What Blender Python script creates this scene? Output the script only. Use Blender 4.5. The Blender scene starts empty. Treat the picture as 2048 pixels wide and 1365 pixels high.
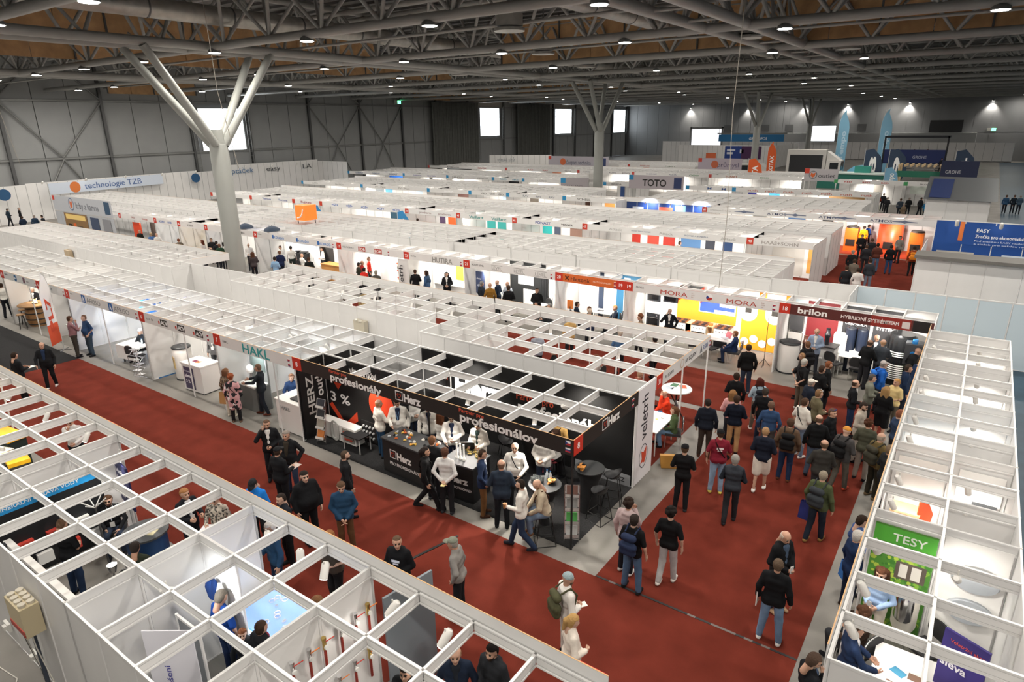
import bpy, bmesh, math, random
import numpy as np
from mathutils import Matrix, Vector
R = math.radians
random.seed(7)
SC = bpy.context.scene
COL = SC.collection
PI = math.pi

# ---------------------------------------------------------------- camera, world, exposure
cam_d = bpy.data.cameras.new('camera')
cam_d.sensor_width = 36.0
cam_d.lens = 1298.137 / 2048 * 36.0
cam_d.clip_start = 0.05; cam_d.clip_end = 600
cam = bpy.data.objects.new('camera', cam_d); COL.objects.link(cam)
CAM_Z = 8.835
_yaw, _pit, _rol = -0.620872749, 0.32475854, -0.01422306
def _rx(a): c, s = math.cos(a), math.sin(a); return Matrix(((1,0,0),(0,c,-s),(0,s,c)))
def _rz(a): c, s = math.cos(a), math.sin(a); return Matrix(((c,-s,0),(s,c,0),(0,0,1)))
_w2c = _rz(_rol) @ _rx(_pit) @ Matrix(((1,0,0),(0,0,-1),(0,1,0))) @ _rz(_yaw)
_c2w = _w2c.transposed() @ Matrix(((1,0,0),(0,-1,0),(0,0,-1)))
cam.matrix_world = Matrix.Translation((0,0,CAM_Z)) @ _c2w.to_4x4()
SC.camera = cam
cy = SC.cycles; cy.max_bounces = 6; cy.diffuse_bounces = 3; cy.glossy_bounces = 3; cy.transmission_bounces = 4; cy.transparent_max_bounces = 6; cy.adaptive_threshold = .045
W = bpy.data.worlds.new('world'); SC.world = W; W.use_nodes = True
W.node_tree.nodes['Background'].inputs[0].default_value = (0.75,0.86,1,1)
W.node_tree.nodes['Background'].inputs[1].default_value = 1.0
SC.view_settings.view_transform = 'Standard'
SC.view_settings.look = 'None'
SC.view_settings.gamma = 1.0
SC.view_settings.use_curve_mapping = False
SC.view_settings.exposure = 0.33
HALL_W = 330.0      # power of one hall lamp
WARM = (1.0, 0.93, 0.84)
COOL = (0.93, 0.97, 1.0)

# ---------------------------------------------------------------- materials
MATS = {}
def mat(name, col=(.8,.8,.8), rough=.5, metal=0.0, noise=0.0, nscale=20.0, bump=0.0, bscale=60.0, emit=0.0, spec=0.5, wave=None, alpha=1.0, trans=0.0):
    if name in MATS: return MATS[name]
    m = bpy.data.materials.new(name); m.use_nodes = True
    nt = m.node_tree; b = nt.nodes['Principled BSDF']
    c = (*col, 1.0)
    b.inputs['Base Color'].default_value = c
    b.inputs['Roughness'].default_value = rough
    b.inputs['Metallic'].default_value = metal
    b.inputs['Specular IOR Level'].default_value = spec
    tc = None
    if noise or bump or wave:
        tc = nt.nodes.new('ShaderNodeTexCoord')
    if noise:
        n = nt.nodes.new('ShaderNodeTexNoise'); n.inputs['Scale'].default_value = nscale; n.inputs['Detail'].default_value = 5
        nt.links.new(tc.outputs['Object'], n.inputs['Vector'])
        r = nt.nodes.new('ShaderNodeValToRGB')
        r.color_ramp.elements[0].position = .3; r.color_ramp.elements[1].position = .7
        lo = [max(0, x*(1-noise)) for x in col]; hi = [min(1, x*(1+noise)) for x in col]
        r.color_ramp.elements[0].color = (*lo, 1); r.color_ramp.elements[1].color = (*hi, 1)
        nt.links.new(n.outputs['Fac'], r.inputs['Fac']); nt.links.new(r.outputs['Color'], b.inputs['Base Color'])
    if bump:
        n2 = nt.nodes.new('ShaderNodeTexNoise'); n2.inputs['Scale'].default_value = bscale; n2.inputs['Detail'].default_value = 3
        nt.links.new(tc.outputs['Object'], n2.inputs['Vector'])
        bp = nt.nodes.new('ShaderNodeBump'); bp.inputs['Strength'].default_value = bump; bp.inputs['Distance'].default_value = .05
        nt.links.new(n2.outputs['Fac'], bp.inputs['Height']); nt.links.new(bp.outputs['Normal'], b.inputs['Normal'])
    if emit:
        b.inputs['Emission Color'].default_value = c; b.inputs['Emission Strength'].default_value = emit
    if trans: b.inputs['Transmission Weight'].default_value = trans
    if alpha < 1: b.inputs['Alpha'].default_value = alpha
    MATS[name] = m
    return m
def hexc(h):
    f = lambda v: v/12.92 if v <= .04045 else ((v+.055)/1.055)**2.4
    return tuple(f(int(h[i:i+2],16)/255) for i in (0,2,4))
def patch(h, c2, c3, sc):
    k = 'patch_'+h+c2
    if k in MATS: return MATS[k]
    m = mat(k, hexc(h), .8); nt = m.node_tree; tc = nt.nodes.new('ShaderNodeTexCoord'); v = nt.nodes.new('ShaderNodeTexVoronoi'); v.inputs['Scale'].default_value = sc; r = nt.nodes.new('ShaderNodeValToRGB'); r.color_ramp.interpolation = 'CONSTANT'
    r.color_ramp.elements[0].color = (*hexc(h),1); r.color_ramp.elements[1].position = .55; r.color_ramp.elements[1].color = (*hexc(c2),1); e = r.color_ramp.elements.new(.78); e.color = (*hexc(c3),1)
    nt.links.new(tc.outputs['Object'], v.inputs['Vector']); nt.links.new(v.outputs['Color'], r.inputs['Fac']); nt.links.new(r.outputs['Color'], nt.nodes['Principled BSDF'].inputs['Base Color'])
    return m
def flat(h, rough=.6, **k): return mat('paint_'+h+('' if rough == .6 else '_r%d' % int(rough*100)), hexc(h), rough, **k)
def cloth(h, fine=0): return mat('cloth_%s_%d' % (h, fine), hexc(h), .85, noise=.12, nscale=7, bump=.22 if not fine else .35, bscale=9 if not fine else 45, spec=.2)

M_WHITE = mat('white_panel', (.78,.775,.765), .45, noise=.03, nscale=1.2)
M_ALU = mat('white_rail', (.80,.795,.785), .38)
M_SEAM = mat('panel_seam', (.42,.42,.41), .5)
M_EDGE = mat('chipboard_edge', (.62,.38,.18), .7, noise=.2, nscale=80)
M_BLACK = mat('black_panel', (.012,.012,.013), .42)
M_STEEL = mat('grey_steel', (.23,.235,.23), .45, metal=.25)
M_DSTEEL = mat('dark_steel', (.11,.113,.115), .5, metal=.3)
M_CHROME = mat('chrome', (.75,.75,.76), .18, metal=1.0)
M_LAMP = mat('lamp_lens', (1,.97,.92), .3, emit=28.0)
M_BULB = mat('spot_lens', (1,.96,.9), .3, emit=14.0)
M_GLASS = mat('clear_glass', (.9,.95,.95), .05, trans=.9)

# ---------------------------------------------------------------- mesh helpers
class MB:
    def __init__(s): s.v = []; s.f = []; s.mi = []; s.m = 0; s.sm = []; s.smooth = False
    def add(s, vs, fs, M=None):
        o = len(s.v)
        for p in vs: s.v.append(tuple(M @ Vector(p)) if M is not None else tuple(p))
        for f in fs: s.f.append(tuple(i+o for i in f)); s.mi.append(s.m); s.sm.append(s.smooth)
        return s
    def box(s, x0, x1, y0, y1, z0, z1, M=None):
        v = [(x,y,z) for z in (z0,z1) for y in (y0,y1) for x in (x0,x1)]
        return s.add(v, [(0,2,3,1),(4,5,7,6),(0,1,5,4),(2,6,7,3),(0,4,6,2),(1,3,7,5)], M)
    def bx(s, c, d, M=None): return s.box(c[0]-d[0]/2,c[0]+d[0]/2,c[1]-d[1]/2,c[1]+d[1]/2,c[2]-d[2]/2,c[2]+d[2]/2, M)
    def lathe(s, prof, n=16, M=None, cap=True):
        v = []; f = []
        for r, z in prof:
            for k in range(n): a = 2*PI*k/n; v.append((r*math.cos(a), r*math.sin(a), z))
        for j in range(len(prof)-1):
            for k in range(n): a = j*n+k; b = j*n+(k+1) % n; f.append((a, b, b+n, a+n))
        sm = s.smooth; s.smooth = True; s.add(v, f, M); s.smooth = False
        if cap: s.add(v[:n]+v[-n:], [tuple(range(n-1,-1,-1)), tuple(range(n,2*n))], M)
        s.smooth = sm
        return s
    def cyl(s, p, q, r, n=8, r2=None, cap=True):
        p = Vector(p); q = Vector(q); d = q-p; L = d.length
        M = Matrix.Translation(p) @ d.to_track_quat('Z','Y').to_matrix().to_4x4()
        return s.lathe([(r,0),(r if r2 is None else r2,L)], n, M, cap)
    def tube(s, pts, r, n=6):
        for a, b in zip(pts[:-1], pts[1:]): s.cyl(a, b, r, n)
        return s
    def prism(s, poly, z0, z1, M=None):
        n = len(poly); v = [(x,y,z0) for x, y in poly]+[(x,y,z1) for x, y in poly]
        f = [tuple(range(n-1,-1,-1)), tuple(range(n,2*n))]+[(k,(k+1) % n,n+(k+1) % n,n+k) for k in range(n)]
        return s.add(v, f, M)
    def mesh(s, name, *mats):
        me = bpy.data.meshes.new(name); me.from_pydata(s.v, [], s.f)
        for m in mats: me.materials.append(m)
        if len(mats) > 1: me.polygons.foreach_set('material_index', s.mi)
        if any(s.sm): me.polygons.foreach_set('use_smooth', s.sm)
        me.update(); return me
def ob(name, mesh, parent=None, loc=(0,0,0), rz=0.0, rot=None, scale=None):
    o = bpy.data.objects.new(name, mesh); COL.objects.link(o)
    o.location = loc
    if rot is not None: o.rotation_euler = rot
    elif rz: o.rotation_euler = (0,0,rz)
    if scale is not None: o.scale = scale if hasattr(scale, '__len__') else (scale,)*3
    if parent is not None: o.parent = parent
    return o
def tag(o, label=None, cat=None, group=None, kind=None):
    if label: o['label'] = label
    if cat: o['category'] = cat
    if group: o['group'] = group
    if kind: o['kind'] = kind
    return o
def thing(name, label, cat, loc=(0,0,0), rz=0.0, group=None):
    return tag(ob(name, None, None, loc, rz), label, cat, group)
def copy_tree(o, parent=None):
    c = o.copy(); COL.objects.link(c); c.parent = parent
    for ch in o.children: copy_tree(ch, c)
    return c
def rm(x): return Matrix.Rotation(x[0],4,'X') if 0 else None
CACHE = {}
def cached(key, fn):
    if key not in CACHE: CACHE[key] = fn()
    return CACHE[key]

# ---------------------------------------------------------------- lettering (built-in font)
def text_mesh(txt, size, m, bold=0.0, width=None, ital=0.0, space=1.0, depth=.002, align='LEFT'):
    key = ('txt', txt, size, m.name, bold, width, ital, space, align)
    if key in CACHE: return CACHE[key]
    cu = bpy.data.curves.new('lettering', 'FONT'); cu.body = txt; cu.size = size; cu.offset = bold*size; cu.shear = ital
    cu.space_character = space; cu.extrude = depth; cu.resolution_u = 3; cu.align_x = align
    o = bpy.data.objects.new('tmp', cu); COL.objects.link(o)
    me = bpy.data.meshes.new_from_object(o)
    bpy.data.objects.remove(o); bpy.data.curves.remove(cu)
    co = np.zeros(len(me.vertices)*3); me.vertices.foreach_get('co', co); co = co.reshape(-1,3)
    if width and len(co):
        x0, x1 = co[:,0].min(), co[:,0].max()
        k = width/max(1e-6, x1-x0); c = 0 if align == 'CENTER' else x0
        co[:,0] = (co[:,0]-c)*k
        me.vertices.foreach_set('co', co.ravel())
    me.materials.clear(); me.materials.append(m)
    me.name = 'lettering'
    CACHE[key] = me
    return me
def letter(parent, txt, size, m, x, z, y=-.008, face='-y', name='lettering', **k):
    # text on a vertical face; x along the reader's right, z up
    me = text_mesh(txt, size, m, **k)
    rot = {'-y': (PI/2,0,0), '+y': (PI/2,0,PI), '+x': (PI/2,0,PI/2), '-x': (PI/2,0,-PI/2)}[face]
    loc = {'-y': (x,y,z), '+y': (-x,-y,z), '+x': (-y,x,z), '-x': (y,-x,z)}[face]
    return ob(name, me, parent, loc, rot=rot)

# ---------------------------------------------------------------- the hall
M_CONC = mat('concrete_floor', (.20,.188,.170), .55, noise=.22, nscale=.8, bump=.05, bscale=40)
M_RED = mat('red_carpet', (.150,.028,.018), .95, noise=.16, nscale=1.6, bump=.35, bscale=260, spec=.05)
M_DARKC = mat('dark_carpet', (.030,.030,.031), .95, noise=.25, nscale=40, bump=.2, bscale=200, spec=.05)
M_BLUEF = mat('daylight_blue_floor', (.032,.070,.105), .5, noise=.15, nscale=2)  # dark floor with the blue of reflected daylight put into its colour
M_WALL = mat('grey_wall_sheet', (.315,.325,.325), .6, noise=.06, nscale=.4)
M_WALLD = mat('grey_wall_dark', (.20,.205,.21), .6, noise=.05, nscale=.4)
M_TAN = mat('tan_board', (.52,.31,.15), .7, noise=.18, nscale=1.5)
M_DECK = mat('roof_deck', (.15,.15,.15), .6, noise=.1, nscale=.6)
M_COLM = mat('column_paint', (.30,.31,.29), .45, noise=.05, nscale=.7)
M_PIPE = mat('truss_paint', (.34,.34,.325), .42, noise=.06, nscale=1.0)
M_DUCT = mat('duct_zinc', (.42,.41,.38), .38, metal=.6, noise=.12, nscale=3)
M_DAY = mat('daylight_pane', (.90,.96,1.0), .2, emit=4.5)

def struct(name, me, parent=None, **k):
    o = ob(name, me, parent, **k)
    if parent is None: o['kind'] = 'structure'
    return o
HX0, HX1, HY0, HY1, HZ = -82.0, 14.0, -7.0, 170.0, 16.4
struct('floor', MB().box(HX0,HX1,HY0,HY1,-.2,0).mesh('floor', M_CONC))
cl = struct('ceiling', MB().box(HX0,HX1,HY0,HY1,HZ,HZ+.2).mesh('ceiling', M_DECK))
mb = MB()
for i in range(120): mb.box(HX0,HX1,HY0+i*1.48,HY0+i*1.48+.5,HZ-.16,HZ)
tag(ob('roof_sheet_rib', mb.mesh('roof_sheet_rib', M_DECK), cl), kind='stuff')
struct('wall_right', MB().box(HX1,HX1+.3,HY0,HY1,0,HZ).mesh('wall_right', M_WALLD))
struct('wall_back', MB().box(HX0,HX1,HY0-.3,HY0,0,HZ).mesh('wall_back', M_WALLD))
# side wall with posts, rails, sheets, braces and windows
wl = struct('wall_left', MB().box(HX0-.3,HX0-.1,HY0,HY1,0,HZ).mesh('wall_left', M_WALLD))
posts = [-2.5,7.2,16.8,26.5,36.3,46.3,54.4,64.4,74.1,83.4,92,101,112.5,122,131.5,141.5,151,160.5,169]
wins = [(47.6,53.7,5.9,11.05),(104.9,111.2,6.4,11.6),(132.6,139.9,6.3,11.6),(161.6,168.3,6.0,11.8)]
ih = MB().box(-.16,.16,-.012,.012,0,15.5).box(-.16,-.14,-.15,.15,0,15.5).box(.14,.16,-.15,.15,0,15.5).mesh('post', M_DSTEEL)
for y in posts: ob('post', ih, wl, (HX0+.25,y,0))
for a, b in zip(posts[:-1], posts[1:]):
    n = 3
    for i in range(n):
        y0 = a+(b-a)*i/n; y1 = a+(b-a)*(i+1)/n
        for z0, z1 in ((0,5.7),(5.9,11.6),(11.8,16)):
            if z0 == 5.9 and any(y1 > w[0]+.3 and y0 < w[1]-.3 for w in wins): continue
            me = cached(('sheet', round(y1-y0,2), z0), lambda: MB().box(-.06,0,.04,y1-y0-.04,z0+.02,z1-.02).mesh('wall_sheet', M_WALL))
            ob('wall_sheet', me, wl, (HX0+.02,y0,0))
    for z in (5.8,11.7):
        me = cached(('girt', round(b-a,2)), lambda: MB().box(-.06,.10,.1,b-a-.1,-.1,.1).mesh('wall_rail', M_STEEL))
        ob('wall_rail', me, wl, (HX0+.2,a,z))
for a, b in ((26.5,36.3),(-2.5,7.2),(64.4,74.1),(74.1,83.4)):
    c = (a+b)/2
    for p, q in (((a,11.6),(c,5.9)),((b,11.6),(c,5.9)),((c,5.7),(a+2,1)),((c,5.7),(b-2,1)),((a,11.8),(c-1,15.5)),((b,11.8),(c+1,15.5))):
        ob('wall_brace', MB().cyl((HX0+.3,p[0],p[1]),(HX0+.3,q[0],q[1]),.09,6).mesh('wall_brace', M_STEEL), wl)
for i, (y0,y1,z0,z1) in enumerate(wins):
    w = struct('window_%d' % (i+1), MB().box(HX0-.02,HX0+.12,y0-.15,y1+.15,z0-.15,z0).box(HX0-.02,HX0+.12,y0-.15,y1+.15,z1,z1+.15).box(HX0-.02,HX0+.12,y0-.15,y0,z0,z1).box(HX0-.02,HX0+.12,y1,y1+.15,z0,z1).mesh('window_frame', M_STEEL))
    n = 3 if i == 0 else 2
    for k in range(n):
        for j in range(3):
            ya = y0+(y1-y0)*k/n; yb = y0+(y1-y0)*(k+1)/n; za = z0+(z1-z0)*j/3; zb = z0+(z1-z0)*(j+1)/3
            ob('pane', MB().box(HX0,HX0+.03,ya+.03,yb-.03,za+.03,zb-.03).mesh('pane', M_DAY), w)
for y in (46.6,54.1,104.2,111.9,131.9,140.6):     # service ladders beside the windows
    mb = MB()
    for d in (-.22,.22): mb.cyl((HX0+.5,y+d,2),(HX0+.5,y+d,12),.04,6)
    for k in range(18): mb.cyl((HX0+.5,y-.22,2.3+k*.55),(HX0+.5,y+.22,2.3+k*.55),.03,5)
    tag(ob('wall_ladder', mb.mesh('wall_ladder', M_STEEL)), 'grey steel ladder rising on the grey wall beside a bright window', 'ladder', 'wall ladders beside the windows')
# curtains
M_CURT = mat('curtain_cloth', (.135,.140,.130), .8, noise=.1, nscale=2)
for y0, y1, lb in ((90.2,103.3,'dark grey curtain hung beside the exit sign on the long wall'),(116.4,129.0,'dark grey curtain hung between two bright windows')):
    v = []; f = []; n = 130
    for i in range(n+1):
        t = i/n; x = HX0+.9+.22*math.sin(i*1.31)+.1*math.sin(i*.47)
        for j, z in enumerate((1.5,6,11,12.4)): v.append((x*(1)+.1*math.sin(i*.9+j), y0+(y1-y0)*t, z))
    for i in range(n):
        for j in range(3): a = i*4+j; f.append((a,a+4,a+5,a+1))
    mb = MB(); mb.smooth = True; mb.add(v,f)
    mb.add([(x-.04,y,z) for x,y,z in v],[q[::-1] for q in f])
    t = thing('curtain', lb, 'curtain', (0,0,0)); ob('cloth', mb.mesh('cloth', M_CURT), t); ob('curtain_rail', MB().box(HX0-.05,HX0+1.1,y0,y0+.1,12.4,12.5).box(HX0-.05,HX0+1.1,y1-.1,y1,12.4,12.5).box(HX0+.85,HX0+.95,y0,y1,12.38,12.5).mesh('curtain_rail', M_DSTEEL), t)
def exit_sign(loc, rz, label):
    t = thing('exit_sign', label, 'sign', loc, rz)
    ob('housing', MB().box(-.75,.75,0,.12,-.3,.3).mesh('housing', flat('b8b8b0')), t)
    ob('lit_panel', MB().box(0,.72,-.02,0,-.26,.26).mesh('lit_panel', mat('exit_green', (.1,.9,.35), .4, emit=5)), t)
    ob('arrow', MB().box(.15,.45,-.03,-.02,-.04,.04).box(.42,.5,-.03,-.02,-.12,.12).mesh('arrow', flat('ffffff')), t)
exit_sign((HX0+.5,82.4,12.3), PI/2, 'green lit exit sign high on the corrugated long wall')
# far wall
wf = struct('wall_far', MB().box(HX0,HX1,HY1,HY1+.3,0,HZ).mesh('wall_far', M_WALLD))
for i in range(32):
    for z0, z1 in ((0,5.6),(5.65,11),(11.05,16.3)):
        me = cached(('fsheet', z0), lambda: MB().box(.03,2.97,-.05,0,z0,z1-.04).mesh('wall_sheet', M_WALLD))
        ob('wall_sheet', me, wf, (HX0+3*i,HY1,0))
ob('concourse_band', MB().box(-63,-3,HY1-2.5,HY1-.06,3.6,5.6).mesh('concourse_band', M_WALL), wf)
ob('dark_window', MB().box(-11.6,-5.7,HY1-.16,HY1-.05,5.7,8.1).mesh('dark_window', flat('14161a',.3)), wf)
for x in (-54.5,-45.5,-40,-24.5): ob('wall_box', MB().box(x-.9,x+.9,HY1-.3,HY1-.05,6.0,7.5).mesh('wall_box', M_DSTEEL), wf)
exit_sign((-.7,HY1-.3,6.2), 0, 'green lit exit sign on the far wall beside the dark window')
for x in (-64.3,-49.6,-37,-27.9,-15.9,-1.4):
    t = thing('wall_light', 'small wall spotlight throwing a white cone down the far grey wall', 'lamp', (x,HY1-.5,11.7), 0, 'wall spotlights on the far wall')
    ob('housing', MB().lathe([(.18,.0),(.25,.1),(.2,.35)],10).mesh('housing', M_DSTEEL), t)
    ob('bracket', MB().box(-.05,.05,0,.5,.2,.28).mesh('bracket', M_DSTEEL), t)
    ob('lens', MB().lathe([(.16,-.02),(.16,0)],10).mesh('lens', M_LAMP), t)
    l = bpy.data.lights.new('wall_light_lamp','SPOT'); l.energy = 1500; l.spot_size = R(95); l.spot_blend = .8; l.color = WARM; l.shadow_soft_size = .15
    lo = ob('light', l, t, (0,-.1,-.1)); lo.rotation_euler = (R(12),0,0)
# white partition along the far end
pf = struct('wall_partition', MB().box(-62,3.6,165.2,165.3,0,.2).mesh('wall_partition', M_ALU))
for i in range(41):
    me = cached('farpanel', lambda: MB().box(.03,1.57,0,.06,.02,3.75).mesh('partition_panel', M_WHITE))
    ob('partition_panel', me, pf, (-62+1.6*i,165.2,0))
# carpets and floor strips
def carpet(name, x0, x1, y0, y1, m, label, cat='carpet', h=.006):
    return tag(ob(name, MB().box(x0,x1,y0,y1,0,h).mesh(name, m)), label, cat)
carpet('red_carpet', -28.7,-1.2,5.6,9.94, M_RED, 'long red carpet in the aisle before the black corner stand')
carpet('red_carpet', -5.1,-1.2,9.98,19.2, M_RED, 'red carpet of the crowded cross aisle beside the black stand')
carpet('red_carpet', -53,-1.2,19.25,22.5, M_RED, 'red carpet in the aisle before the orange kitchen stand')
carpet('red_carpet', -14,-6.0,14.7,18.9, M_RED, 'red carpet inside the white stand with fascia number 31')
carpet('red_carpet', -8.4,-2.2,29.5,48.6, M_RED, 'red carpet of the distant aisle leading to the orange boilers')
carpet('dark_carpet', -60,-28.72,5.6,9.94, M_DARKC, 'dark grey carpet past the end of the long red carpet')
carpet('daylight_tint_sheet', 1.75,13.5,-5,165, M_BLUEF, 'bare blue floor behind the stands of the crowded aisle', 'floor covering', .004)  # thin sheet carrying the painted daylight blue
mb = MB(); mb2 = MB()
for i in range(26): (mb if random.random() < .55 else mb2).box(-5.1+i*.15,-5.1+i*.15+.15,9.935,9.985,.004,.011)
t = tag(ob('floor_tape', mb.mesh('floor_tape', flat('1d1b1b'))), 'worn black tape along the joint of two red carpets', 'tape')
ob('worn_patch', mb2.mesh('worn_patch', flat('6d6561')), t)
tag(ob('cable_strip', MB().box(-.03,.03,0,3.3,.006,.02).mesh('cable_strip', flat('121212')), None, (-9.1,6.2,0), R(-14)), 'thin black cable strip crossing the red carpet towards the black stand', 'cable cover')
# ---------------------------------------------------------------- tree columns
def column(x, y, label, d=1.0):
    t = thing('tree_column', label, 'column', (x,y,0), 0, 'branching steel roof columns')
    r = d/2
    ob('trunk', MB().lathe([(r*1.0,0),(r*.97,7.9),(r*.9,7.95)],24).mesh('trunk', M_COLM), t)
    ob('crotch', MB().lathe([(r*.86,7.95),(r*.62,8.7)],16).mesh('crotch', M_COLM), t)
    for sx in (-1,1):
        for sy in (-1,1):
            ob('branch', MB().cyl((sx*.22,sy*.25,7.9),(sx*1.0-.3,sy*3.5,12.6),.23,12,.2).mesh('branch', M_COLM), t)
column(-34.3,20.8,'thick grey tree column rising behind the long white partition')
column(-33.0,62.0,'grey tree column standing before the tall TOTO fascia')
column(-28.9,103.7,'distant grey tree column near the orange banner flags')
column(-30.2,145,'most distant grey tree column near the far white screen')
# ---------------------------------------------------------------- roof trusses, girders, ducts
def truss(y, i):
    near = y < 55
    t = thing('roof_truss', ('grey tubular roof truss carrying lamps over the nearer stands' if near else 'grey tubular roof truss over the distant stands'), 'roof truss', (0,y,0), 0, 'roof trusses near' if near else 'roof trusses far')
    n = 12 if near else 8
    x0, x1 = HX0+.4, HX1-.2
    ob('lower_chord', cached(('lc',near), lambda: MB().cyl((x0,0,12.7),(x1,0,12.7),.2,n).mesh('lower_chord', M_PIPE)), t)
    uc = cached(('uc',near), lambda: MB().cyl((x0,0,15.3),(x1,0,15.3),.15,n).mesh('upper_chord', M_PIPE))
    for s in (-1.2,1.2): ob('upper_chord', uc, t, (0,s,0))
    st = 3.72; xs = [x0+1+st*k for k in range(26)]
    if 15 < y < 55:
        for s in (-1,1):
            for dx in (-1,1):
                me = cached(('dg',s,dx), lambda: MB().cyl((0,0,12.75),(dx*st/2,s*1.2,15.25),.085,8).mesh('diagonal', M_PIPE))
                for x in xs:
                    if x > -66: ob('diagonal', me, t, (x,0,0))
    else:
        def fn():
            mb = MB()
            for x in xs:
                for s in (-1,1):
                    for dx in (-1,1): mb.cyl((x,0,12.75),(x+dx*st/2,s*1.2,15.25),.085,5,None,False)
            return mb.mesh('diagonal_web', M_PIPE)
        tag(ob('diagonal_web', cached('dweb', fn), t), kind='stuff')
TY = [-.1+10.4*k for k in range(17)]
for i, y in enumerate(TY): truss(y, i)
def girder(x, label):
    t = thing('roof_girder', label, 'girder', (x,0,0), 0)
    for s in (-1,1):
        ob('lower_chord', MB().cyl((s*.95,HY0+.2,12.75),(s*.95,HY1-.2,12.75),.22,12).mesh('lower_chord', M_PIPE), t)
    ob('upper_chord', MB().cyl((0,HY0+.2,15.6),(0,HY1-.2,15.6),.2,10).mesh('upper_chord', M_PIPE), t)
    mb = MB()
    for k in range(50):
        y = HY0+1+3.47*k
        for s in (-1,1): mb.cyl((s*.95,y,12.8),(0,y+1.7,15.5),.09,6,None,False); mb.cyl((s*.95,y,12.8),(0,y-1.7,15.5),.09,6,None,False)
        mb.cyl((-.95,y,12.75),(.95,y,12.75),.07,6,None,False)
    tag(ob('diagonal_web', mb.mesh('diagonal_web', M_PIPE), t), kind='stuff')
girder(-34.6,'grey double roof girder resting on the tree columns')
girder(-10.5,'grey double roof girder over the crowded cross aisle')
girder(-59,'grey double roof girder along the windowed wall')
mb = MB()      # purlins and thin service pipes
for x in range(-78,14,6): mb.cyl((x,HY0,15.9),(x,HY1,15.9),.11,6,None,False)
tag(ob('roof_purlin', mb.mesh('roof_purlin', M_DSTEEL), cl), kind='stuff')
for y in (26.3,36.8,47.2,57.5,68,78.5,88.8):
    tag(ob('sprinkler_pipe', MB().cyl((HX0+.5,y,13.05),(HX1-.3,y,13.05),.07,8).mesh('sprinkler_pipe', M_PIPE)), 'thin grey sprinkler pipe running between two roof trusses', 'pipe', 'sprinkler pipes under the roof')
def duct(x, z, r, label, y1=120):
    t = thing('air_duct', label, 'duct', (x,0,z), 0)
    ob('duct_tube', MB().cyl((0,HY0+1,0),(0,y1,0),r,20).mesh('duct_tube', M_DUCT), t)
    for k in range(26): ob('joint_ring', cached(('ring',r), lambda: MB().cyl((0,-.04,0),(0,.04,0),r*1.035,20).mesh('joint_ring', M_DSTEEL)), t, (0,HY0+3+k*4.2,0))
duct(-32.2,14.0,.45,'silver round air duct beside the girder on the tree columns')
duct(-16.4,14.0,.42,'silver round air duct between two roof girders')
for x, y in ((-18.5,26),(-23,35.8),(-11,36.2),(-38,46),(-8,46),(-26,46.5)):
    t = thing('air_diffuser', 'round silver air outlet hanging under the roof trusses', 'air outlet', (x,y,12.9), 0, 'round air outlets')
    ob('drum', MB().lathe([(.62,.0),(.62,.5)],16).mesh('drum', M_DUCT), t)
    ob('outlet_plate', MB().lathe([(.7,-.2),(.7,-.08)],16).mesh('outlet_plate', M_DUCT), t)
    ob('hanger', MB().cyl((0,0,.5),(0,0,3.45),.05,6).mesh('hanger', M_DSTEEL), t)
# tan boards under the skylight kerbs
def boards(label, pts, z0, z1, w=2.5):
    (xa,ya),(xb,yb) = pts; L = math.hypot(xb-xa,yb-ya); a = math.atan2(yb-ya,xb-xa); n = int(L/w)
    t = thing('roof_board_screen', label, 'board screen', (xa,ya,0), a)
    me = cached(('board',z0,z1,w), lambda: MB().box(.02,w-.02,-.04,.04,z0,z1).mesh('board', M_TAN))
    for k in range(n): ob('board', me, t, (k*w,0,0))
    fr = cached(('bpost',z0,z1), lambda: MB().box(-.05,.05,-.12,-.04,z0,z1+.3).mesh('board_post', M_DSTEEL))
    for k in range(0,n+1,2): ob('board_post', fr, t, (k*w,0,0))
boards('tan board screen under the roof behind the third lamp truss', ((-31,42.6),(13,42.6)), 12.75, 15.6)
boards('tan board screen under the roof along the windowed side', ((-49.5,6),(-49.5,60)), 13.1, 14.4)
boards('tan board screen under the roof beside the round air duct', ((-40.5,4),(-40.5,40)), 13.6, 15.2)
boards('short tan board screen above the first window of the side wall', ((-79,36),(-79,47)), 12.4, 13.7)
boards('tan board screen high above the two dark curtains', ((-79.5,84),(-79.5,150)), 12.7, 13.9)
boards('tan board screen over the white stands far down the hall', ((-76,84),(-40,84)), 12.9, 14.2)
# hall lamps
def lamp(x, y, power):
    t = thing('hall_lamp', 'round white hall lamp under a roof truss', 'lamp', (x,y,12.45 if y < 50 else 12.62), 0, 'hall lamps under the roof')
    hs = cached('lamp_h', lambda: MB().lathe([(.12,.22),(.30,.08),(.33,-.04)][::-1],16).mesh('housing', M_STEEL))
    ob('housing', hs, t)
    ob('lens', cached('lamp_l', lambda: MB().lathe([(.27,-.06),(.29,-.035)],16).mesh('lens', M_LAMP)), t)
    l = cached(('lampL',power), lambda: bpy.data.lights.new('hall_lamp_light','AREA'))
    l.shape = 'DISK'; l.size = .5; l.energy = power; l.color = WARM
    ob('light', l, t, (0,0,-.08))
for k, y in enumerate(TY):
    if y < 60: xs = [-18.5+7.35*j for j in range(-8,5) if y < 40 or j % 2]; p = HALL_W*(1 if y < 40 else 1.7)
    elif y < 110: xs = [-18.5+22*j for j in range(-3,2)]; p = HALL_W*2.6
    else: xs = [-18.5+22*j for j in range(-3,2)]; p = HALL_W*2.2
    if y >= 110 and k % 2: continue
    for x in xs:
        if HX0+1 < x+(3.2 if k % 2 else 0) < HX1-1: lamp(x+(3.2 if k % 2 else 0), y, p)
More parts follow.
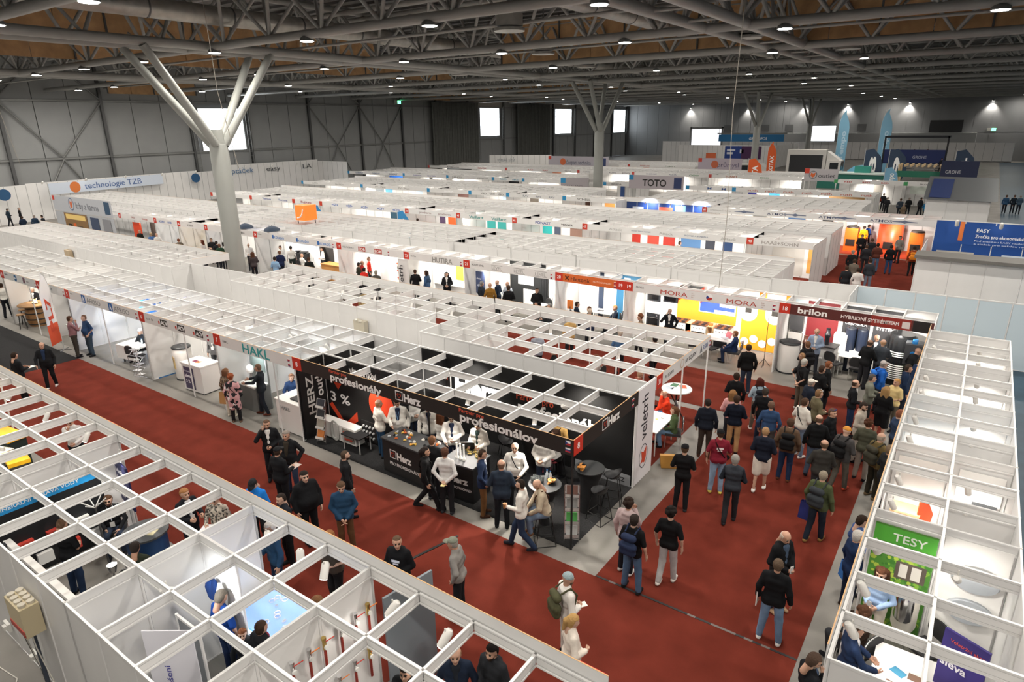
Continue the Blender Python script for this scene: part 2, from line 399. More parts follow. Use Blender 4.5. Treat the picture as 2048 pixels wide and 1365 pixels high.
# thin hanging wires
for pts in ([(-22,13.5,16.3),(-22.3,13.8,10),(-22.0,14,7.4)],[(-44,14,16.3),(-44.6,14.5,10),(-45,15,7)],[(-7.4,24,16.3),(-7.7,24.4,9),(-7.5,24.2,5.5),(-7.6,24.3,2.7)]):
    tag(ob('hanging_wire', MB().tube(pts,.012,5).mesh('hanging_wire', flat('9a948a'))), 'thin pale wire hanging down from the roof over the stands', 'wire', 'wires hanging from the roof')

# ---------------------------------------------------------------- stand system: 1 m panels, posts, ceiling beams, fascias
ZT = 2.48
def panel_mesh(w, m, h=ZT):
    def fn():
        mb = MB(); mb.box(.025,w-.025,-.009,.009,.03,h-.045)
        mb.m = 1; mb.box(.02,w-.02,-.016,.016,h-.045,h); mb.box(.02,w-.02,-.016,.016,0,.03)
        return mb.mesh('wall_panel', m, M_ALU)
    return cached(('panel', round(w,3), m.name, h), fn)
def post_mesh(m=None, h=ZT):
    m = m or M_ALU
    return cached(('post', m.name, h), lambda: MB().lathe([(.024,0),(.024,h+.006)],8).mesh('post', m))
def beam_mesh(w):
    def fn():
        mb = MB()
        mb.box(.02,w-.02,-.020,.020,ZT-.022,ZT); mb.box(.02,w-.02,-.011,.011,ZT-.165,ZT-.022); mb.box(.02,w-.02,-.020,.020,ZT-.190,ZT-.165)
        mb.m = 1; mb.box(.02,w-.02,-.0125,.0125,ZT-.045,ZT-.041); mb.box(.02,w-.02,-.0125,.0125,ZT-.146,ZT-.142)
        return mb.mesh('ceiling_beam', M_ALU, M_SEAM)
    return cached(('beam', round(w,3)), fn)
class Stand:
    def __init__(s, label, x, y, name='exhibition_stand', cat='stand', group=None):
        s.t = thing(name, label, cat, (x,y,0), 0, group); s.x, s.y = x, y; s.done = set()
    def put(s, nm, me, x, y, z=0, rz=0, rot=None, parent=None):
        return ob(nm, me, parent or s.t, (x-s.x,y-s.y,z), rz, rot)
    def post(s, x, y, m=None, h=ZT):
        k = (round(x,1), round(y,1))
        if k in s.done: return
        s.done.add(k); s.put('post', post_mesh(m,h), x, y)
    def wall(s, x0, y0, x1, y1, m=None, h=ZT, n=None, posts=True, pm=None):
        m = m or M_WHITE
        L = math.hypot(x1-x0,y1-y0); n = n or max(1,round(L)); a = math.atan2(y1-y0,x1-x0); w = L/n
        me = panel_mesh(w, m, h)
        for k in range(n):
            x = x0+(x1-x0)*k/n; y = y0+(y1-y0)*k/n
            s.put('wall_panel', me, x, y, 0, a)
            if posts: s.post(x, y, pm, h)
        if posts: s.post(x1, y1, pm, h)
    def wallj(s, x0, y0, x1, y1, m=None, h=ZT, nm='wall_run'):      # distant run of panels, too small to pick apart
        m = m or M_WHITE
        L = math.hypot(x1-x0,y1-y0); n = max(1,round(L)); a = math.atan2(y1-y0,x1-x0); w = L/n
        def fn():
            mb = MB()
            for k in range(n): mb.m = 0; mb.box(k*w+.03,(k+1)*w-.03,-.009,.009,.0,h-.05); mb.m = 1; mb.box(k*w-.03,k*w+.03,-.012,.02,0,h); mb.m = 2; mb.box(k*w,(k+1)*w,-.016,.016,h-.05,h)
            return mb.mesh(nm, m, M_SEAM, M_ALU)
        tag(s.put(nm, cached(('wallj',round(L,2),m.name,h), fn), x0, y0, 0, a), kind='stuff')
    def grid(s, x0, x1, y0, y1, nx=None, ny=None, skip=()):
        nx = nx or max(1,round(x1-x0)); ny = ny or max(1,round(y1-y0)); wx = (x1-x0)/nx; wy = (y1-y0)/ny
        for j in range(ny+1):
            if ('x',j) in skip: continue
            for i in range(nx): s.put('ceiling_beam', beam_mesh(wx), x0+i*wx, y0+j*wy)
        for i in range(nx+1):
            if ('y',i) in skip: continue
            for j in range(ny): s.put('ceiling_beam', beam_mesh(wy), x0+i*wx, y0+j*wy, 0, PI/2)
    def gridj(s, x0, x1, y0, y1):
        nx = max(1,round(x1-x0)); ny = max(1,round(y1-y0)); wx = (x1-x0)/nx; wy = (y1-y0)/ny
        def fn():
            mb = MB()
            for j in range(ny+1): mb.m = 0; mb.box(0,x1-x0,j*wy-.018,j*wy+.018,ZT-.19,ZT); mb.m = 1; mb.box(0,x1-x0,j*wy-.0185,j*wy+.0185,ZT-.05,ZT-.04)
            mb.m = 0
            for i in range(nx+1): mb.box(i*wx-.018,i*wx+.018,0,y1-y0,ZT-.19,ZT)
            return mb.mesh('ceiling_grid', M_ALU, M_SEAM)
        tag(s.put('ceiling_grid', cached(('gj',round(x1-x0,2),round(y1-y0,2)), fn), x0, y0), kind='stuff')
    def fascia(s, x0, y0, x1, y1, m=None, z0=2.30, z1=2.665, edge=None, name='fascia'):
        # reader's side: left end (x0,y0) to right end (x1,y1)
        m = m or M_WHITE
        L = math.hypot(x1-x0,y1-y0); a = math.atan2(y1-y0,x1-x0)
        mb = MB(); mb.box(0,L,-.008,.008,z0,z1); mb.m = 1; mb.box(0,L,-.0081,.0081,z1,z1+.005)
        f = s.put(name, mb.mesh(name, m, edge or M_EDGE), x0, y0, 0, a)
        f['len'] = L
        return f
    def plate(s, f, x, txt, col='c8321e', w=.37, z0=2.30, h=.37, fz=.2):
        p = ob('number_plate', cached(('plate',col,w,z0,h), lambda: MB().box(0,w,-.016,-.0085,z0,z0+h).mesh('number_plate', flat(col))), f, (x,0,0))
        if txt: letter(p, txt, fz, flat('ffffff'), w/2, z0+h/2-fz*.36, -.018, bold=.004, align='CENTER', name='number')
        return p
    def txt(s, f, x, t, size, col, z=None, **k):
        z = 2.48-size*.36 if z is None else z
        return letter(f, t, size, flat(col), x, z, -.0095, **k)
    def flags(s, f, x, z0=2.36):
        mb = MB(); mb.box(0,.1,-.012,-.0085,z0,z0+.05); mb.box(0,.1,-.012,-.0085,z0+.14,z0+.19)
        mb.m = 1; mb.box(.0,.1,-.0125,-.0085,z0+.05,z0+.07); mb.box(0,.1,-.0125,-.0085,z0+.19,z0+.215); mb.m = 2; mb.box(0,.1,-.0125,-.0085,z0-.02,z0); mb.box(0,.05,-.0125,-.0085,z0+.12,z0+.14)
        ob('flag_sticker', cached(('flags',z0), lambda: mb.mesh('flag_sticker', flat('b3232a'), flat('f4f4f4'), flat('23407f'))), f, (x,0,0))
SPOT_K = 1.15
def spot(x, y, z, aim, power, label='small white spotlight clamped to a ceiling beam of the stands', group='white spotlights on the stand ceilings', lit=True, size=1.0, color=WARM, ang=110):
    t = thing('spotlight', label, 'spotlight', (x,y,z), 0, group)
    d = Vector(aim).normalized(); qm = d.to_track_quat('-Z','Y').to_euler()
    b = ob('lamp_body', cached(('spb',size), lambda: MB().lathe([(.055*size,-.11*size),(.055*size,.08*size),(.035*size,.11*size)],12).mesh('lamp_body', flat('e9e7e2',.4))), t); b.rotation_euler = qm
    ln = ob('lens', cached(('spl',size), lambda: MB().lathe([(.046*size,-.118*size),(.046*size,-.111*size)],12).mesh('lens', M_BULB)), t); ln.rotation_euler = qm
    ob('arm', cached('sparm', lambda: MB().cyl((0,0,0),(0,0,.16),.012,6).mesh('arm', flat('d8d6d0'))), t)
    if power:
        l = cached(('spL',power,ang,color), lambda: bpy.data.lights.new('spotlight_lamp','SPOT'))
        l.energy = power*SPOT_K; l.spot_size = R(ang); l.spot_blend = .7; l.shadow_soft_size = .06; l.color = color
        lo = ob('light', l, t, tuple(d*.13)); lo.rotation_euler = qm
    return t
def poster(st, x0, x1, y, z0, z1, col, face='-y', texts=(), name='poster', extra=None):
    # flat print on a wall; (x0,x1) along the wall as read, y the wall plane
    L = abs(x1-x0)
    rz = {'-y':0,'+x':PI/2,'-x':-PI/2,'+y':PI}[face]
    org = {'-y':(min(x0,x1),y),'+x':(y,min(x0,x1)),'-x':(y,max(x0,x1)),'+y':(max(x0,x1),y)}[face]
    mb = MB(); mb.box(0,L,-.006,0,z0,z1)
    for e in (extra or []): mb.m = e[0]; mb.box(e[1],e[2],-.0075,-.006,e[3],e[4])
    mats = [flat(col)]+[flat(c) for c in (extra[0][5] if extra else [])]
    p = st.put(name, mb.mesh(name, *mats), org[0], org[1], 0, rz) if isinstance(st, Stand) else None
    for (tx, sz, c, x, z, kw) in texts: letter(p, tx, sz, flat(c), x, z, -.009, **kw)
    return p

# ---------------------------------------------------------------- near block of stands (facing the red aisle, seen from behind)
NX = [-9.587+i for i in range(-12,8)]          # ceiling nodes
Y0, Y3 = 2.43, 5.43
def near_stand(i0, i1, label, side0=True):
    xa, xb = NX[i0], NX[i1]
    s = Stand(label, xa, Y0)
    s.wall(xa,Y0,xb,Y0)
    if side0: s.wall(xa,Y0,xa,Y3,n=3)
    s.grid(xa,xb,Y0,Y3,skip=(('x',0),)+((('y',0),) if side0 else ()))
    f = s.fascia(xb,Y3+.035,xa,Y3+.035)
    s.post(xa,Y3); s.post(xb,Y3)
    # the dark clamp bar behind the fascia with its screws
    s.put('clamp_bar', MB().box(0,xb-xa,.012,.028,ZT-.02,ZT+.012).mesh('clamp_bar', M_SEAM), xa, Y3)
    return s, f
n1, f1 = near_stand(0,7,'white near stand over yellow toolboxes beside the red aisle', False)
n2, f2 = near_stand(7,12,'white near stand with the black water softener wall')
n3, f3 = near_stand(12,15,'white near stand with a bright blue lit showcase')
n4, f4 = near_stand(15,19,'white near stand with red pipe valves on its wall')
for s, f in ((n1,f1),(n2,f2),(n3,f3),(n4,f4)): s.plate(f, .02, '')
# inner partitions seen from above
n3.wall(NX[12],Y0+2,NX[13],Y0+2,n=1); n3.wall(NX[13],Y0+1,NX[14]-.4,Y0+1,flat('868b8f'),n=1,h=2.05)
# ---------------------------------------------------------------- block one, front row: stands 3 to 8
FY = 10.43
YB = 13.48
def front_stand(x0, x1, label, num, m=None, yb=YB, walls=(1,1), wm=None, edge=None):
    s = Stand(label, x0, FY)
    nx = max(1,round(x1-x0))
    s.wall(x0,yb,x1,yb,wm,n=nx)
    if walls[0]: s.wall(x0,FY,x0,yb,wm,n=3)
    if walls[1]: s.wall(x1,FY,x1,yb,wm,n=3)
    s.grid(x0,x1,FY,yb,nx,3,skip=(('x',3),)+((('y',0),) if walls[0] else ())+((('y',nx),) if walls[1] else ()))
    f = s.fascia(x0,FY-.035,x1,FY-.035,m,edge=edge)
    s.plate(f, 0, num)
    for i in range(0,nx+1,3): s.post(x0+(x1-x0)*i/nx, FY)
    return s, f
s3, f3b = front_stand(-36.7,-32.65,'white stand with a wine barrel table and round blue logo','3',yb=14,walls=(0,0))
s3.txt(f3b,.5,'THERMONA',.07,'555555',2.5); 
e = MB(); e.lathe([(.16,0),(.16,.006)],20); ob('logo', e.mesh('logo', flat('3f6a94')), f3b, (1.75,-.008,2.48)).rotation_euler = (PI/2,0,0)
letter(f3b,'tatra',.11,flat('ffffff'),1.62,2.45,-.016,bold=.01)
ob('logo', MB().box(0,.24,-.012,-.0085,2.36,2.62).mesh('logo', flat('7c5964')), f3b, (2.6,0,0)); s3.txt(f3b,2.95,'KLIMOSZ',.1,'a9a0a4',2.44); s3.flags(f3b,3.9)
s4, f4b = front_stand(-32.65,-29.8,'narrow white stand with shelves beside the pointed banner flag','4',yb=14,walls=(1,0))
s4.txt(f4b,.55,'THERMO-PLUS',.16,'6d7478',2.42,bold=.01); s4.flags(f4b,2.65)
s5, f5 = front_stand(-29.8,-23.76,'white AFRISO stand with blue banners and a draped table','5',walls=(1,0))
s5.txt(f5,.5,'AFRISO',.07,'777777',2.52)
for x in (1.5,3.75):
    ob('logo', MB().box(0,.3,-.013,-.0085,2.33,2.64).mesh('logo', flat('1f5fa8')), f5, (x,0,0))
    ob('logo', MB().prism([(.06,.04),(.15,.27),(.24,.04),(.19,.04),(.15,.14),(.11,.04)],0,.004).mesh('logo', flat('ffffff')), f5, (x,-.013,2.33)).rotation_euler = (PI/2,0,0)
    s5.txt(f5,x+.42,'AFRISO',.27,'7d7f82',2.38,width=1.15)
s5.flags(f5,5.8)
s6, f6 = front_stand(-23.76,-19.03,'white ACV stand with a round boiler and a discount counter','6',walls=(1,0))
s6.txt(f6,.5,'A.C.V. - ČR',.1,'555555',2.44)
for x in (1.3,2.4,3.5):
    ob('logo', MB().box(.18,.62,-.013,-.0085,2.38,2.6).mesh('logo', flat('26221f')), f6, (x,0,0))
    letter(f6,'ACV',.2,flat('ffffff'),x+.22,2.42,-.015,bold=.02,ital=.15)
    ob('logo', MB().lathe([(.075,0),(.105,.12),(.02,.27)],10).mesh('logo', flat('c23a2c')), f6, (x+.07,0,2.36), scale=(1,.1,1))
s6.flags(f6,4.35)
s7, f7 = front_stand(-19.03,-15.06,'white HAKL stand with teal letters on the fascia','7',walls=(1,0))
s7.txt(f7,.5,'HAKL',.11,'555555',2.46)
s7.txt(f7,1.55,'HAKL',.40,'2f9a9c',2.335,bold=.02,width=1.35)
s7.flags(f7,3.75)
# inner walls that divide the front row
for st, x in ((s5,-26.8),(s6,-21.4),(s7,-17.0)): st.wall(x,YB-1,x,YB,n=1)
s6.wall(-20.6,YB-1,-19.03,YB-1,n=2); s7.wall(-16,YB-1,-15.06,YB-1,n=1)
# ---------------------------------------------------------------- stand 8: black corner stand
HXL, HXR = -15.06, -5.96
s8 = Stand('black Herz corner stand with fascia number 8', HXL, FY)
NXH = [HXL+(HXR-HXL)*i/9 for i in range(10)]
s8.wall(HXL,YB,NXH[1],YB,M_WHITE,n=1); s8.wall(NXH[1],YB,NXH[2],YB,M_WHITE,n=1)
s8.wall(NXH[2],YB,HXR,YB,M_BLACK,n=7)
s8.wall(HXL,FY,HXL,YB,M_BLACK,n=3)
s8.wall(NXH[1],FY+1.02,NXH[1],FY+2.03,M_WHITE,n=1)
s8.wall(HXL,FY+1.02,NXH[1],FY+1.02,M_BLACK,n=1); s8.wall(NXH[1],FY+1.02,NXH[3],FY+1.02,M_BLACK,n=2); s8.wall(NXH[3],FY+1.02,NXH[3],YB,M_BLACK,n=2)
s8.wall(NXH[4],FY+2.03,NXH[9]-.02,FY+2.03,M_BLACK,n=5) if 0 else None
s8.grid(HXL,HXR,FY,YB,9,3,skip=(('x',3),('y',0)))
M_HZ = mat('charcoal_fascia', (.022,.019,.017), .5)
f8 = s8.fascia(HXL,FY-.035,HXR+.035,FY-.035,M_HZ,edge=M_EDGE)
f8r = s8.fascia(HXR+.035,FY-.035,HXR+.035,YB+.02,M_HZ,edge=M_EDGE)
s8.plate(f8,0,'8'); s8.plate(f8r,.0,'8')
def heart_logo(f, x, z, s, y=-.009):
    ob('logo', MB().box(0,s,0,.002,0,s).mesh('logo', flat('f4f1ee')), f, (x,y-.002,z))
    ob('logo', MB().box(s*.09,s*.91,0,.002,s*.09,s*.91).mesh('logo', flat('1a1718')), f, (x,y-.004,z))
    hp = [(.5,.2),(.78,.52),(.76,.68),(.64,.74),(.5,.66),(.36,.74),(.24,.68),(.22,.52)]
    hi = [(.5+(a-.5)*.72,.5+(b-.5)*.72) for a,b in hp]
    n = len(hp); v = [(a*s,0,b*s) for a,b in hp]+[(a*s,0,b*s) for a,b in hi]
    ob('logo', MB().add(v,[(k,(k+1) % n,n+(k+1) % n,n+k) for k in range(n)]).mesh('logo', flat('d2452f')), f, (x,y-.0055,z))
def herz(f, x, z, s):
    heart_logo(f,x,z,s); letter(f,'Herz',s*1.15,flat('f6f3f0'),x+s*1.12,z+s*.05,-.0095,bold=.045,width=s*2.25)
herz(f8,4.05,2.35,.25); herz(f8r,1.25,2.36,.25)
s8.txt(f8,1.57,'Partner pro',.13,'d2553a',2.545,bold=.012,width=.68)
s8.txt(f8,6.1,'Partner pre',.13,'d2553a',2.545,bold=.012,width=.72)
ob('flag_sticker', MB().box(0,.12,0,.002,0,.05).mesh('flag_sticker', flat('c03038')), f8, (8.95,-.011,2.52)); ob('flag_sticker', MB().box(0,.12,0,.002,.05,.1).mesh('flag_sticker', flat('f4f4f4')), f8, (8.95,-.011,2.52))
ob('flag_sticker', MB().prism([(0,0),(.055,.05),(0,.1)],0,.002).mesh('flag_sticker', flat('27468e')), f8, (8.95,-.011,2.52)).rotation_euler = (PI/2,0,0)
for i, c in enumerate(('c03038','27468e','f4f4f4')): ob('flag_sticker', MB().box(0,.12,0,.002,i*.034,i*.034+.034).mesh('flag_sticker', flat(c)), f8, (8.95,-.011,2.36))
s8.post(HXR,FY,flat('202020')); s8.post(HXL+(HXR-HXL)*.56,FY,flat('202020'))
s8.flags(f8r,2.75)
letter(f8,'profesionály',.29,flat('f6f3f0'),1.60,2.325,-.0095,bold=.03,width=1.95)
letter(f8,'profesionálov',.29,flat('f6f3f0'),6.12,2.325,-.0095,bold=.03,width=2.15)
# right side wall of the black stand (open front part), black back panels with print
s8.put('stand_floor', MB().box(0,HXR-HXL,0,YB-FY,0,.012).mesh('stand_floor', M_DARKC), HXL, FY)
# gap panel with the fair's name
gp = Stand('white panel reading veletrh beside the black stand', HXR, YB+.02, 'fair_sign', 'sign')
gp.wall(HXR,YB+.03,HXR,14.55,n=1,h=2.66)
gpf = ob('sign_face', MB().box(.02,1.04,-.03,-.012,.02,2.64).mesh('sign_face', flat('e6e3e6')), gp.t, (.0,.01,0), PI/2)
letter(gpf,'veletrh',.52,flat('23232b'),.62,1.15,-.033,bold=.006,width=1.25,name='lettering').rotation_euler = (PI/2,-PI/2,0)
mb = MB(); mb.add([(.5+.25*math.cos(a*PI/12)*k,0,.68+.34*math.sin(a*PI/12)*k) for k in (1,.92) for a in range(24)],[(a,(a+1) % 24,24+(a+1) % 24,24+a) for a in range(24)])
ob('logo', mb.mesh('logo', flat('1d2233')), gpf, (0,-.033,0))
ob('logo', MB().prism([(.33,.5),(.42,.62),(.36,.86),(.5,.78),(.66,.9),(.66,.6),(.56,.46),(.46,.52)],0,.003).mesh('logo', flat('cf4a2c')), gpf, (0,-.034,0)).rotation_euler = (PI/2,0,0)
# ---------------------------------------------------------------- block one, rear row
av = Stand('white stand numbered 31 with AV EQUEN on its side fascia', -14.05, 14.55)
av.wall(-14.05,14.55,-5.96,14.55,n=8)
av.wall(-14.05,14.55,-14.05,18.55,n=4)
av.grid(-14.05,-5.96,14.55,18.55,8,4,skip=(('x',0),('y',0)))
av.wall(-13.04,14.55,-13.04,16.55,n=2); av.wall(-14.05,16.55,-12.03,16.55,n=2); av.wall(-12.03,15.55,-12.03,16.55,n=1); av.wall(-14.05,15.55,-12.03,15.55,n=2)
av.post(-5.96,18.55); av.post(-8,18.55); av.post(-5.96,16.5); av.post(-8,16.5); av.post(-10,16.5); av.post(-10,18.55)
fa = av.fascia(-5.93,14.58,-5.93,18.6)
av.plate(fa,.0,'31'); av.txt(fa,.55,'AV EQUEN',.12,'44464a',2.43); 
mb = MB(); mb.add([(.13*math.cos(a*PI/9)*k,0,.13*math.sin(a*PI/9)*k) for k in (1,.82) for a in range(18)],[(a,(a+1) % 18,18+(a+1) % 18,18+a) for a in range(18)])
ob('logo', mb.mesh('logo', flat('c4a07c')), fa, (1.75,-.011,2.48))
av.txt(fa,1.98,'AV EQUEN',.17,'2e3034',2.42,bold=.008); ob('logo', MB().prism([(0,0),(.1,.22),(.2,0),(.15,0),(.1,.1),(.05,0)],0,.004).mesh('logo', flat('5b6066')), fa, (3.12,-.011,2.36)).rotation_euler = (PI/2,0,0)
av.txt(fa,3.36,'RBM',.22,'7683a4',2.39,bold=.01); av.flags(fa,3.92)
av.fascia(-5.96,18.62,-14.05,18.62)
dd = Stand('long white stand block with a grey fuse box hung on its outer wall', -26.13, 15.45)
dd.wall(-26.13,15.45,-14.05,15.45,n=12); dd.wall(-26.13,15.45,-26.13,18.5,n=3)
dd.grid(-26.13,-14.05,15.45,18.5,12,3,skip=(('x',0),('y',0)))
dd.fascia(-14.05,18.55,-26.13,18.55)
for x in (-22.1,-18.08): dd.wall(x,15.45,x,18.5,n=3)
dd.wall(-24.1,16.46,-22.1,16.46,n=2); dd.wall(-16.06,15.45,-16.06,17.48,n=2)
gw = Stand('bare white panel wall closing the passage before the thick column', -31.15, 16.5)
gw.wall(-31.15,16.5,-26.2,16.72,n=5)
ll = Stand('white stand block past the passage with a small box on its wall', -54.5, 15.52)
ll.wall(-54.5,15.52,-31.2,15.52,n=23); ll.wall(-31.2,15.52,-31.2,16.52,n=1); ll.wall(-54.5,15.52,-54.5,18.5,n=3)
ll.grid(-44.0,-31.2,15.52,18.5,13,3,skip=(('x',0),)); ll.gridj(-54.5,-44.0,15.52,18.5)
ll.fascia(-31.2,18.55,-54.5,18.55); ll.fascia(-31.16,16.6,-31.16,18.55)
for x in (-50,-46,-41.5,-37.4,-34.2): ll.wall(x,15.52,x,18.5,n=3)
# far left part of the front row
lf = Stand('white stand row at the edge past the wine barrel stand', -44.7, FY)
lf.wall(-44.7,14,-36.7,14,n=8); lf.wall(-36.7,FY,-36.7,14,n=4); lf.grid(-44.7,-36.7,FY,14,8,4,skip=(('x',4),)); lf.fascia(-44.7,FY-.035,-36.7,FY-.035)
# ---------------------------------------------------------------- second row: stands 18 to 28, facing the second aisle
RY = 23.62
def row_stand(x0, x1, y, d, label, num, col='c8321e', m=None, joined=False, wm=None, walls=(0,1), edge=None, z1=2.665, plate=True):
    s = Stand(label, x0, y)
    nx = max(1,round(x1-x0)); yb = y+d
    W_ = s.wallj if joined else s.wall
    W_(x0,yb,x1,yb,wm)
    if walls[0]: W_(x0,y,x0,yb,wm)
    if walls[1]: W_(x1,y,x1,yb,wm)
    if joined: s.gridj(x0,x1,y,yb)
    else: s.grid(x0,x1,y,yb,nx,None,skip=(('x',round(d)),)+((('y',0),) if walls[0] else ())+((('y',nx),) if walls[1] else ()))
    f = s.fascia(x0,y-.035,x1,y-.035,m,edge=edge or M_ALU,z1=z1)
    if num is not None: s.plate(f, 0, num, col)
    return s, f
M_BRI = mat('dark_maroon', hexc('4a2420'), .5)
r18, g18 = row_stand(-5.17,-.5,RY,2.05,'stand 18 with a dark red brilon fascia and black posters','18',m=flat('5a2622'))
r18.txt(g18,.62,'brilon',.30,'f5f1ee',2.38,bold=.03,width=.95)
r18.txt(g18,2.0,'HYBRIDNÍ SYSTÉMY',.17,'f5ebe6',2.42,bold=.014,width=1.5)
ob('fascia_red', MB().box(2.9,4.05,-.0095,-.0085,2.3,2.665).mesh('fascia_red', flat('8e2a20')), g18)
r18.txt(g18,3.02,'KRONO',.16,'f0e4e0',2.43,width=.36); r18.txt(g18,3.39,'TERM',.16,'f8f0ee',2.43,bold=.02,width=.32)
ob('logo', MB().box(3.8,4.02,-.012,-.009,2.36,2.58).mesh('logo', flat('d8cdca')), g18); ob('fascia_dark', MB().box(4.1,4.6,-.0095,-.0085,2.3,2.665).mesh('fascia_dark', flat('1c1717')), g18)
r19, g19 = row_stand(-11.2,-5.17,RY,2.05,'stand 19 with the orange MORA kitchen wall','19',edge=mat('red_edge', hexc('a8412c'), .6))
r19.txt(g19,.5,'MORA',.12,'4a4644',2.47)
for x in (1.55,4.15):
    r19.txt(g19,x,'MORA',.25,'b03a26',2.37,bold=.0,width=1.1)
    for i in range(3): r19.txt(g19,x+1.25,('Život','chutná','lépe')[i],.05,'a07a70',2.53-.07*i)
mb = MB().lathe([(.13,0),(.13,.004)],20); ob('flag_sticker', mb.mesh('flag_sticker', flat('f4f4f4')), g19, (3.5,-.009,2.49)).rotation_euler = (PI/2,0,0)
ob('flag_sticker', MB().prism([(-.12,-.04),(0,0),(.12,0),(.1,-.08),(0,-.125),(-.08,-.1)],0,.003).mesh('flag_sticker', flat('b8342e')), g19, (3.5,-.0135,2.49)).rotation_euler = (PI/2,0,0)
ob('flag_sticker', MB().prism([(-.125,-.03),(-.09,.08),(0,0),(-.09,-.08)],0,.003).mesh('flag_sticker', flat('243f86')), g19, (3.5,-.0145,2.49)).rotation_euler = (PI/2,0,0)
r19.flags(g19,5.8)
r20, g20 = row_stand(-14.5,-11.2,RY,2.05,'stand 20 with an orange Hexonic fascia','20',m=flat('d96a2c'))
ob('logo', MB().prism([(0,0),(.09,.04),(.18,0),(.2,.03),(.13,.1),(.2,.17),(.18,.2),(.09,.16),(0,.2),(-.02,.17),(.05,.1),(-.02,.03)],0,.004).mesh('logo', flat('5a2c16')), g20, (.5,-.009,2.38)).rotation_euler = (PI/2,0,0)
r20.txt(g20,.78,'Hexonic',.24,'5a2c16',2.39,bold=.012,width=.95); r20.txt(g20,1.85,'HEAT EXCHANGERS',.1,'f6d9c4',2.44,width=.85); r20.flags(g20,2.82); r20.plate(g20,2.93,'19')
r21, g21 = row_stand(-19.65,-14.5,RY,2.05,'stand 21 with black radiators on its wall','21')
r21.txt(g21,.5,'HOUSE LEVEL',.12,'4a4a4a',2.45)
for x in (1.7,2.95,4.1): r21.txt(g21,x,'LEVEL',.2,'9a9a96',2.4,width=.55); ob('logo', MB().box(-.04,.6,-.0095,-.0085,2.35,2.37).box(-.04,.6,-.0095,-.0085,2.58,2.6).mesh('logo', flat('9a9a96')), g21, (x,0,0))
r21.flags(g21,4.9)
r22, g22 = row_stand(-23.6,-19.65,RY,2.05,'stand 22 with the HUTIRA counter','22')
r22.txt(g22,.5,'HUTIRA',.1,'555555',2.46); r22.txt(g22,1.95,'HUTIRA',.34,'8f8f8b',2.355,bold=.02,width=1.3); r22.flags(g22,3.75)
r23, g23 = row_stand(-28.75,-23.6,RY,2.05,'stand 23 with a yellow tool display wall','23')
r23.txt(g23,.5,'ELEKTROBOCK',.13,'5a5a5a',2.44)
for x in (1.75,3.0):
    ob('logo', MB().box(0,.56,-.011,-.0085,2.36,2.6).mesh('logo', flat('b33a30')), g23, (x,0,0)); letter(g23,'EOB',.2,flat('f4f0ec'),x+.04,2.41,-.013,bold=.02,width=.48)
r23.flags(g23,4.0)
r24, g24 = row_stand(-36.5,-28.75,RY,2.05,'stand 24 with blue KORADO letters on its fascia','24')
r24.txt(g24,.45,'KORADO',.09,'666666',2.5)
for x in (1.9,4.2,6.1):
    ob('logo', MB().box(0,.16,-.012,-.0085,2.38,2.6).mesh('logo', flat('2d66b0')), g24, (x,0,0)); r24.txt(g24,x+.2,'KORADO',.2,'5f8fca',2.4,bold=.02,width=.95)
r24.flags(g24,7.4)
more = [(-42.0,-36.5,'25',(('VIADRUS','9a9a98',2.0),('KERAMIKA','5a5a58',3.6)),'stand 25 behind the thick column with a table group'),(-45.4,-42.0,'26',(('KOBOK','8a8a86',1.3),),'stand 26 with a pale wall and yellow desk'),(-48.6,-45.4,'27',(('AQUINO','4a6cb0',.7),('HAIER','4a6cb0',1.9)),'stand 27 with a white Haier poster'),(-53.9,-48.6,'28',(('WOLF','8a3430',2.0),('Romotop','b0605a',3.6)),'stand 28 with dark brown back boards')]
for x0,x1,n,tx,lb in more:
    s, f = row_stand(x0,x1,RY,3,lb,n,joined=True)
    for t,c,x in tx: s.txt(f,x,t,.2,c,2.4,bold=.015)
    if n == '28': r28 = s
    if n == '27': r27 = s
    if n == '26': r26 = s
    if n == '25': r25 = s
# fireplace corner with a tall sign
kk = Stand('tall grey stand end reading krby a kamna', -64.5, RY-.4)
kk.wallj(-64.5,RY+3,-54,RY+3); kk.gridj(-64.5,-54,RY,RY+3)
kf = kk.fascia(-64.5,RY-.4,-54.0,RY-.4,flat('b9bdc4'),z0=2.3,z1=3.55,edge=M_ALU)
kk.txt(kf,4.3,'krby a kamna',.75,'50555f',2.65,width=4.0)
ob('logo', MB().lathe([(.5,0),(.5,.005)],24).mesh('logo', flat('39507c')), kf, (3.5,-.009,2.95)).rotation_euler = (PI/2,0,0)
ob('logo', MB().lathe([(.44,0),(.44,.005)],24).mesh('logo', flat('b9bdc4')), kf, (3.5,-.014,2.95)).rotation_euler = (PI/2,0,0)
ob('logo', MB().prism([(-.2,-.3),(.1,-.25),(.25,0),(.2,.35),(0,.15),(-.2,.3)],0,.004).mesh('logo', flat('cf6a3e')), kf, (3.5,-.02,2.95)).rotation_euler = (PI/2,0,0)
ob('info_board', MB().box(9.3,10.2,-.012,-.009,2.5,3.45).mesh('info_board', flat('33506c')), kf); kk.plate(kf,.05,'',z0=3.15)
kk.wallj(-64.5,RY-.38,-54.0,RY-.38,flat('b4b8be'),2.3,'front_wall')
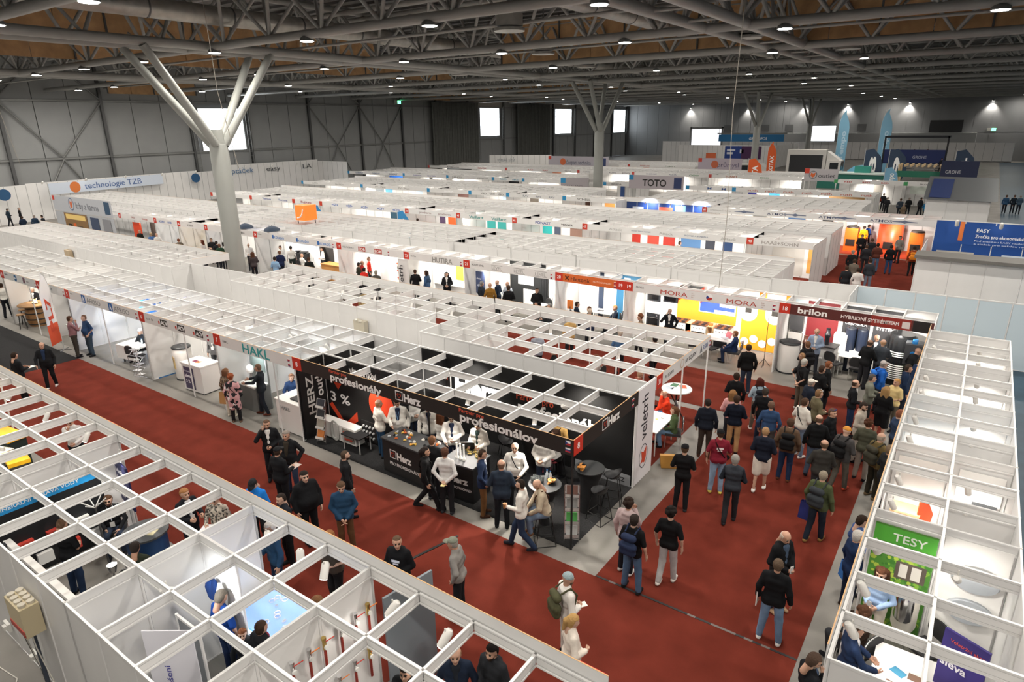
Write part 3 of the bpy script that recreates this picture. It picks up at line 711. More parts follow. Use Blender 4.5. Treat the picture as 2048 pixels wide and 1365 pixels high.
# rear half of block two and its camera-side wall
def rear(x0, x1, y0, y1, label, joined=False, fasc=True):
    s = Stand(label, x0, y0)
    (s.wallj if joined else s.wall)(x0,y0,x1,y0)
    if not joined: s.wall(x1,y0,x1,y1)
    else: s.wallj(x1,y0,x1,y1)
    s.gridj(x0,x1,y0,y1)
    if fasc: s.fascia(x1,y1+.035,x0,y1+.035)
    k = x0+4
    while k < x1-2: s.wallj(k,y0,k,y1); k += random.choice((3,4,5))
    return s
rear(-24.0,-6.6,28.0,32,'white stand block backing onto the orange kitchen stand')
rear(-47,-24.0,27.6,32,'white stand block behind the yellow display stand')
rear(-75,-47,28,32,'white stand block behind the fireplace stand row',True)
bw = Stand('pale blue-lit panel wall facing the crowded aisle end', -3.4, 28.6, 'panel_wall', 'panel wall')
M_PALEB = mat('blue_light_tint_panel', (.62,.73,.80), .5)  # white panels, bluish reflected light put into the base colour
bw.wall(-3.4,28.6,6.6,28.6,M_PALEB,n=10); bw.wall(-3.4,26.7,-3.4,28.6,n=2)
bw.wall(-6.6,28.05,-3.4,28.6,n=3)
# ---------------------------------------------------------------- right-hand block along the crowded cross aisle
RX = -.55
def right_stand(y0, y1, label, first=False, wall_end=True):
    s = Stand(label, RX, y0)
    n = round(y1-y0)
    s.wall(RX+2,y0,RX+2,y1,n=n)
    if wall_end: s.wall(RX,y1,RX+2,y1,n=2)
    if first: s.wall(RX,y0,RX+2,y0,n=2)
    s.grid(RX,RX+2,y0,y1,2,n,skip=(('y',2),)+((('x',n),) if wall_end else ())+((('x',0),) if first else ()))
    f = s.fascia(RX-.035,y1,RX-.035,y0)
    for k in range(0,n+1,2): s.post(RX,y0+k)
    return s, f
q1, h1 = right_stand(7.44,11.44,'white stand with a green forest print and TESY letters',True)
q2, h2 = right_stand(11.44,14.44,'white stand with a bare partition behind the TESY wall')
q3, h3 = right_stand(14.44,17.44,'white stand with turquoise counters seen through its ceiling')
q4, h4 = right_stand(17.44,20.44,'white stand with chrome taps on its counter')
q5, h5 = right_stand(20.44,23.44,'white stand at the end beside the dark red brilon stand')
q2.wall(RX+1,12.44,RX+2,12.44,n=1); q3.wall(RX+1,15.44,RX+2,15.44,n=1); q3.wall(RX,16.44,RX+1,16.44,n=1) if 0 else None
# ---------------------------------------------------------------- rows further down the hall
def far_row(y, d, segs, cols, joined, gap=1.2, d2=3.5, xr=None, rear_lab=None):
    k = 0
    for (x0,x1,num,tx,prints,lb) in segs:
        s, f = row_stand(x0,x1,y,d,lb,num,cols[0],joined=joined)
        for (t,c,x,w,h) in tx: s.txt(f,x,t,h,c,2.48-h*.36,bold=.02,width=w)
        for (a,b,z0,z1,c) in prints:
            poster(s,x0+a,x0+b,y+d-.02 if z0 >= 0 else y+.3,abs(z0),z1,c)
        k += 1
    if rear_lab: rear(segs[0][0],segs[-1][1] if xr is None else xr,y+d+gap,y+d+gap+d2,rear_lab,joined)
P3 = 36.62
far_row(P3,3.4,[
 (-63,-56.4,'',(),((1,2,.4,2.2,'e8e4dc'),(3,4,.6,2.1,'5b4a3c')),'distant red-numbered stand past the column with grey shelves'),
 (-56.4,-50,'',(('Thermona','55639a',2.0,1.3,.24),('Thermona','55639a',4.4,1.3,.24)),((1.2,2.6,.4,2.0,'d9d6d0'),(3,3.8,.4,2.1,'6a6a78'),(5.3,6.2,.3,2.2,'2a6cc4')),'distant stand with Thermona on its fascia'),
 (-50,-46.3,'',(('Fujitsu','9a4450',1.2,1.4,.26),),((.4,1.2,.3,2.0,'8a2e36'),),'narrow distant stand with a dark red name on its fascia'),
 (-46.3,-36.15,'',(('+GF+','3f68b4',1.6,.8,.28),('+GF+','3f68b4',3.4,.8,.28),('+GF+','3f68b4',5.2,.8,.28),('+GF+','3f68b4',7.1,.8,.28),('+GF+','3f68b4',8.8,.8,.28)),((.6,2.0,1.0,2.2,'e6e6e6'),(5.0,6.6,1.0,2.1,'23485c'),(7.0,8.3,.6,2.1,'2f6f98'),(8.6,9.9,1.0,2.2,'b8bcc4')),'wide distant stand with five blue GF marks'),
 (-36.15,-31.0,'44',(('protherm','a08a88',1.5,1.2,.2),('protherm','a08a88',3.4,1.2,.2)),((.5,1.1,.4,2.3,'5a4666'),(1.4,2.2,.3,2.1,'e8622a'),(4.0,4.7,.2,2.2,'e8622a')),'distant stand 44 with orange posters'),
 (-31.0,-26.0,'45',(('Vaillant','3f8f8c',1.2,1.3,.28),('Vaillant','3f8f8c',3.2,1.3,.28)),((.2,1.0,.3,2.2,'2f9a96'),(1.2,2.0,.3,2.2,'2f9a96'),(3.4,4.1,.2,2.3,'1f7f86')),'distant stand 45 with teal posters'),
 (-26.0,-20.5,'46',(('PONAST','48549a',1.9,1.2,.24),('VERNER','4a4644',3.9,.9,.16)),((.3,1.1,.2,2.3,'39c0be'),(1.3,1.8,.8,2.2,'4a5468'),(2.6,4.0,.6,2.2,'8a6a5c'),(4.3,5.3,.3,2.3,'7a3c22')),'distant stand 46 with fire pictures'),
 (-20.5,-10.15,'47',(('Attack','b8b8b6',1.9,.9,.22),('VÝROBCE TEPELNÉ TECHNIKY','8e98a8',3.4,1.3,.1),('Attack','b8b8b6',5.2,.9,.22),('KOTLE A KAMNA','8e98a8',6.8,1.4,.12),('Attack','b8b8b6',8.9,.9,.22)),((1.9,2.5,.3,2.1,'c8382c'),(3.0,3.8,.3,2.0,'d04a38'),(4.1,4.9,.3,2.0,'c8382c'),(5.3,6.6,.5,2.3,'5b86b8'),(6.9,7.5,.4,2.0,'3a3f4c'),(8.0,8.6,.4,2.0,'24406c')),'wide distant stand 47 with red boiler posters'),
 (-10.15,-6.7,'48',(('HAAS+SOHN','a4a09c',.8,1.9,.24),),((.6,2.4,.1,2.2,'cfccc6'),(2.6,3.3,.3,2.1,'d9a050')),'distant stand 48 at the mouth of the red aisle')],
 ('c8402c',), True, 1.3, 3.6, None, 'white stand block behind the GF and Vaillant stands')
P4 = 49.9
far_row(P4,3.4,[
 (-66,-55.8,'',(('LUFTA','a8a8a4',2,1.0,.22),('CAUTION','a8a8a4',6,1.4,.22)),((6.5,7.4,.6,2.0,'5a7fb0'),(9,9.8,.6,2.0,'58a0d8')),'far white stand with pale grey names on its fascia'),
 (-55.8,-46,'',(('FV - Plast','b0aeaa',2.3,1.6,.24),('FV - Plast','b0aeaa',5.8,1.6,.24)),((.3,1.4,.8,2.2,'6ab4e0'),(5,6,.8,2.2,'c8dcf0')),'far white stand with FV Plast on its fascia'),
 (-46,-40.6,'',(('HANSA','ffffff',2.3,1.2,.2),),((1.2,2.8,.4,2.0,'7a5a54'),(3,4.6,.4,2.1,'3c3432')),'far stand with a red name board'),
 (-40.6,-36.1,'',(('GEO','5a5a58',1.6,.6,.22),('GEO','5a5a58',2.6,.6,.22),('GEO','5a5a58',3.6,.6,.22)),((1.6,2.4,.7,2.0,'a8bcd4'),),'far stand marked GEO three times'),
 (-36.1,-30,'',(('RAV','8a9098',1.9,.6,.24),('RAV','8a9098',3.3,.6,.24),('RAV','8a9098',4.7,.6,.24)),((.4,1.4,.6,2.0,'6a6258'),(4.9,5.8,.6,2.0,'9a9ad0')),'far stand marked RAV three times'),
 (-30,-24.8,'',(('SCHELL','6a6a68',1.5,1.3,.26),),((.4,.9,.6,2.2,'5a3c30'),(2.4,3.4,.5,1.9,'e09a50'),(4.0,4.4,.6,2.2,'b04a34')),'far stand marked SCHELL')],
 ('2f8fc4',), True, 1.2, 3.6, -30, 'far white stand block behind the RAV stands')
nv = Stand('far navy lit stand with orange wave prints', -24.8, P4)
M_NAVY = mat('navy_print', hexc('24407c'), .5)
nv.wallj(-24.8,P4+2,-16.9,P4+2,M_NAVY); nv.gridj(-24.8,-16.9,P4+2,P4+4.3); nv.fascia(-24.8,P4+1.9,-16.9,P4+1.9)
for a,b,z0,z1,c in ((.6,1.6,.6,1.9,'d9dfea'),(3.0,4.2,.4,2.0,'e2674a'),(4.4,5.3,.7,2.2,'8fc0e0')): poster(nv,-24.8+a,-24.8+b,P4+1.97,z0,z1,c)
letter(poster(nv,-18.6,-17.2,P4+1.97,.4,1.5,'24407c'),'VISO',.5,flat('ffffff'),.1,.6,-.02,bold=.05)
at, fat_ = row_stand(-16.9,-1.9,48.4,4,'wide grey ATMOS fascia stand with orange boilers','60','c8402c',joined=True,walls=(1,0))
at.txt(fat_,.6,'ATMOS Jaroslav Cankař a syn',.13,'8a8886',2.43)
for x in (4.7,8.1,11.2):
    at.txt(fat_,x,'ATMOS',.24,'45506e',2.39,bold=.008,width=1.3)
for x in (3.1,6.6,9.7,13.2):
    ob('logo', MB().prism([(-.7,-.02),(-.2,-.03),(0,-.1),(.2,-.03),(.7,-.02),(.7,.03),(.15,.06),(0,.12),(-.15,.06),(-.7,.03)],0,.004).mesh('logo', flat('6a748c')), fat_, (x,-.009,2.48)).rotation_euler = (PI/2,0,0)
rear(-24,-7,54.4,58.6,'far white stand block behind the ATMOS stand',True)
P6 = 64.0
far_row(P6,3.4,[
 (-74,-63.2,'',(('GEBERIT','5a6a88',1.6,1.6,.26),('GEBERIT','5a6a88',4.9,1.6,.26),('GEBERIT','5a6a88',8.2,1.6,.26)),((4.8,9.2,.9,2.25,'2f6fd0'),),'remote stand marked GEBERIT three times'),
 (-63.2,-55.6,'',(('HANSA','8a88b0',2.0,1.4,.24),('HANSA','8a88b0',4.4,1.4,.24)),((1.6,2.2,.8,2.1,'4a4a48'),),'remote stand with two lilac names'),
 (-55.6,-48.4,'',(('KERATO','8e8e8a',1,1.6,.2),('KERATO','8e8e8a',5,1.6,.2)),(),'remote stand with two grey names'),
 (-48.4,-44,'',(('ABCD','4f98b4',1.2,1.0,.24),('ABCD','4f98b4',3.0,1.0,.24)),((.1,1.6,1.6,2.25,'22262a'),(2.6,3.9,1.6,2.25,'3a3c40')),'remote stand marked ABCD'),
 (-44,-38,'',(('LONO','b0aeac',2.2,1.2,.24),),(),'remote stand marked LONO')],('2f8fc4',),True,1.3,3.6,-40,'remote white stand block behind the GEBERIT stand')
far_row(P6,3.4,[
 (-33.4,-29.6,'',(('BELIDA','8a8886',1.0,1.2,.22),),((.4,.9,.4,2.2,'3a5a94'),),'remote stand behind the second column'),
 (-24.2,-19.6,'',(('M','3a5a94',2.2,.4,.3),('M','3a5a94',3.6,.4,.3)),((1.2,3.2,1.5,2.25,'e8f0fa'),),'remote stand beside the TOTO board with two round marks'),
 (-19.6,-7.4,'',tuple(('ruth','c47a6c',1.5+1.6*i,.9,.26) for i in range(7)),((.6,1.4,1.6,2.2,'3a3a8a'),(2.6,3.6,1.5,2.2,'36a8e8'),(8,11,1.6,2.2,'b08a5a')),'remote stand with seven pale red names')],('2f8fc4',),True,1.3,3.6,-8,None)
def tall_sign(x0, x1, y, z0, z1, col, label, txts, plate=None, pc='c8402c'):
    s = Stand(label, x0, y, 'sign_board', 'sign')
    mb = MB().box(0,x1-x0,-.04,.04,z0,z1); b = s.put('board', mb.mesh('board', flat(col)), x0, y)
    for x in (0.1,x1-x0-.1): s.put('leg', cached(('sleg',z0), lambda: MB().cyl((0,0,0),(0,0,z0),.05,8).mesh('leg', M_ALU)), x0+x, y)
    for (t,sz,c,x,z,k) in txts: letter(b,t,sz,flat(c),x,z,-.045,**k)
    if plate: ob('number_plate', MB().box(0,.5,-.06,-.045,z1-.5,z1).mesh('number_plate', flat(pc)), b)
    return s, b
_, tb = tall_sign(-30.2,-24.3,63.6,2.2,3.55,'b6aeb4','tall lilac board reading TOTO',[('TOTO',.95,'23211f',1.5,2.5,dict(width=2.6,bold=.02))],'57','2f8fc4')
ob('info_board', MB().box(4.9,5.7,-.06,-.045,2.35,3.4).mesh('info_board', flat('2f3d68')), tb)
_, ct = tall_sign(-35.9,-33.0,59.3,2.3,3.35,'a8a2a6','slanted lilac board reading CATALANO',[('CATALANO',.34,'6a6468',.35,2.4,dict(width=1.9))],'5','2f8fc4')
ct.rotation_euler = (0,0,R(22))
_, cb = tall_sign(-55.5,-45.2,88,2.3,3.9,'b4afb8','long lilac board reading čerpací technika',[('čerpací technika',.85,'4c5266',3.2,2.75,dict(width=4.2))],'8')
ob('logo', MB().lathe([(.5,0),(.5,.01)],20).mesh('logo', flat('cf6a3e')), cb, (2.6,-.05,3.1)).rotation_euler = (PI/2,0,0)
ob('info_board', MB().box(9.1,9.9,-.06,-.045,2.5,3.7).mesh('info_board', flat('2f3d68')), cb)
_, pb = tall_sign(-32.5,-26.6,90,2.3,3.9,'b7adb9','lilac board reading průmysl beside an orange flag',[('průmysl',.8,'5c5470',2.7,2.8,dict(width=2.8))],'9')
ob('logo', MB().lathe([(.5,0),(.5,.01)],20).mesh('logo', flat('c86a48')), pb, (2.3,-.05,3.1)).rotation_euler = (PI/2,0,0)
_, otb = tall_sign(-16.4,-13.0,79,2.3,3.6,'b4b0b4','lilac board reading outlet with an orange bird',[('outlet',.62,'34383f',1.45,2.68,dict(width=1.7))],'7')
ob('logo', MB().lathe([(.42,0),(.42,.01)],20).mesh('logo', flat('4a4c52')), otb, (.9,-.046,2.95)).rotation_euler = (PI/2,0,0)
ob('logo', MB().lathe([(.36,0),(.36,.01)],20).mesh('logo', flat('b4b0b4')), otb, (.9,-.058,2.95)).rotation_euler = (PI/2,0,0)
ob('logo', MB().prism([(-.25,-.1),(.0,-.28),(.2,-.1),(.25,.25),(.0,.12),(-.2,.25)],0,.01).mesh('logo', flat('d4652f')), otb, (.9,-.075,2.95)).rotation_euler = (PI/2,0,0)
P7 = 78.6
far_row(P7,3.4,[
 (-72,-57,'',(('ROMOTOP','4a4a4c',4,2.4,.2),('ROVOX','a83a34',10,1.6,.3)),((1,6,1.7,2.25,'33383c'),),'most remote stand with a dark counter and ROVOX'),
 (-57,-45,'',(('RAY','c8504a',4,.9,.24),('RAY','c8504a',6.5,.9,.24),('TECH','8a8886',10,1,.2)),((6,7.4,1.6,2.2,'e89a7a'),),'most remote stand marked RAY twice'),
 (-45,-37,'',tuple(('KOVO','6a6870',1+1.9*i,1.0,.2) for i in range(4)),(),'most remote stand marked KOVO four times'),
 (-37,-27,'',(('ENERGIE','9a96a8',2,1.4,.2),('AQUA','8a8aa0',5,1,.2),('OOO','4a8a5c',7.6,1.2,.24)),((2,4,1.7,2.2,'d8e0f0'),),'most remote stand with a green triple ring'),
 (-27,-16.5,'',(('TOPART','b05a34',2,1.4,.26),('EKO','5a8a5a',6,1,.2)),(),'most remote stand marked TOPART'),],('c8504a',),True,1.2,3.6,-16.5,'most remote white stand block behind the TOTO row')
far_row(77.2,3.4,[(-13.0,-6.6,'',tuple(('RED','b83a34',1+1.7*i,.7,.2) for i in range(3)),((2.2,2.8,.4,2.2,'e8e4e0'),(3.4,4.3,.3,2.2,'5a5650')),'remote stand with three red blocks on its fascia'),
 (-6.6,-2.9,'',(('EKOVLNA','7a787a',1.4,1.4,.18),),((.4,2.0,1.2,2.0,'dfe8df'),(2.2,2.9,.6,2.2,'3a3a44')),'remote stand with a black discount poster')],('3f9a5c',),True)
far_row(93,3.4,[(-57.5,-46,'',(('WATER','8a8a90',3,1.4,.24),),(),'last white stand row near the dark curtains'),(-44.5,-34,'',(('SERVIS','b0605a',2,1.6,.24),('PUMPY','8a9a8a',6,1.6,.24)),((1,2,.5,2.2,'c8644a'),),'last white stand row near the lilac board'),],('c8504a',),True,1.2,3.6,-34,'last white stand block before the far partition')
# aisle-side structures far away
bb = Stand('blue EASY wall stand lit by four lamps', -1.75, 42.3)
M_BLUE = mat('bright_blue_print', hexc('1c4f9e'), .5)
bb.wall(-1.75,42.3,6.2,42.3,M_BLUE,h=3.55,n=6)
p = poster(bb,-1.2,5.5,42.28,2.3,3.4,'1c4f9e',texts=[('EASY',.26,'ffffff',1.3,3.0,dict(bold=.02)),('Značka pro ekonomické projekty a rekonstrukce.',.24,'ffffff',1.3,2.7,dict(bold=.012,width=4.2)),('Pod značkou EASY najdete vyšší výběr produktů',.12,'dfe8f8',1.3,2.5,dict(width=4.0)),('a služeb pro každou realizaci staveb.',.12,'dfe8f8',1.3,2.34,dict(width=3.4))],name='wall_print')
bb.put('orange_stripe', MB().box(.55,.75,-.03,-.02,2.5,3.5).mesh('orange_stripe', flat('e07a3c')), -1.2, 42.28)
poster(bb,1.4,3.3,42.27,.9,1.9,'dfe9f2',name='display_screen'); poster(bb,4.2,6.0,42.27,.6,1.8,'17305c',name='display_screen'); poster(bb,-1.5,.2,42.27,.7,1.9,'c8c4ba',name='display_screen')
bb.wall(-2.0,36.2,6.2,36.2,h=2.48,n=6); bb.wall(-2.0,36.2,-2.0,42.0,n=6)
bb.put('deck', MB().box(-.1,8.3,-.3,1.2,2.48,2.62).mesh('deck', flat('6e6c68')), -2.0, 36.2)
gb = Stand('grey metal clad stand with a navy notice board', -3.2, 56.5)
M_CLAD = mat('grey_cladding', (.20,.21,.22), .4, metal=.4)
gb.wall(-3.2,56.5,.6,56.5,n=3,h=3.2); gb.wall(.6,56.5,.6,61,n=3,h=3.2); gb.wall(-3.2,56.5,-3.2,61,n=3,h=3.2)
gb.put('sloped_roof', MB().add([(-.2,-.4,3.2),(4.2,-.4,3.2),(4.0,2.4,4.6),(-.2,2.4,4.6),(-.2,2.5,3.2),(4.2,2.5,3.2)],[(0,1,2,3),(0,3,4),(1,5,2),(3,2,5,4),(0,4,5,1)]).mesh('sloped_roof', M_CLAD), -3.2, 56.5)
gb.put('notice_board', MB().add([(.1,-.2,3.33),(1.4,-.2,3.33),(1.4,2.1,4.48),(.1,2.1,4.48)],[(0,1,2,3)]).mesh('notice_board', flat('2a3a6a')), -3.2, 56.46)
# wall-side stands under the grey wall
tz = Stand('long white wall stand reading technologie TZB', -78.5, 26)
tz.wallj(-78.0,26,-80.2,45,h=3.7); tz.wallj(-80.2,45,-80.9,48.5,h=3.5); tz.wallj(-76,16,-78,26,h=3.6)
tw = tz.put('name_wall', MB().box(0,13,-.03,.03,2.55,3.65).mesh('name_wall', flat('ccd6e4')), -76.6, 27.5, 0, math.atan2(11.5,-2.2))
for o_, x in ((tw,5.2),): pass
ttx = letter(tw,'technologie TZB',.85,flat('3a5f9a'),3.6,2.83,-.05,width=6.6)
ob('logo', MB().lathe([(.55,0),(.55,.02)],20).mesh('logo', flat('d4783c')), tw, (2.6,-.03,3.1)).rotation_euler = (PI/2,0,0)
_ob = MB().lathe([(.55,0),(.55,.06)],16).mesh('speech_sign', flat('1f4f78'))
for y, x in ((23.6,-76.6),(44.5,-79.4)): tz.put('speech_sign', _ob, x, y, 2.9, rot=(0,PI/2,0))
pt = Stand('white lit wall stand reading ptáček and easy', -80.6, 48)
pt.wallj(-80.4,49,-80.4,64,h=4.1); pt.wallj(-80.4,64,-74.0,64,h=3.9)
for tx, c, y0, wd in (('ptáček','5b7fa6',50.0,3.2),('easy','4a4f55',55.2,2.2),('LA','4a4f55',61.2,1.5)):
    letter(pt.t,tx,.9,flat(c),y0-48,3.0,-.35,face='+x',width=wd)
sk_ = Stand('white curved screen stand before the dark curtain', -70, 92)
sk_.wallj(-70,92,-60,96,h=3.6); letter(sk_.t,'výtské sítě',.9,flat('8a9098'),1.8,2.6,-.2,width=3.0).rotation_euler = (PI/2,0,R(22))
gr = Stand('white showroom block with a blue and red screen before the far wall', -52, 132)
gr.wallj(-58,138,-52,138,h=4.6); gr.wallj(-52,132,-33,132,h=4.1); gr.wallj(-33,132,-33,150,h=4.1)
poster(gr,-42.5,-35.6,131.9,1.6,3.9,'22408a',name='display_screen',extra=[(1,3.2,6.9,1.6,3.9,('4a2450','d8dce8','e0503c')),(2,.4,2.0,3.0,3.4),(2,.4,1.6,2.4,2.8),(2,2.9,3.6,2.6,3.3)])
poster(gr,-46.2,-44.2,131.9,.6,2.6,'e8744a',name='display_screen')
cr = Stand('hanging dark blue banner ring over the white showroom block', -45, 135.1, 'hanging_banner', 'banner')
cr.put('banner_face', MB().box(0,12.5,-.05,.05,4.7,6.0).mesh('banner_face', flat('1f6ea2')), -45, 135.1); letter(cr.t,'GRUNDFOS',.7,flat('f0f4f8'),6.0,5.0,-.07,bold=.02,width=3.4)
cr.put('truss_bar', MB().cyl((-.3,0,6.2),(13,0,6.2),.12,6).mesh('truss_bar', M_STEEL), -45, 135.1)
for x in (0,6,12): cr.put('suspension_wire', MB().cyl((x,0,6.2),(x,0,12.6),.03,5).mesh('suspension_wire', M_DSTEEL), -45, 135.1)
sc = Stand('white lit projection screen in a truss frame', -52.5, 140, 'projection_screen', 'screen')
sc.put('frame', MB().box(-.3,0,-.2,.2,0,7.4).box(6.4,6.7,-.2,.2,0,7.4).box(-.3,6.7,-.2,.2,7.1,7.4).mesh('frame', M_STEEL), -52.5, 140)
sc.put('screen', MB().box(0.1,6.3,-.05,.05,3.6,7.0).mesh('screen', mat('screen_white',(.95,.96,1),.5,emit=.9)), -52.5, 140)
sw = Stand('white lit screen on the far partition between two flags', -33.9, 163.5, 'wall_screen', 'screen')
sw.put('screen', MB().box(0,5.2,-.05,.05,4.0,7.2).mesh('screen', mat('screen_white2',(.93,.98,1),.5,emit=1.2)), -33.9, 163.5); sw.put('frame', MB().box(-.1,5.3,.05,.15,3.9,7.3).mesh('frame', M_DSTEEL), -33.9, 163.5)
ex = Stand('black framed display stand with a navy upper deck', -12.0, 104, 'deck_stand', 'stand')
ex.put('deck_frame', MB().box(0,7.4,-.1,.1,6.2,6.4).box(0,.2,-.1,.1,0,6.4).box(7.2,7.4,-.1,.1,0,6.4).box(0,7.4,3.9,4.1,6.2,6.4).box(0,.2,-.1,4,6.2,6.4).box(7.2,7.4,-.1,4,6.2,6.4).mesh('deck_frame', flat('1a1d26')), -12, 104)
ex.put('deck_front', MB().box(0,7.3,-.06,.06,3.0,4.7).mesh('deck_front', flat('1f2f66')), -12, 104); letter(ex.t,'GROHE',.5,flat('c8cfe4'),3.6,3.6,-.1,width=1.6)
ex.put('deck_floor', MB().box(0,7.3,0,4,2.9,3.0).mesh('deck_floor', flat('2a2d36')), -12, 104)
ex.put('railing', MB().box(1.8,6.4,-1.2,-1.16,2.9,2.96).box(1.8,6.4,-1.2,-1.16,2.3,2.36).box(1.8,1.86,-1.2,-1.16,1,2.96).box(4,4.06,-1.2,-1.16,1,2.96).box(6.34,6.4,-1.2,-1.16,1,2.96).mesh('railing', M_CHROME), -12, 104)
for k in range(9): ex.put('stair_step', cached('st_step', lambda: MB().box(0,1.2,0,.3,0,.06).mesh('stair_step', flat('1d2029'))), -5.6, 101.5+k*.28, .3+k*.3)
gh = Stand('navy GROHE board beside the black stair', -4.4, 92, 'sign_board', 'sign')
gh.put('board', MB().box(0,3.6,-.05,.05,1.6,4.0).mesh('board', flat('242c4c')), -4.4, 92); letter(gh.t,'GROHE',.5,flat('d8dbe4'),.5,2.6,-.08,width=1.5)
for x in (.1,3.5): gh.put('leg', MB().cyl((x,0,0),(x,0,1.6),.05,6).mesh('leg', M_ALU), -4.4, 92)

# ---------------------------------------------------------------- people: smooth bodies from blended limbs, meshed as one surface
def surf_net(fld, org, h):
    ins = fld < 0
    nx, ny, nz = fld.shape
    c = [ins[i:nx-1+i, j:ny-1+j, k:nz-1+k] for i in (0,1) for j in (0,1) for k in (0,1)]
    s = sum(a.astype(np.int8) for a in c)
    act = (s > 0) & (s < 8)
    idx = -np.ones(act.shape, np.int64); I = np.argwhere(act); idx[act] = np.arange(len(I))
    acc = np.zeros((len(I),3)); cnt = np.zeros(len(I))
    V = lambda o: fld[I[:,0]+o[0], I[:,1]+o[1], I[:,2]+o[2]]
    for ax in range(3):
        for a in (0,1):
            for b in (0,1):
                o0 = [a,b]; o0.insert(ax,0); o1 = list(o0); o1[ax] = 1
                f0, f1 = V(o0), V(o1); m = (f0 < 0) != (f1 < 0)
                t = f0[m]/(f0[m]-f1[m])
                p = np.tile(np.array(o0,float), (m.sum(),1)); p[:,ax] = t
                acc[m] += p; cnt[m] += 1
    P = (I+acc/np.maximum(cnt,1)[:,None])*h+org
    F = []
    for ax in range(3):
        b, c2 = (ax+1) % 3, (ax+2) % 3
        sl0 = [slice(None)]*3; sl1 = [slice(None)]*3
        sl0[ax] = slice(0,-1); sl1[ax] = slice(1,None)
        d = ins[tuple(sl0)] != ins[tuple(sl1)]
        E = np.argwhere(d)
        E = E[(E[:,b] > 0) & (E[:,c2] > 0) & (E[:,b] < fld.shape[b]-1) & (E[:,c2] < fld.shape[c2]-1)]
        if not len(E): continue
        q = []
        for db, dc in ((-1,-1),(0,-1),(0,0),(-1,0)):
            e = E.copy(); e[:,b] += db; e[:,c2] += dc
            q.append(idx[e[:,0], e[:,1], e[:,2]])
        q = np.stack(q,1)
        flip = ins[E[:,0], E[:,1], E[:,2]]
        q[~flip] = q[~flip][:,::-1]
        F.append(q)
    F = np.concatenate(F); F = F[(F >= 0).all(1)]
    return P, F
def field(prims, h, pad=.05, k=.03, cut=None):
    # prims: (a, b, ra, rb[, flat]) tapered capsules
    A = np.array([p[0] for p in prims]); B = np.array([p[1] for p in prims]); Rm = np.array([max(p[2],p[3]) for p in prims])
    lo = np.minimum(A-Rm[:,None], B-Rm[:,None]).min(0)-pad; hi = np.maximum(A+Rm[:,None], B+Rm[:,None]).max(0)+pad
    n = np.ceil((hi-lo)/h).astype(int)+1
    ax = [lo[i]+h*np.arange(n[i]) for i in range(3)]
    D = np.full(n, 1.0, np.float32)
    for p in prims:
        a = np.array(p[0]); b = np.array(p[1]); ra, rb = p[2], p[3]; kk = p[4] if len(p) > 4 else k
        r = max(ra,rb)+.07
        l2 = np.floor((np.minimum(a,b)-r-lo)/h).astype(int).clip(0); h2 = np.ceil((np.maximum(a,b)+r-lo)/h).astype(int)+1
        sl = tuple(slice(l2[i], min(h2[i], n[i])) for i in range(3))
        X = ax[0][sl[0]][:,None,None]-a[0]; Y = ax[1][sl[1]][None,:,None]-a[1]; Z = ax[2][sl[2]][None,None,:]-a[2]
        d = b-a; L = max(1e-9, d@d)
        t = np.clip((X*d[0]+Y*d[1]+Z*d[2])/L, 0, 1)
        e = np.sqrt((X-t*d[0])**2+(Y-t*d[1])**2+(Z-t*d[2])**2)-(ra+t*(rb-ra))
        o = D[sl]
        q = np.clip(.5+.5*(o-e)/kk, 0, 1)
        D[sl] = o+(e-o)*q-kk*q*(1-q)
    if cut is not None:
        Z = ax[2][None,None,:]
        D = np.maximum(D, (cut-Z)+0*D)
    return D, lo, ax
def net(prims, h, k=.03, cut=None, fn=None):
    D, lo, ax = field(prims, h, .05, k, cut)
    if fn is not None: D = fn(D, ax[0][:,None,None], ax[1][None,:,None], ax[2][None,None,:])
    return surf_net(D, lo, h)
def np_mesh(name, P, F, mats, mi=None):
    me = bpy.data.meshes.new(name)
    me.vertices.add(len(P)); me.vertices.foreach_set('co', np.asarray(P, np.float32).ravel())
    me.loops.add(F.size); me.loops.foreach_set('vertex_index', F.astype(np.int32).ravel())
    me.polygons.add(len(F)); me.polygons.foreach_set('loop_start', np.arange(0,F.size,4,dtype=np.int32))
    me.polygons.foreach_set('loop_total', np.full(len(F),4,np.int32))
    for m in mats: me.materials.append(m)
    if mi is not None: me.polygons.foreach_set('material_index', np.asarray(mi, np.int32))
    me.polygons.foreach_set('use_smooth', np.ones(len(F), bool))
    me.update(calc_edges=True); me.validate()
    return me
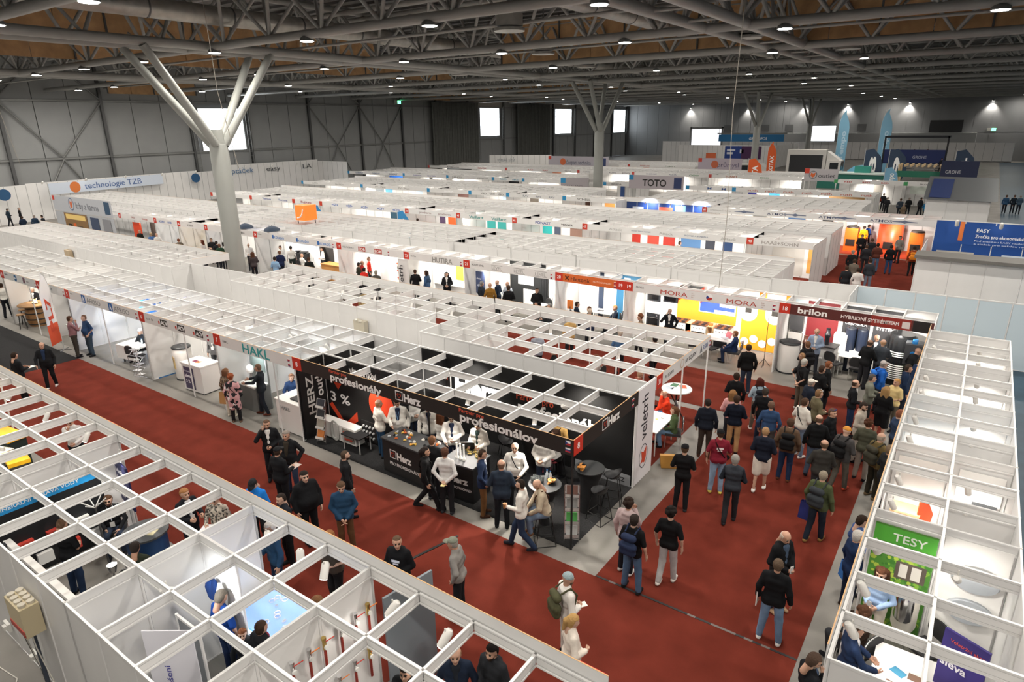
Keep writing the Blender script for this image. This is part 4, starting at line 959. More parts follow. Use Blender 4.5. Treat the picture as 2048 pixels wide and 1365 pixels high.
# --- head (origin at the head centre, face towards +y); faces get a slot: 0 skin 1 eye 2 lip 3 brow/beard
def head_geo(h):
    def build():
        pr = [((0,-.012,.03),(0,.0,.03),.083,.083),((0,.035,-.03),(0,.035,-.06),.062,.05),((0,.05,-.085),(0,.055,-.09),.032,.03),
              ((0,-.03,-.05),(0,-.035,-.19),.052,.056),((-.03,.06,.035),(.03,.06,.035),.026,.026),
              ((0,.088,.012),(0,.108,-.022),.009,.014,.012),((-.013,.09,-.03),(.013,.09,-.03),.009,.009,.012),
              ((-.036,.058,-.015),(-.03,.068,-.03),.026,.02),((.036,.058,-.015),(.03,.068,-.03),.026,.02),
              ((-.02,.082,-.058),(.02,.082,-.058),.011,.011,.012)]
        for s in (-1,1): pr += [((s*.082,-.008,.02),(s*.08,-.002,-.02),.013,.009,.006)]
        def sock(D, X, Y, Z):
            for s in (-1,1):
                e = np.sqrt((X-s*.031)**2+((Y-.098)*1.0)**2+((Z-.012)*1.4)**2)-.017
                D = np.maximum(D, -e)
            return D
        P, F = net(pr, h, .022, None, sock)
        P[:,2] *= 1.06
        C = P[F].mean(1); mi = np.zeros(len(F), int)
        for s in (-1,1):
            mi[(abs(C[:,0]-s*.031) < .015) & (abs(C[:,2]-.011) < .008) & (C[:,1] > .06)] = 1
            mi[(abs(C[:,0]-s*.032) < .023) & (abs(C[:,2]-.034) < .0075) & (C[:,1] > .055)] = 3
        mi[(abs(C[:,0]) < .024) & (abs(C[:,2]+.061) < .0085) & (C[:,1] > .07)] = 2
        beard = (C[:,2] < -.04) & (C[:,2] > -.125) & (C[:,1] > .012) & (mi == 0) & ~((abs(C[:,0]) < .03) & (abs(C[:,2]+.061) < .011))
        return P, F, mi, beard
    return cached(('head', h), build)
def hand_geo(h, kind):
    # wrist at the origin, fingers towards -z, palm facing -x (right hand at the thigh), thumb towards +y
    def build():
        pr = [((0,-.018,-.02),(0,-.02,-.085),.017,.018),((0,.018,-.02),(0,.02,-.08),.017,.018),((0,0,.03),(0,0,-.03),.024,.024)]
        c = {'relax': .35, 'grip': 1.35, 'flat': .08}[kind]
        for i, (y, L) in enumerate(((-.030,.062),(-.011,.078),(.010,.082),(.030,.072))):
            p = np.array([0,y,-.088]); a = c*.55
            for s, r in ((.42,.0095),(.32,.0088),(.26,.0078)):
                d = np.array([-math.sin(a),0,-math.cos(a)]); q = p+d*L*s
                pr.append((p,q,r,r*.94,.006)); p = q; a += c*.75
        p = np.array([-.004,.03,-.03]); q = np.array([-.016-.02*c,.056,-.062]); r = np.array([-.03-.03*min(c,.8),.058-.012*c,-.092])
        pr += [(p,q,.013,.011,.01),(q,r,.0105,.009,.006)]
        return net(pr, h, .012)
    return cached(('hand', h, kind), build)
# --- hair and hats (same origin as the head)
def hair_mesh(style, h=.0135):
    def build():
        def shell(t, lo, brow=.062, back=-.07, side=-.015):
            # skull cap: inflated skull minus the face side
            def fn(D, X, Y, Z):
                D = D-t
                face = np.maximum(Y-(.03+.45*(Z-.03)), (Z-brow))
                keep_top = np.where(Z > brow, -1., 0.)
                cutf = np.where((Y > .0) & (Z < brow+.02*(1-abs(X)/.08)), np.minimum((Y-.0)*1.0, (brow-Z)*1.0), -1.)
                D = np.maximum(D, cutf)
                lim = np.where(Y > -.02, side, lo)
                return np.maximum(D, lim-Z)
            return fn
        sk = [((0,-.012,.03),(0,.0,.03),.083,.083),((0,-.03,-.03),(0,-.03,-.05),.062,.055)]
        out = []
        if style == 'short': P, F = net(sk, h, .022, None, shell(.012,-.07))
        elif style == 'crop': P, F = net(sk, h, .022, None, shell(.006,-.06,.07))
        elif style == 'horse':
            def fn(D, X, Y, Z):
                D = D-.007; D = np.maximum(D, Y-.02+abs(X)*0); D = np.maximum(D, Z-.055); return np.maximum(D, -.06-Z)
            P, F = net(sk, h, .022, None, fn)
        elif style == 'curly':
            rnd = random.Random(3); pr = list(sk)
            for i in range(46):
                a = rnd.uniform(0,2*PI); z = rnd.uniform(-.2,1); r = math.sqrt(max(0,1-z*z))
                p = np.array([.088*r*math.cos(a), -.012+.09*r*math.sin(a), .04+.088*z])
                if p[1] > .03 and p[2] < .07: continue
                pr.append((p,p+.001,.028,.028,.012))
            P, F = net(pr, h, .02, None, shell(.006,-.06,.05))
        elif style in ('long','pony','bob'):
            pr = list(sk)
            if style == 'long':
                for s in (-1,-.5,0,.5,1): pr += [((s*.07,-.055,.03),(s*.085,-.075,-.26),.038,.026)]
                for s in (-1,1): pr += [((s*.082,-.01,.0),(s*.09,-.005,-.2),.022,.016)]
            elif style == 'bob':
                for s in (-1,-.5,0,.5,1): pr += [((s*.07,-.05,.03),(s*.085,-.055,-.1),.038,.034)]
                for s in (-1,1): pr += [((s*.084,.0,.02),(s*.088,.01,-.07),.02,.022)]
            else:
                pr += [((0,-.085,.05),(0,-.125,.0),.03,.032),((0,-.125,.0),(0,-.12,-.16),.032,.014)]
            P, F = net(pr, h, .022, None, shell(.011,-.30,.058,side=-.22))
        elif style == 'beanie': P, F = net(sk, h, .022, None, lambda D,X,Y,Z: np.maximum(D-.014, .035-.25*Y-Z))
        else:   # cap
            pr = sk
            P, F = net(sk, h, .022, None, lambda D,X,Y,Z: np.maximum(D-.012, .045-Z))
            v = []; n = 9
            for i in range(n+1):
                a = PI*i/n; v += [(.085*math.cos(a), .05+.035*math.sin(a), .062), (.082*math.cos(a), .055+.13*math.sin(a), .05-.004*math.sin(a))]
            v2 = [(x,y,z-.007) for x,y,z in v]
            o = len(P); m = len(v)
            F2 = [(2*i,2*i+1,2*i+3,2*i+2) for i in range(n)]+[(m+2*i,m+2*i+2,m+2*i+3,m+2*i+1) for i in range(n)]+[(2*i+1,m+2*i+1,m+2*i+3,2*i+3) for i in range(n)]
            P = np.concatenate([P, np.array(v+v2)]); F = np.concatenate([F, np.array(F2)+o])
        P = P.copy(); P[:,2] *= 1.06
        return np_mesh('hair_'+style, P, F, [cloth('3a2a20',1)])
    return cached(('hair', style), build)
ARMS = {  # right arm: (elbow, wrist, hand kind); shoulders at (.19,0,1.43)
 'down': ((.255,-.035,1.15),(.262,.05,.90),'relax'), 'swing_f': ((.25,.06,1.16),(.24,.24,.98),'relax'), 'swing_b': ((.25,-.12,1.17),(.255,-.14,.92),'relax'),
 'front': ((.26,-.01,1.15),(.075,.21,1.07),'grip'), 'hold': ((.25,.0,1.15),(.15,.26,1.13),'grip'), 'phone': ((.30,.10,1.22),(.125,.10,1.50),'grip'),
 'back': ((.27,-.11,1.17),(.05,-.17,.97),'relax'), 'pocket': ((.30,-.07,1.18),(.215,.06,.96),'relax'), 'cross': ((.24,.04,1.17),(-.06,.20,1.20),'relax'),
 'chin': ((.17,.17,1.17),(.05,.17,1.44),'grip'), 'reach': ((.26,.14,1.22),(.20,.40,1.18),'relax'), 'clasp': ((.25,-.02,1.15),(.05,.18,.93),'relax'),
 'table': ((.25,.12,1.18),(.14,.33,1.06),'relax'), 'lap': ((.24,.02,1.17),(.13,.24,1.06),'flat'), 'head': ((.26,.22,1.36),(.11,.10,1.62),'relax')}
LEGS = {  # pelvis height, (knee, ankle, toe pitch) right then left as (x, y, z); mirrored when one entry
 'stand': (.95, [((.10,.02,.51),(.11,-.01,.085)), ((.10,.02,.51),(.13,.02,.085))]),
 'wide': (.94, [((.13,.03,.51),(.17,.0,.085)), ((.12,.03,.51),(.16,.03,.085))]),
 'walk': (.93, [((.09,.17,.53),(.09,.27,.10)), ((.09,-.02,.50),(.09,-.30,.16))]),
 'step': (.945, [((.09,.09,.52),(.10,.13,.085)), ((.10,-.01,.51),(.11,-.15,.10))]),
 'sit': (.50, [((.13,.43,.53),(.13,.44,.085)), ((.14,.42,.53),(.15,.36,.085))]),
 'stool': (.80, [((.15,.36,.74),(.14,.28,.33)), ((.15,.38,.72),(.13,.34,.36))]),
 'lean': (.80, [((.13,.40,.62),(.13,.36,.20)), ((.14,.41,.62),(.14,.38,.22))])}
SKIN = [mat('skin_a',(.56,.33,.23),.55,noise=.08,nscale=14), mat('skin_b',(.50,.28,.19),.55,noise=.08,nscale=14), mat('skin_c',(.60,.38,.28),.55,noise=.08,nscale=14)]
M_EYE = mat('eye', (.02,.015,.012), .25)
M_LIP = mat('lip', (.38,.14,.12), .5)
N_PEOPLE = [0]
def Rx(a): c, s = math.cos(a), math.sin(a); return np.array(((1,0,0),(0,c,-s),(0,s,c)))
def Rz3(a): c, s = math.cos(a), math.sin(a); return np.array(((c,-s,0),(s,c,0),(0,0,1)))
def align(frm, to):
    a = Vector(frm).normalized(); b = Vector(to).normalized()
    return np.array(a.rotation_difference(b).to_matrix())
def person(x, y, head_deg, label, top='202428', bot='25282e', hair=('short','3a2a20'), arms=('down','down'), legs='stand', h=1.76, lean=0.0, nod=0.0, turn=0.0,
           kind='jacket', shoes='15151a', beard=None, fat=0.0, skin=None, q=0, z=0.0, sleeves=1.0, hem=None, inner=None, socks=None, shorts=False, group=None, dress=False, extra=None, pat=None):
    rnd = random.Random(N_PEOPLE[0]); N_PEOPLE[0] += 1
    s = h/1.76
    hb = (.024,.032,.048)[q]
    pz, L = LEGS[legs]
    dz = pz-.95
    ln = R(lean); piv = np.array([0,0,pz])
    RB = Rx(-ln)
    def up(p): return RB @ (np.array(p)+np.array([0,0,dz])-piv)+piv
    jit = lambda: np.array([rnd.uniform(-.012,.012) for _ in range(3)])
    arm = []
    for sx, nm in ((1,arms[0]),(-1,arms[1])):
        e, w, hk = ARMS[nm]; m = np.array([sx,1,1])
        arm.append((up(np.array((.172+fat*.12,-.005,1.415))*m), up(np.array(e)*m+jit()+np.array([sx*fat*.5,0,0])), up(np.array(w)*m+jit()), hk, sx))
    hip = [np.array([.092,0,pz-.02]), np.array([-.092,0,pz-.02])]
    leg = []
    for i, sx in enumerate((1,-1)):
        k, a = L[i]; leg.append((hip[i], np.array([k[0]*sx,k[1],k[2]]), np.array([a[0]*sx,a[1],a[2]])))
    HR = Rx(-ln*.6-R(nod)) @ Rz3(R(turn)) if not turn else Rz3(R(turn)) @ Rx(-ln*.6-R(nod))
    HC = up((0,.02,1.625))
    neck = up((0,-.005,1.47))
    fa = fat
    def torso(g, low=.93):
        b = [(up((-.085,-.005,1.34)), up((.085,-.005,1.34)), .098+g, .098+g), (up((-.07,.005,1.22)), up((.07,.005,1.22)), .098+g+fa*.4, .098+g+fa*.4),
             (up((-.06,.015+fa*.3,1.08)), up((.06,.015+fa*.3,1.08)), .096+g+fa, .096+g+fa), (np.array([-.065,0,pz+.01]), np.array([.065,0,pz+.01]), .108+g+fa*.6, .108+g+fa*.6),
             (up((-.15,-.008,1.415)), up((0,-.008,1.46)), .046+g, .06+g), (up((.15,-.008,1.415)), up((0,-.008,1.46)), .046+g, .06+g)]
        return b
    def armp(g, f=1.0, cuff=0.0):
        out = []
        for S, E_, Wp, hk, sx in arm:
            if f >= 1: out += [(S,E_,.050+g,.041+g),(E_,Wp+(E_-Wp)*.06,.041+g,.033+g+cuff)]
            else:
                out += [(S, S+(E_-S)*min(1,f*1.9), .053+g, .050+g)]
        return out
    def legp(g, f=1.0):
        out = []
        for H_, K, A in leg:
            if f >= 1: out += [(H_,K,.080+g+fa*.3,.058+g),(K,A+np.array([0,0,.01]),.060+g,.046+g)]
            else: out += [(H_,H_+(K-H_)*f*1.7,.092+g,.080+g)]
        return out
    # body: one continuous skin surface; the head and the hands carry a finer net welded into it
    body = torso(-.012)+[(S,E_,.044,.037) for S,E_,_,_,_ in arm]+[(E_,Wp,.037,.027) for _,E_,Wp,_,_ in arm]
    body += [(H_,K,.078,.055) for H_,K,_ in leg]+[(K,A,.056,.038) for _,K,A in leg]+[(neck, HC+HR@np.array([0,-.02,-.07]), .056, .05)]
    P, F = net(body, hb*1.55, .03)
    mi = np.zeros(len(F), int)
    hp, hf, hmi, hbd = head_geo((.0125,.016,.023)[q])
    hm = hmi.copy()
    if beard: hm[hbd] = 3
    Ps = [P, hp@HR.T+HC]; Fs = [F, hf+len(P)]; Ms = [mi, hm]; n = len(P)+len(hp)
    for S, E_, Wp, hk, sx in arm:
        gp, gf = hand_geo((.0085,.011,.017)[q], hk)
        g = gp*np.array([sx,1,1]); d = Wp-E_
        A_ = align((0,0,-1), d)
        if hk == 'grip': A_ = A_ @ Rz3(sx*.5)
        Ps.append((g@A_.T)*1.0+Wp); Fs.append((gf if sx > 0 else gf[:,::-1])+n); Ms.append(np.zeros(len(gf), int)); n += len(gp)
    sk = skin or SKIN[rnd.randrange(3)]
    hcol = cloth(hair[1] if hair else '3a2a20', 1)
    me = np_mesh('person', np.concatenate(Ps)*s, np.concatenate(Fs), [sk, M_EYE, M_LIP, cloth(beard,1) if beard else hcol], np.concatenate(Ms))
    o = ob('person', me, None, (x,y,z), R(head_deg)-PI/2)
    tag(o, label, 'person', group)
    def child(nm, prims, hh, k, m, cut=None, fn=None):
        P, F = net(prims, hh, k, cut, fn)
        return ob(nm, np_mesh(nm, P*s, F, [m]), o)
    # clothing
    g = {'jacket': .016, 'puffer': .030, 'shirt': .006, 'tee': .007, 'sweater': .012, 'coat': .020, 'blazer': .014, 'hoodie': .018, 'vest': .02}[kind]
    tp = torso(g)
    hz = pz-(hem if hem is not None else {'coat': .34, 'blazer': .14, 'jacket': .10, 'tee': .08, 'shirt': .04, 'sweater': .07, 'puffer': .10, 'hoodie': .09, 'vest': .1}[kind])
    if hz < pz-.05 and legs not in ('sit','stool','lean'):
        tp += [(np.array([-.075,0,pz]), np.array([-.085,0,hz]), .108+g+fa*.5, .098+g), (np.array([.075,0,pz]), np.array([.085,0,hz]), .108+g+fa*.5, .098+g)]
    tp += armp(g*.8, .45 if kind == 'tee' or sleeves < 1 else 1.0, .004)
    if kind == 'vest': tp = torso(g)
    if kind in ('hoodie','puffer','coat'): tp += [(up((-.06,-.075,1.45)), up((.06,-.075,1.45)), .045, .045)]
    if kind in ('blazer','shirt','jacket','sweater'): tp += [(up((-.035,-.03,1.475)), up((.035,-.03,1.475)), .032, .032)]
    zc = hz if legs not in ('sit','stool','lean') else pz-.09
    mt = pat or cloth(top)
    if dress: child('dress', tp+legp(.02,.55), hb, .05, mt)
    else: child({'tee':'t_shirt','shirt':'shirt','sweater':'sweater','vest':'vest','hoodie':'hoodie','coat':'coat','blazer':'blazer','puffer':'puffer_jacket','jacket':'jacket'}[kind], tp, hb, .03, mt, zc)
    if kind == 'vest': child('shirt', armp(.006), hb, .03, cloth(inner or '202024'))
    elif inner:   # the shirt front seen in the open jacket
        child('shirt', [(up((-.026,.062+fa*.8,1.45)), up((-.004,.082+fa*1.3,1.12)), .032+g*.8, .026+g*.8),(up((.026,.062+fa*.8,1.45)), up((.004,.082+fa*1.3,1.12)), .032+g*.8, .026+g*.8)], hb*.85, .02, cloth(inner))
    lp = legp(.012 if not shorts else .03, 1.0 if not shorts else .58)+[(np.array([-.07,0,pz]), np.array([.07,0,pz]), .112+fa*.6, .112+fa*.6)]
    if bot: child('shorts' if shorts else 'trousers', lp, hb, .03, cloth(bot))
    msh = cloth(shoes,1)
    for H_, K, A in leg:
        d = np.array([A[0]*.12,1,0]); d /= np.linalg.norm(d)
        tilt = -.9*max(0, A[2]-.10)
        if legs in ('stool','lean'): tilt = -.15
        f0 = A+np.array([0,-.035,-.042]); f1 = A+d*.15+np.array([0,0,-.047+tilt*.6])
        child('shoe', [(f0,f1,.043,.036),(A+np.array([0,0,-.03]),A+d*.05+np.array([0,0,-.03]),.046,.042)], hb*.85, .03, msh, A[2]-.083+min(0,tilt*.6) if z == 0 else None)
    # hair or hat
    if hair:
        st = hair[0]
        hm_ = hair_mesh(st)
        ho = ob({'cap':'cap','beanie':'beanie'}.get(st,'hair'), hm_, o, tuple(HC*s))
        ho.rotation_euler = Matrix(HR.tolist()).to_euler(); ho.scale = (s,)*3
        ho.material_slots[0].link = 'OBJECT'; ho.material_slots[0].material = hcol
        if st == 'cap' and len(hair) > 2:
            ho2 = ob('hair', hair_mesh('horse'), o, tuple(HC*s)); ho2.rotation_euler = ho.rotation_euler; ho2.scale = (s*.99,)*3
            ho2.material_slots[0].link = 'OBJECT'; ho2.material_slots[0].material = cloth(hair[2],1)
    for ex in (extra or []):
        if ex[0] == 'backpack':
            c = cloth(ex[1]); y0 = -.16-g
            child('backpack', [(up((-.085,y0-.03,1.36)),up((.085,y0-.03,1.36)),.075,.075),(up((-.10,y0-.05,1.18)),up((.10,y0-.05,1.18)),.085,.085),(up((-.10,y0-.05,1.06)),up((.10,y0-.05,1.06)),.075,.075)], hb, .05, c)
            for sx in (-1,1):
                child('backpack_strap', [(up((sx*.10,y0+.02,1.44)),up((sx*.115,.02,1.50+g)),.018,.018),(up((sx*.115,.02,1.50+g)),up((sx*.12,.115+g,1.36)),.018,.018),(up((sx*.12,.115+g,1.36)),up((sx*.17,.05,1.12)),.018,.016)], .016, .01, c)
        elif ex[0] == 'strap':
            c = cloth(ex[1],1); a = [(-.12,-.05,1.49+g),(-.06,.115+g,1.38),(.04,.135+g+fa,1.2),(.15,.07,1.03),(.13,-.10,1.05),(-.02,-.135-g,1.27),(-.11,-.09-g,1.46)]
            a = [up((p[0]*ex[2],p[1],p[2])) for p in a]
            child('bag_strap', [(p,q2,.014,.014) for p,q2 in zip(a[:-1],a[1:])], .014, .01, c)
            child('shoulder_bag', [(up((ex[2]*.2-.03,.06,.98)),up((ex[2]*.2+.03,.06,.98)),.055,.055),(up((ex[2]*.2,.06,1.0)),up((ex[2]*.2,.06,.95)),.05,.05)], .022, .03, c)
        elif ex[0] == 'lanyard':
            c = cloth(ex[1],1); t = .117+g+fa
            child('lanyard', [(up((-.06,.03,1.50)),up((-.03,t,1.36)),.007,.007),(up((.06,.03,1.50)),up((.03,t,1.36)),.007,.007),(up((-.03,t,1.36)),up((0,t+.01+fa*.3,1.17)),.007,.007),(up((.03,t,1.36)),up((0,t+.01+fa*.3,1.17)),.007,.007)], .009, .004, c)
            b = MB().bx((0,0,0),(.09,.006,.12)).mesh('name_badge', flat('f2f0ec'))
            bo = ob('name_badge', b, o, tuple(up((0,t+.02+fa*.4,1.10))*s)); bo.rotation_euler = (-ln,0,0)
        elif ex[0] == 'glasses':
            mb = MB()
            for sx in (-1,1): mb.bx((sx*.034,.094,.014),(.046,.004,.03)); mb.bx((sx*.079,.045,.016),(.004,.1,.005))
            mb.bx((0,.1,.018),(.02,.004,.005))
            go = ob('glasses', mb.mesh('glasses', flat(ex[1],.3)), o, tuple((HC+HR@np.array([0,.004+(ex[2] if len(ex) > 2 else 0)*-.03,(ex[2] if len(ex) > 2 else 0)*.095]))*s)); go.rotation_euler = Matrix(HR.tolist()).to_euler()
        elif ex[0] == 'hairsides':
            ho2 = ob('hair', hair_mesh('horse'), o, tuple(HC*s)); ho2.rotation_euler = Matrix(HR.tolist()).to_euler(); ho2.scale = (s*.99,)*3
            ho2.material_slots[0].link = 'OBJECT'; ho2.material_slots[0].material = cloth(ex[1],1)
        elif ex[0] == 'print':   # flat print on the garment
            c = flat(ex[1]); mb = MB(); sg = 1 if ex[2] == 'front' else -1
            t = (.125+g+fa*1.25) if sg > 0 else (.122+g)
            mb.bx((0,0,0),(.16,.004,.05)); mb.bx((0,0,-.06),(.11,.004,.03))
            po = ob('shirt_print', mb.mesh('shirt_print', c), o, tuple(up((0,sg*t,1.30))*s)); po.rotation_euler = (-ln,0,0)
    o['hands'] = 0
    del o['hands']
    hands = [tuple((Wp+(Wp-E_)/np.linalg.norm(Wp-E_)*.08)*s) for _,E_,Wp,_,_ in arm]
    return o, hands

# ---------------------------------------------------------------- furniture and exhibits
def counter(label, x, y, w, d, h, col, rz=0.0, top=None, name='counter', lip=.03):
    t = thing(name, label, 'counter', (x,y,0), rz)
    ob('body', MB().box(-w/2+lip,w/2-lip,-d/2+lip,d/2-lip,.04,h-.04).mesh('body', flat(col)), t)
    ob('plinth', MB().box(-w/2+.05,w/2-.05,-d/2+.05,d/2-.05,0,.04).mesh('plinth', flat('3a3a3a')), t)
    ob('top', MB().box(-w/2,w/2,-d/2,d/2,h-.04,h).mesh('top', flat(top or col)), t)
    return t
def table(label, x, y, w, d, h, col, rz=0.0, leg='c8c8c6', name='table', group=None):
    t = thing(name, label, 'table', (x,y,0), rz, group)
    ob('tabletop', MB().box(-w/2,w/2,-d/2,d/2,h-.03,h).mesh('tabletop', flat(col)), t)
    lg = MB().cyl((0,0,0),(0,0,h-.03),.018,8).mesh('leg', flat(leg,.3))
    for sx in (-1,1):
        for sy in (-1,1): ob('leg', lg, t, (sx*(w/2-.05),sy*(d/2-.05),0))
    return t
CH = {}
def chair(x, y, deg, label='black padded chair with a chrome frame', group='black padded chairs'):
    def parts():
        seat = MB().box(-.23,.23,-.22,.22,.43,.49).mesh('seat', mat('black_fabric',(.02,.02,.022),.8,bump=.2,bscale=60))
        mb = MB(); n = 10; v = []
        prof = [(-.2,.58),(-.23,.7),(-.22,.82),(-.15,.9),(0,.93),(.15,.9),(.22,.82),(.23,.7),(.2,.58)]
        back = MB().prism(prof,-.02,.02,Matrix.Translation((0,-.25,0)) @ Matrix.Rotation(PI/2,4,'X')).mesh('backrest', MATS['black_fabric'])
        rim = MB().tube([(p[0]*1.05,-.26,p[1]+.01) for p in prof],.012,6).mesh('back_frame', M_CHROME)
        lf = MB().cyl((0,0,0),(0,-.02,.45),.012,6).mesh('leg', M_CHROME)
        return seat, back, rim, lf
    seat, back, rim, lf = cached('chair', parts)
    t = thing('chair', label, 'chair', (x,y,0), R(deg)-PI/2, group)
    ob('seat', seat, t); ob('backrest', back, t); ob('back_frame', rim, t)
    for sx in (-.21,.21):
        for sy in (-.2,.22): ob('leg', lf, t, (sx,sy,0))
    return t
def stool(x, y, deg, label):
    t = thing('bar_stool', label, 'bar stool', (x,y,0), R(deg)-PI/2)
    def seat():
        v = []; n = 16
        for r, z, b in ((.05,.75,.76),(.15,.76,.78),(.21,.80,.95)):
            for k in range(n): a = 2*PI*k/n; bk = max(0,-math.sin(a)); v.append((r*math.cos(a), r*math.sin(a), z+(b-z)*bk))
        f = [(j*n+k,j*n+(k+1) % n,(j+1)*n+(k+1) % n,(j+1)*n+k) for j in range(2) for k in range(n)]+[tuple(range(n-1,-1,-1))]
        mb = MB(); mb.smooth = True; mb.add(v,f); mb.add([(a,b,c-.02) for a,b,c in v],[q[::-1] for q in f]); return mb.mesh('seat', mat('black_plastic',(.03,.03,.032),.45))
    def fr():
        mb = MB(); P = [(-.22,-.22),(.22,-.22),(.22,.22),(-.22,.22)]
        for i, (a,b) in enumerate(P):
            mb.cyl((a,b,0),(a*.55,b*.55,.75),.010,6); c = P[(i+1) % 4]
            mb.cyl((a*.88,b*.88,.24),(c[0]*.88,c[1]*.88,.24),.009,6); mb.cyl((a,b,.01),(c[0],c[1],.01),.009,6)
        return mb.mesh('wire_frame', flat('141414',.35))
    ob('seat', cached('stseat', seat), t); ob('wire_frame', cached('stframe', fr), t)
def cocktail(x, y, label, col='1a1a1c', r=.36, h=1.1, foot=.30):
    t = thing('cocktail_table', label, 'table', (x,y,0))
    ob('stretch_cover', MB().lathe([(foot,.0),(foot*.75,.35),(r*.62,.75),(r*.95,h-.03)],24).mesh('stretch_cover', flat(col,.8)), t)
    ob('tabletop', MB().lathe([(r,h-.03),(r+.005,h-.015),(r,h)],24).mesh('tabletop', flat('26282a',.35)), t)
    return t
def bowl(x, y, z, label):
    t = thing('snack_bowl', label, 'bowl', (x,y,z))
    ob('bowl', MB().lathe([(.05,0),(.11,.07),(.115,.075),(.10,.06)],16,cap=False).mesh('bowl', flat('1a1412',.4)), t)
    mb = MB(); rnd = random.Random(int(x*100))
    for k in range(26): mb.bx((rnd.uniform(-.075,.075),rnd.uniform(-.075,.075),.05+rnd.random()*.05),(.05,.035,.008),Matrix.Rotation(rnd.random()*.6,4,'X')@Matrix.Rotation(rnd.random()*6,4,'Z'))
    tag(ob('crisps', mb.mesh('crisps', flat('d9923c')), t), kind='stuff')
def brochure_rack(x, y, deg, label, cols):
    t = thing('brochure_rack', label, 'rack', (x,y,0), R(deg)-PI/2)
    mb = MB()
    for sx in (-.16,.16): mb.cyl((sx,.12,0),(sx,-.08,1.35),.01,6)
    for k in range(5): mb.cyl((-.16,.1-k*.035,.1+k*.27),(.16,.1-k*.035,.1+k*.27),.008,6)
    ob('frame', mb.mesh('frame', M_CHROME), t)
    for k, c in enumerate(cols):
        z = .18+k*.31
        tr = ob('tray', cached('rtray', lambda: MB().box(-.15,.15,.0,.012,0,.26).box(-.15,.15,0,.06,-.012,0).box(-.15,.15,.05,.06,0,.06).mesh('tray', M_CHROME)), t, (0,.13-k*.045,z)); tr.rotation_euler = (R(18),0,0)
        ob('brochure', MB().box(-.12,.12,.015,.03,.005,.25).mesh('brochure', flat(c)), tr)
def boiler(x, y, h, r, label, deg=0, lid='26282a', lab=None, body='e8e6e2'):
    t = thing('water_tank', label, 'boiler', (x,y,0), R(deg))
    ob('tank', MB().lathe([(r*.95,.05),(r,.09),(r,h-.06),(r*.97,h-.03)],28).mesh('tank', flat(body,.35)), t)
    ob('base_ring', MB().lathe([(r*1.02,0),(r*1.02,.05)],28).mesh('base_ring', flat(lid,.5)), t)
    ob('lid', MB().lathe([(r*1.03,h-.05),(r*1.03,h),(r*.9,h+.02)],28).mesh('lid', flat(lid,.4)), t)
    for k in range(3): ob('pipe_stub', cached('pstub', lambda: MB().cyl((0,0,0),(0,0,.07),.02,8).mesh('pipe_stub', M_CHROME)), t, (.12*math.cos(k*2),.12*math.sin(k*2),h+.01))
    if lab: ob('window_print', MB().box(-.14,.14,-r-.01,-r+.05,h*.35,h*.72).mesh('window_print', flat(lab)), t)
    return t
def feather(x, y, deg, h, w, cols, label, txt=None, tcol='ffffff', tilt=0):
    t = thing('feather_flag', label, 'flag', (x,y,0), R(deg))
    ob('pole', MB().tube([(0,0,0),(0,0,h*.8),(w*.25,0,h*.97),(w*.55,0,h)],.02,6).mesh('pole', flat('d8d8d6',.3)), t)
    ob('foot', MB().box(-.3,.3,-.02,.02,0,.03).box(-.02,.02,-.3,.3,0,.03).mesh('foot', flat('777777')), t)
    def prof(z): return w*(1-max(0,(z-.72)/.28)**2*.75) if z > .72 else w
    n = 14; mb = MB()
    for k in range(n):
        z0 = .12+.88*k/n; z1 = .12+.88*(k+1)/n
        mb.m = 0 if z0 > cols[2] else 1
        xa = lambda z: (0 if z < .8 else w*.55*((z-.8)/.2)**2)
        q = [(xa(z0),z0*h),(max(xa(z0)+.01,prof(z0)),z0*h),(max(xa(z1)+.01,prof(z1)),z1*h),(xa(z1),z1*h)]
        mb.add([(a,s,b) for s in (-.004,.004) for a,b in q],[(0,1,2,3),(7,6,5,4)])
    sa = ob('sail', mb.mesh('sail', flat(cols[0]), flat(cols[1])), t)
    if txt:
        for s in (-1,1):
            l = letter(sa,txt,w*.62,flat(tcol),w*.62 if s < 0 else w*.4,h*.3,-.008 if s < 0 else -.008,bold=.03,width=h*.42); l.rotation_euler = (PI/2,-PI/2,0 if s < 0 else 0); l.location = (w*.72,-.008,h*.28) if s < 0 else (w*.28,.008,h*.28)
            if s > 0: l.rotation_euler = (PI/2,-PI/2,PI)
    return t
def bottle(x, y, z, col, label, group, h=.24):
    t = thing('bottle', label, 'bottle', (x,y,z), 0, group)
    ob('body', cached(('bot',col,h), lambda: MB().lathe([(.032,0),(.034,h*.6),(.014,h*.82),(.014,h*.95)],10).mesh('body', flat(col,.15))), t)
    ob('cap', cached(('bcap',h), lambda: MB().lathe([(.016,h*.95),(.016,h)],8).mesh('cap', flat('2a6fb0'))), t)
def glass(x, y, z, label, group):
    tag(ob('glass', cached('gl', lambda: MB().lathe([(.028,0),(.034,.12),(.031,.12),(.026,.01)],10,cap=False).mesh('glass', M_GLASS)), None, (x,y,z)), label, 'glass', group)
def leaflet(x, y, z, deg, w, d, col, label, group, name='leaflet'):
    tag(ob(name, cached(('leaf',w,d,col), lambda: MB().box(-w/2,w/2,-d/2,d/2,0,.006).mesh(name, flat(col))), None, (x,y,z), R(deg)), label, 'leaflet', group)
def wallbox(t, nm, x, y, z, rz, w, h, d, col): return ob(nm, MB().box(-w/2,w/2,-d,0,-h/2,h/2).mesh(nm, flat(col)), t, (x,y,z), rz)

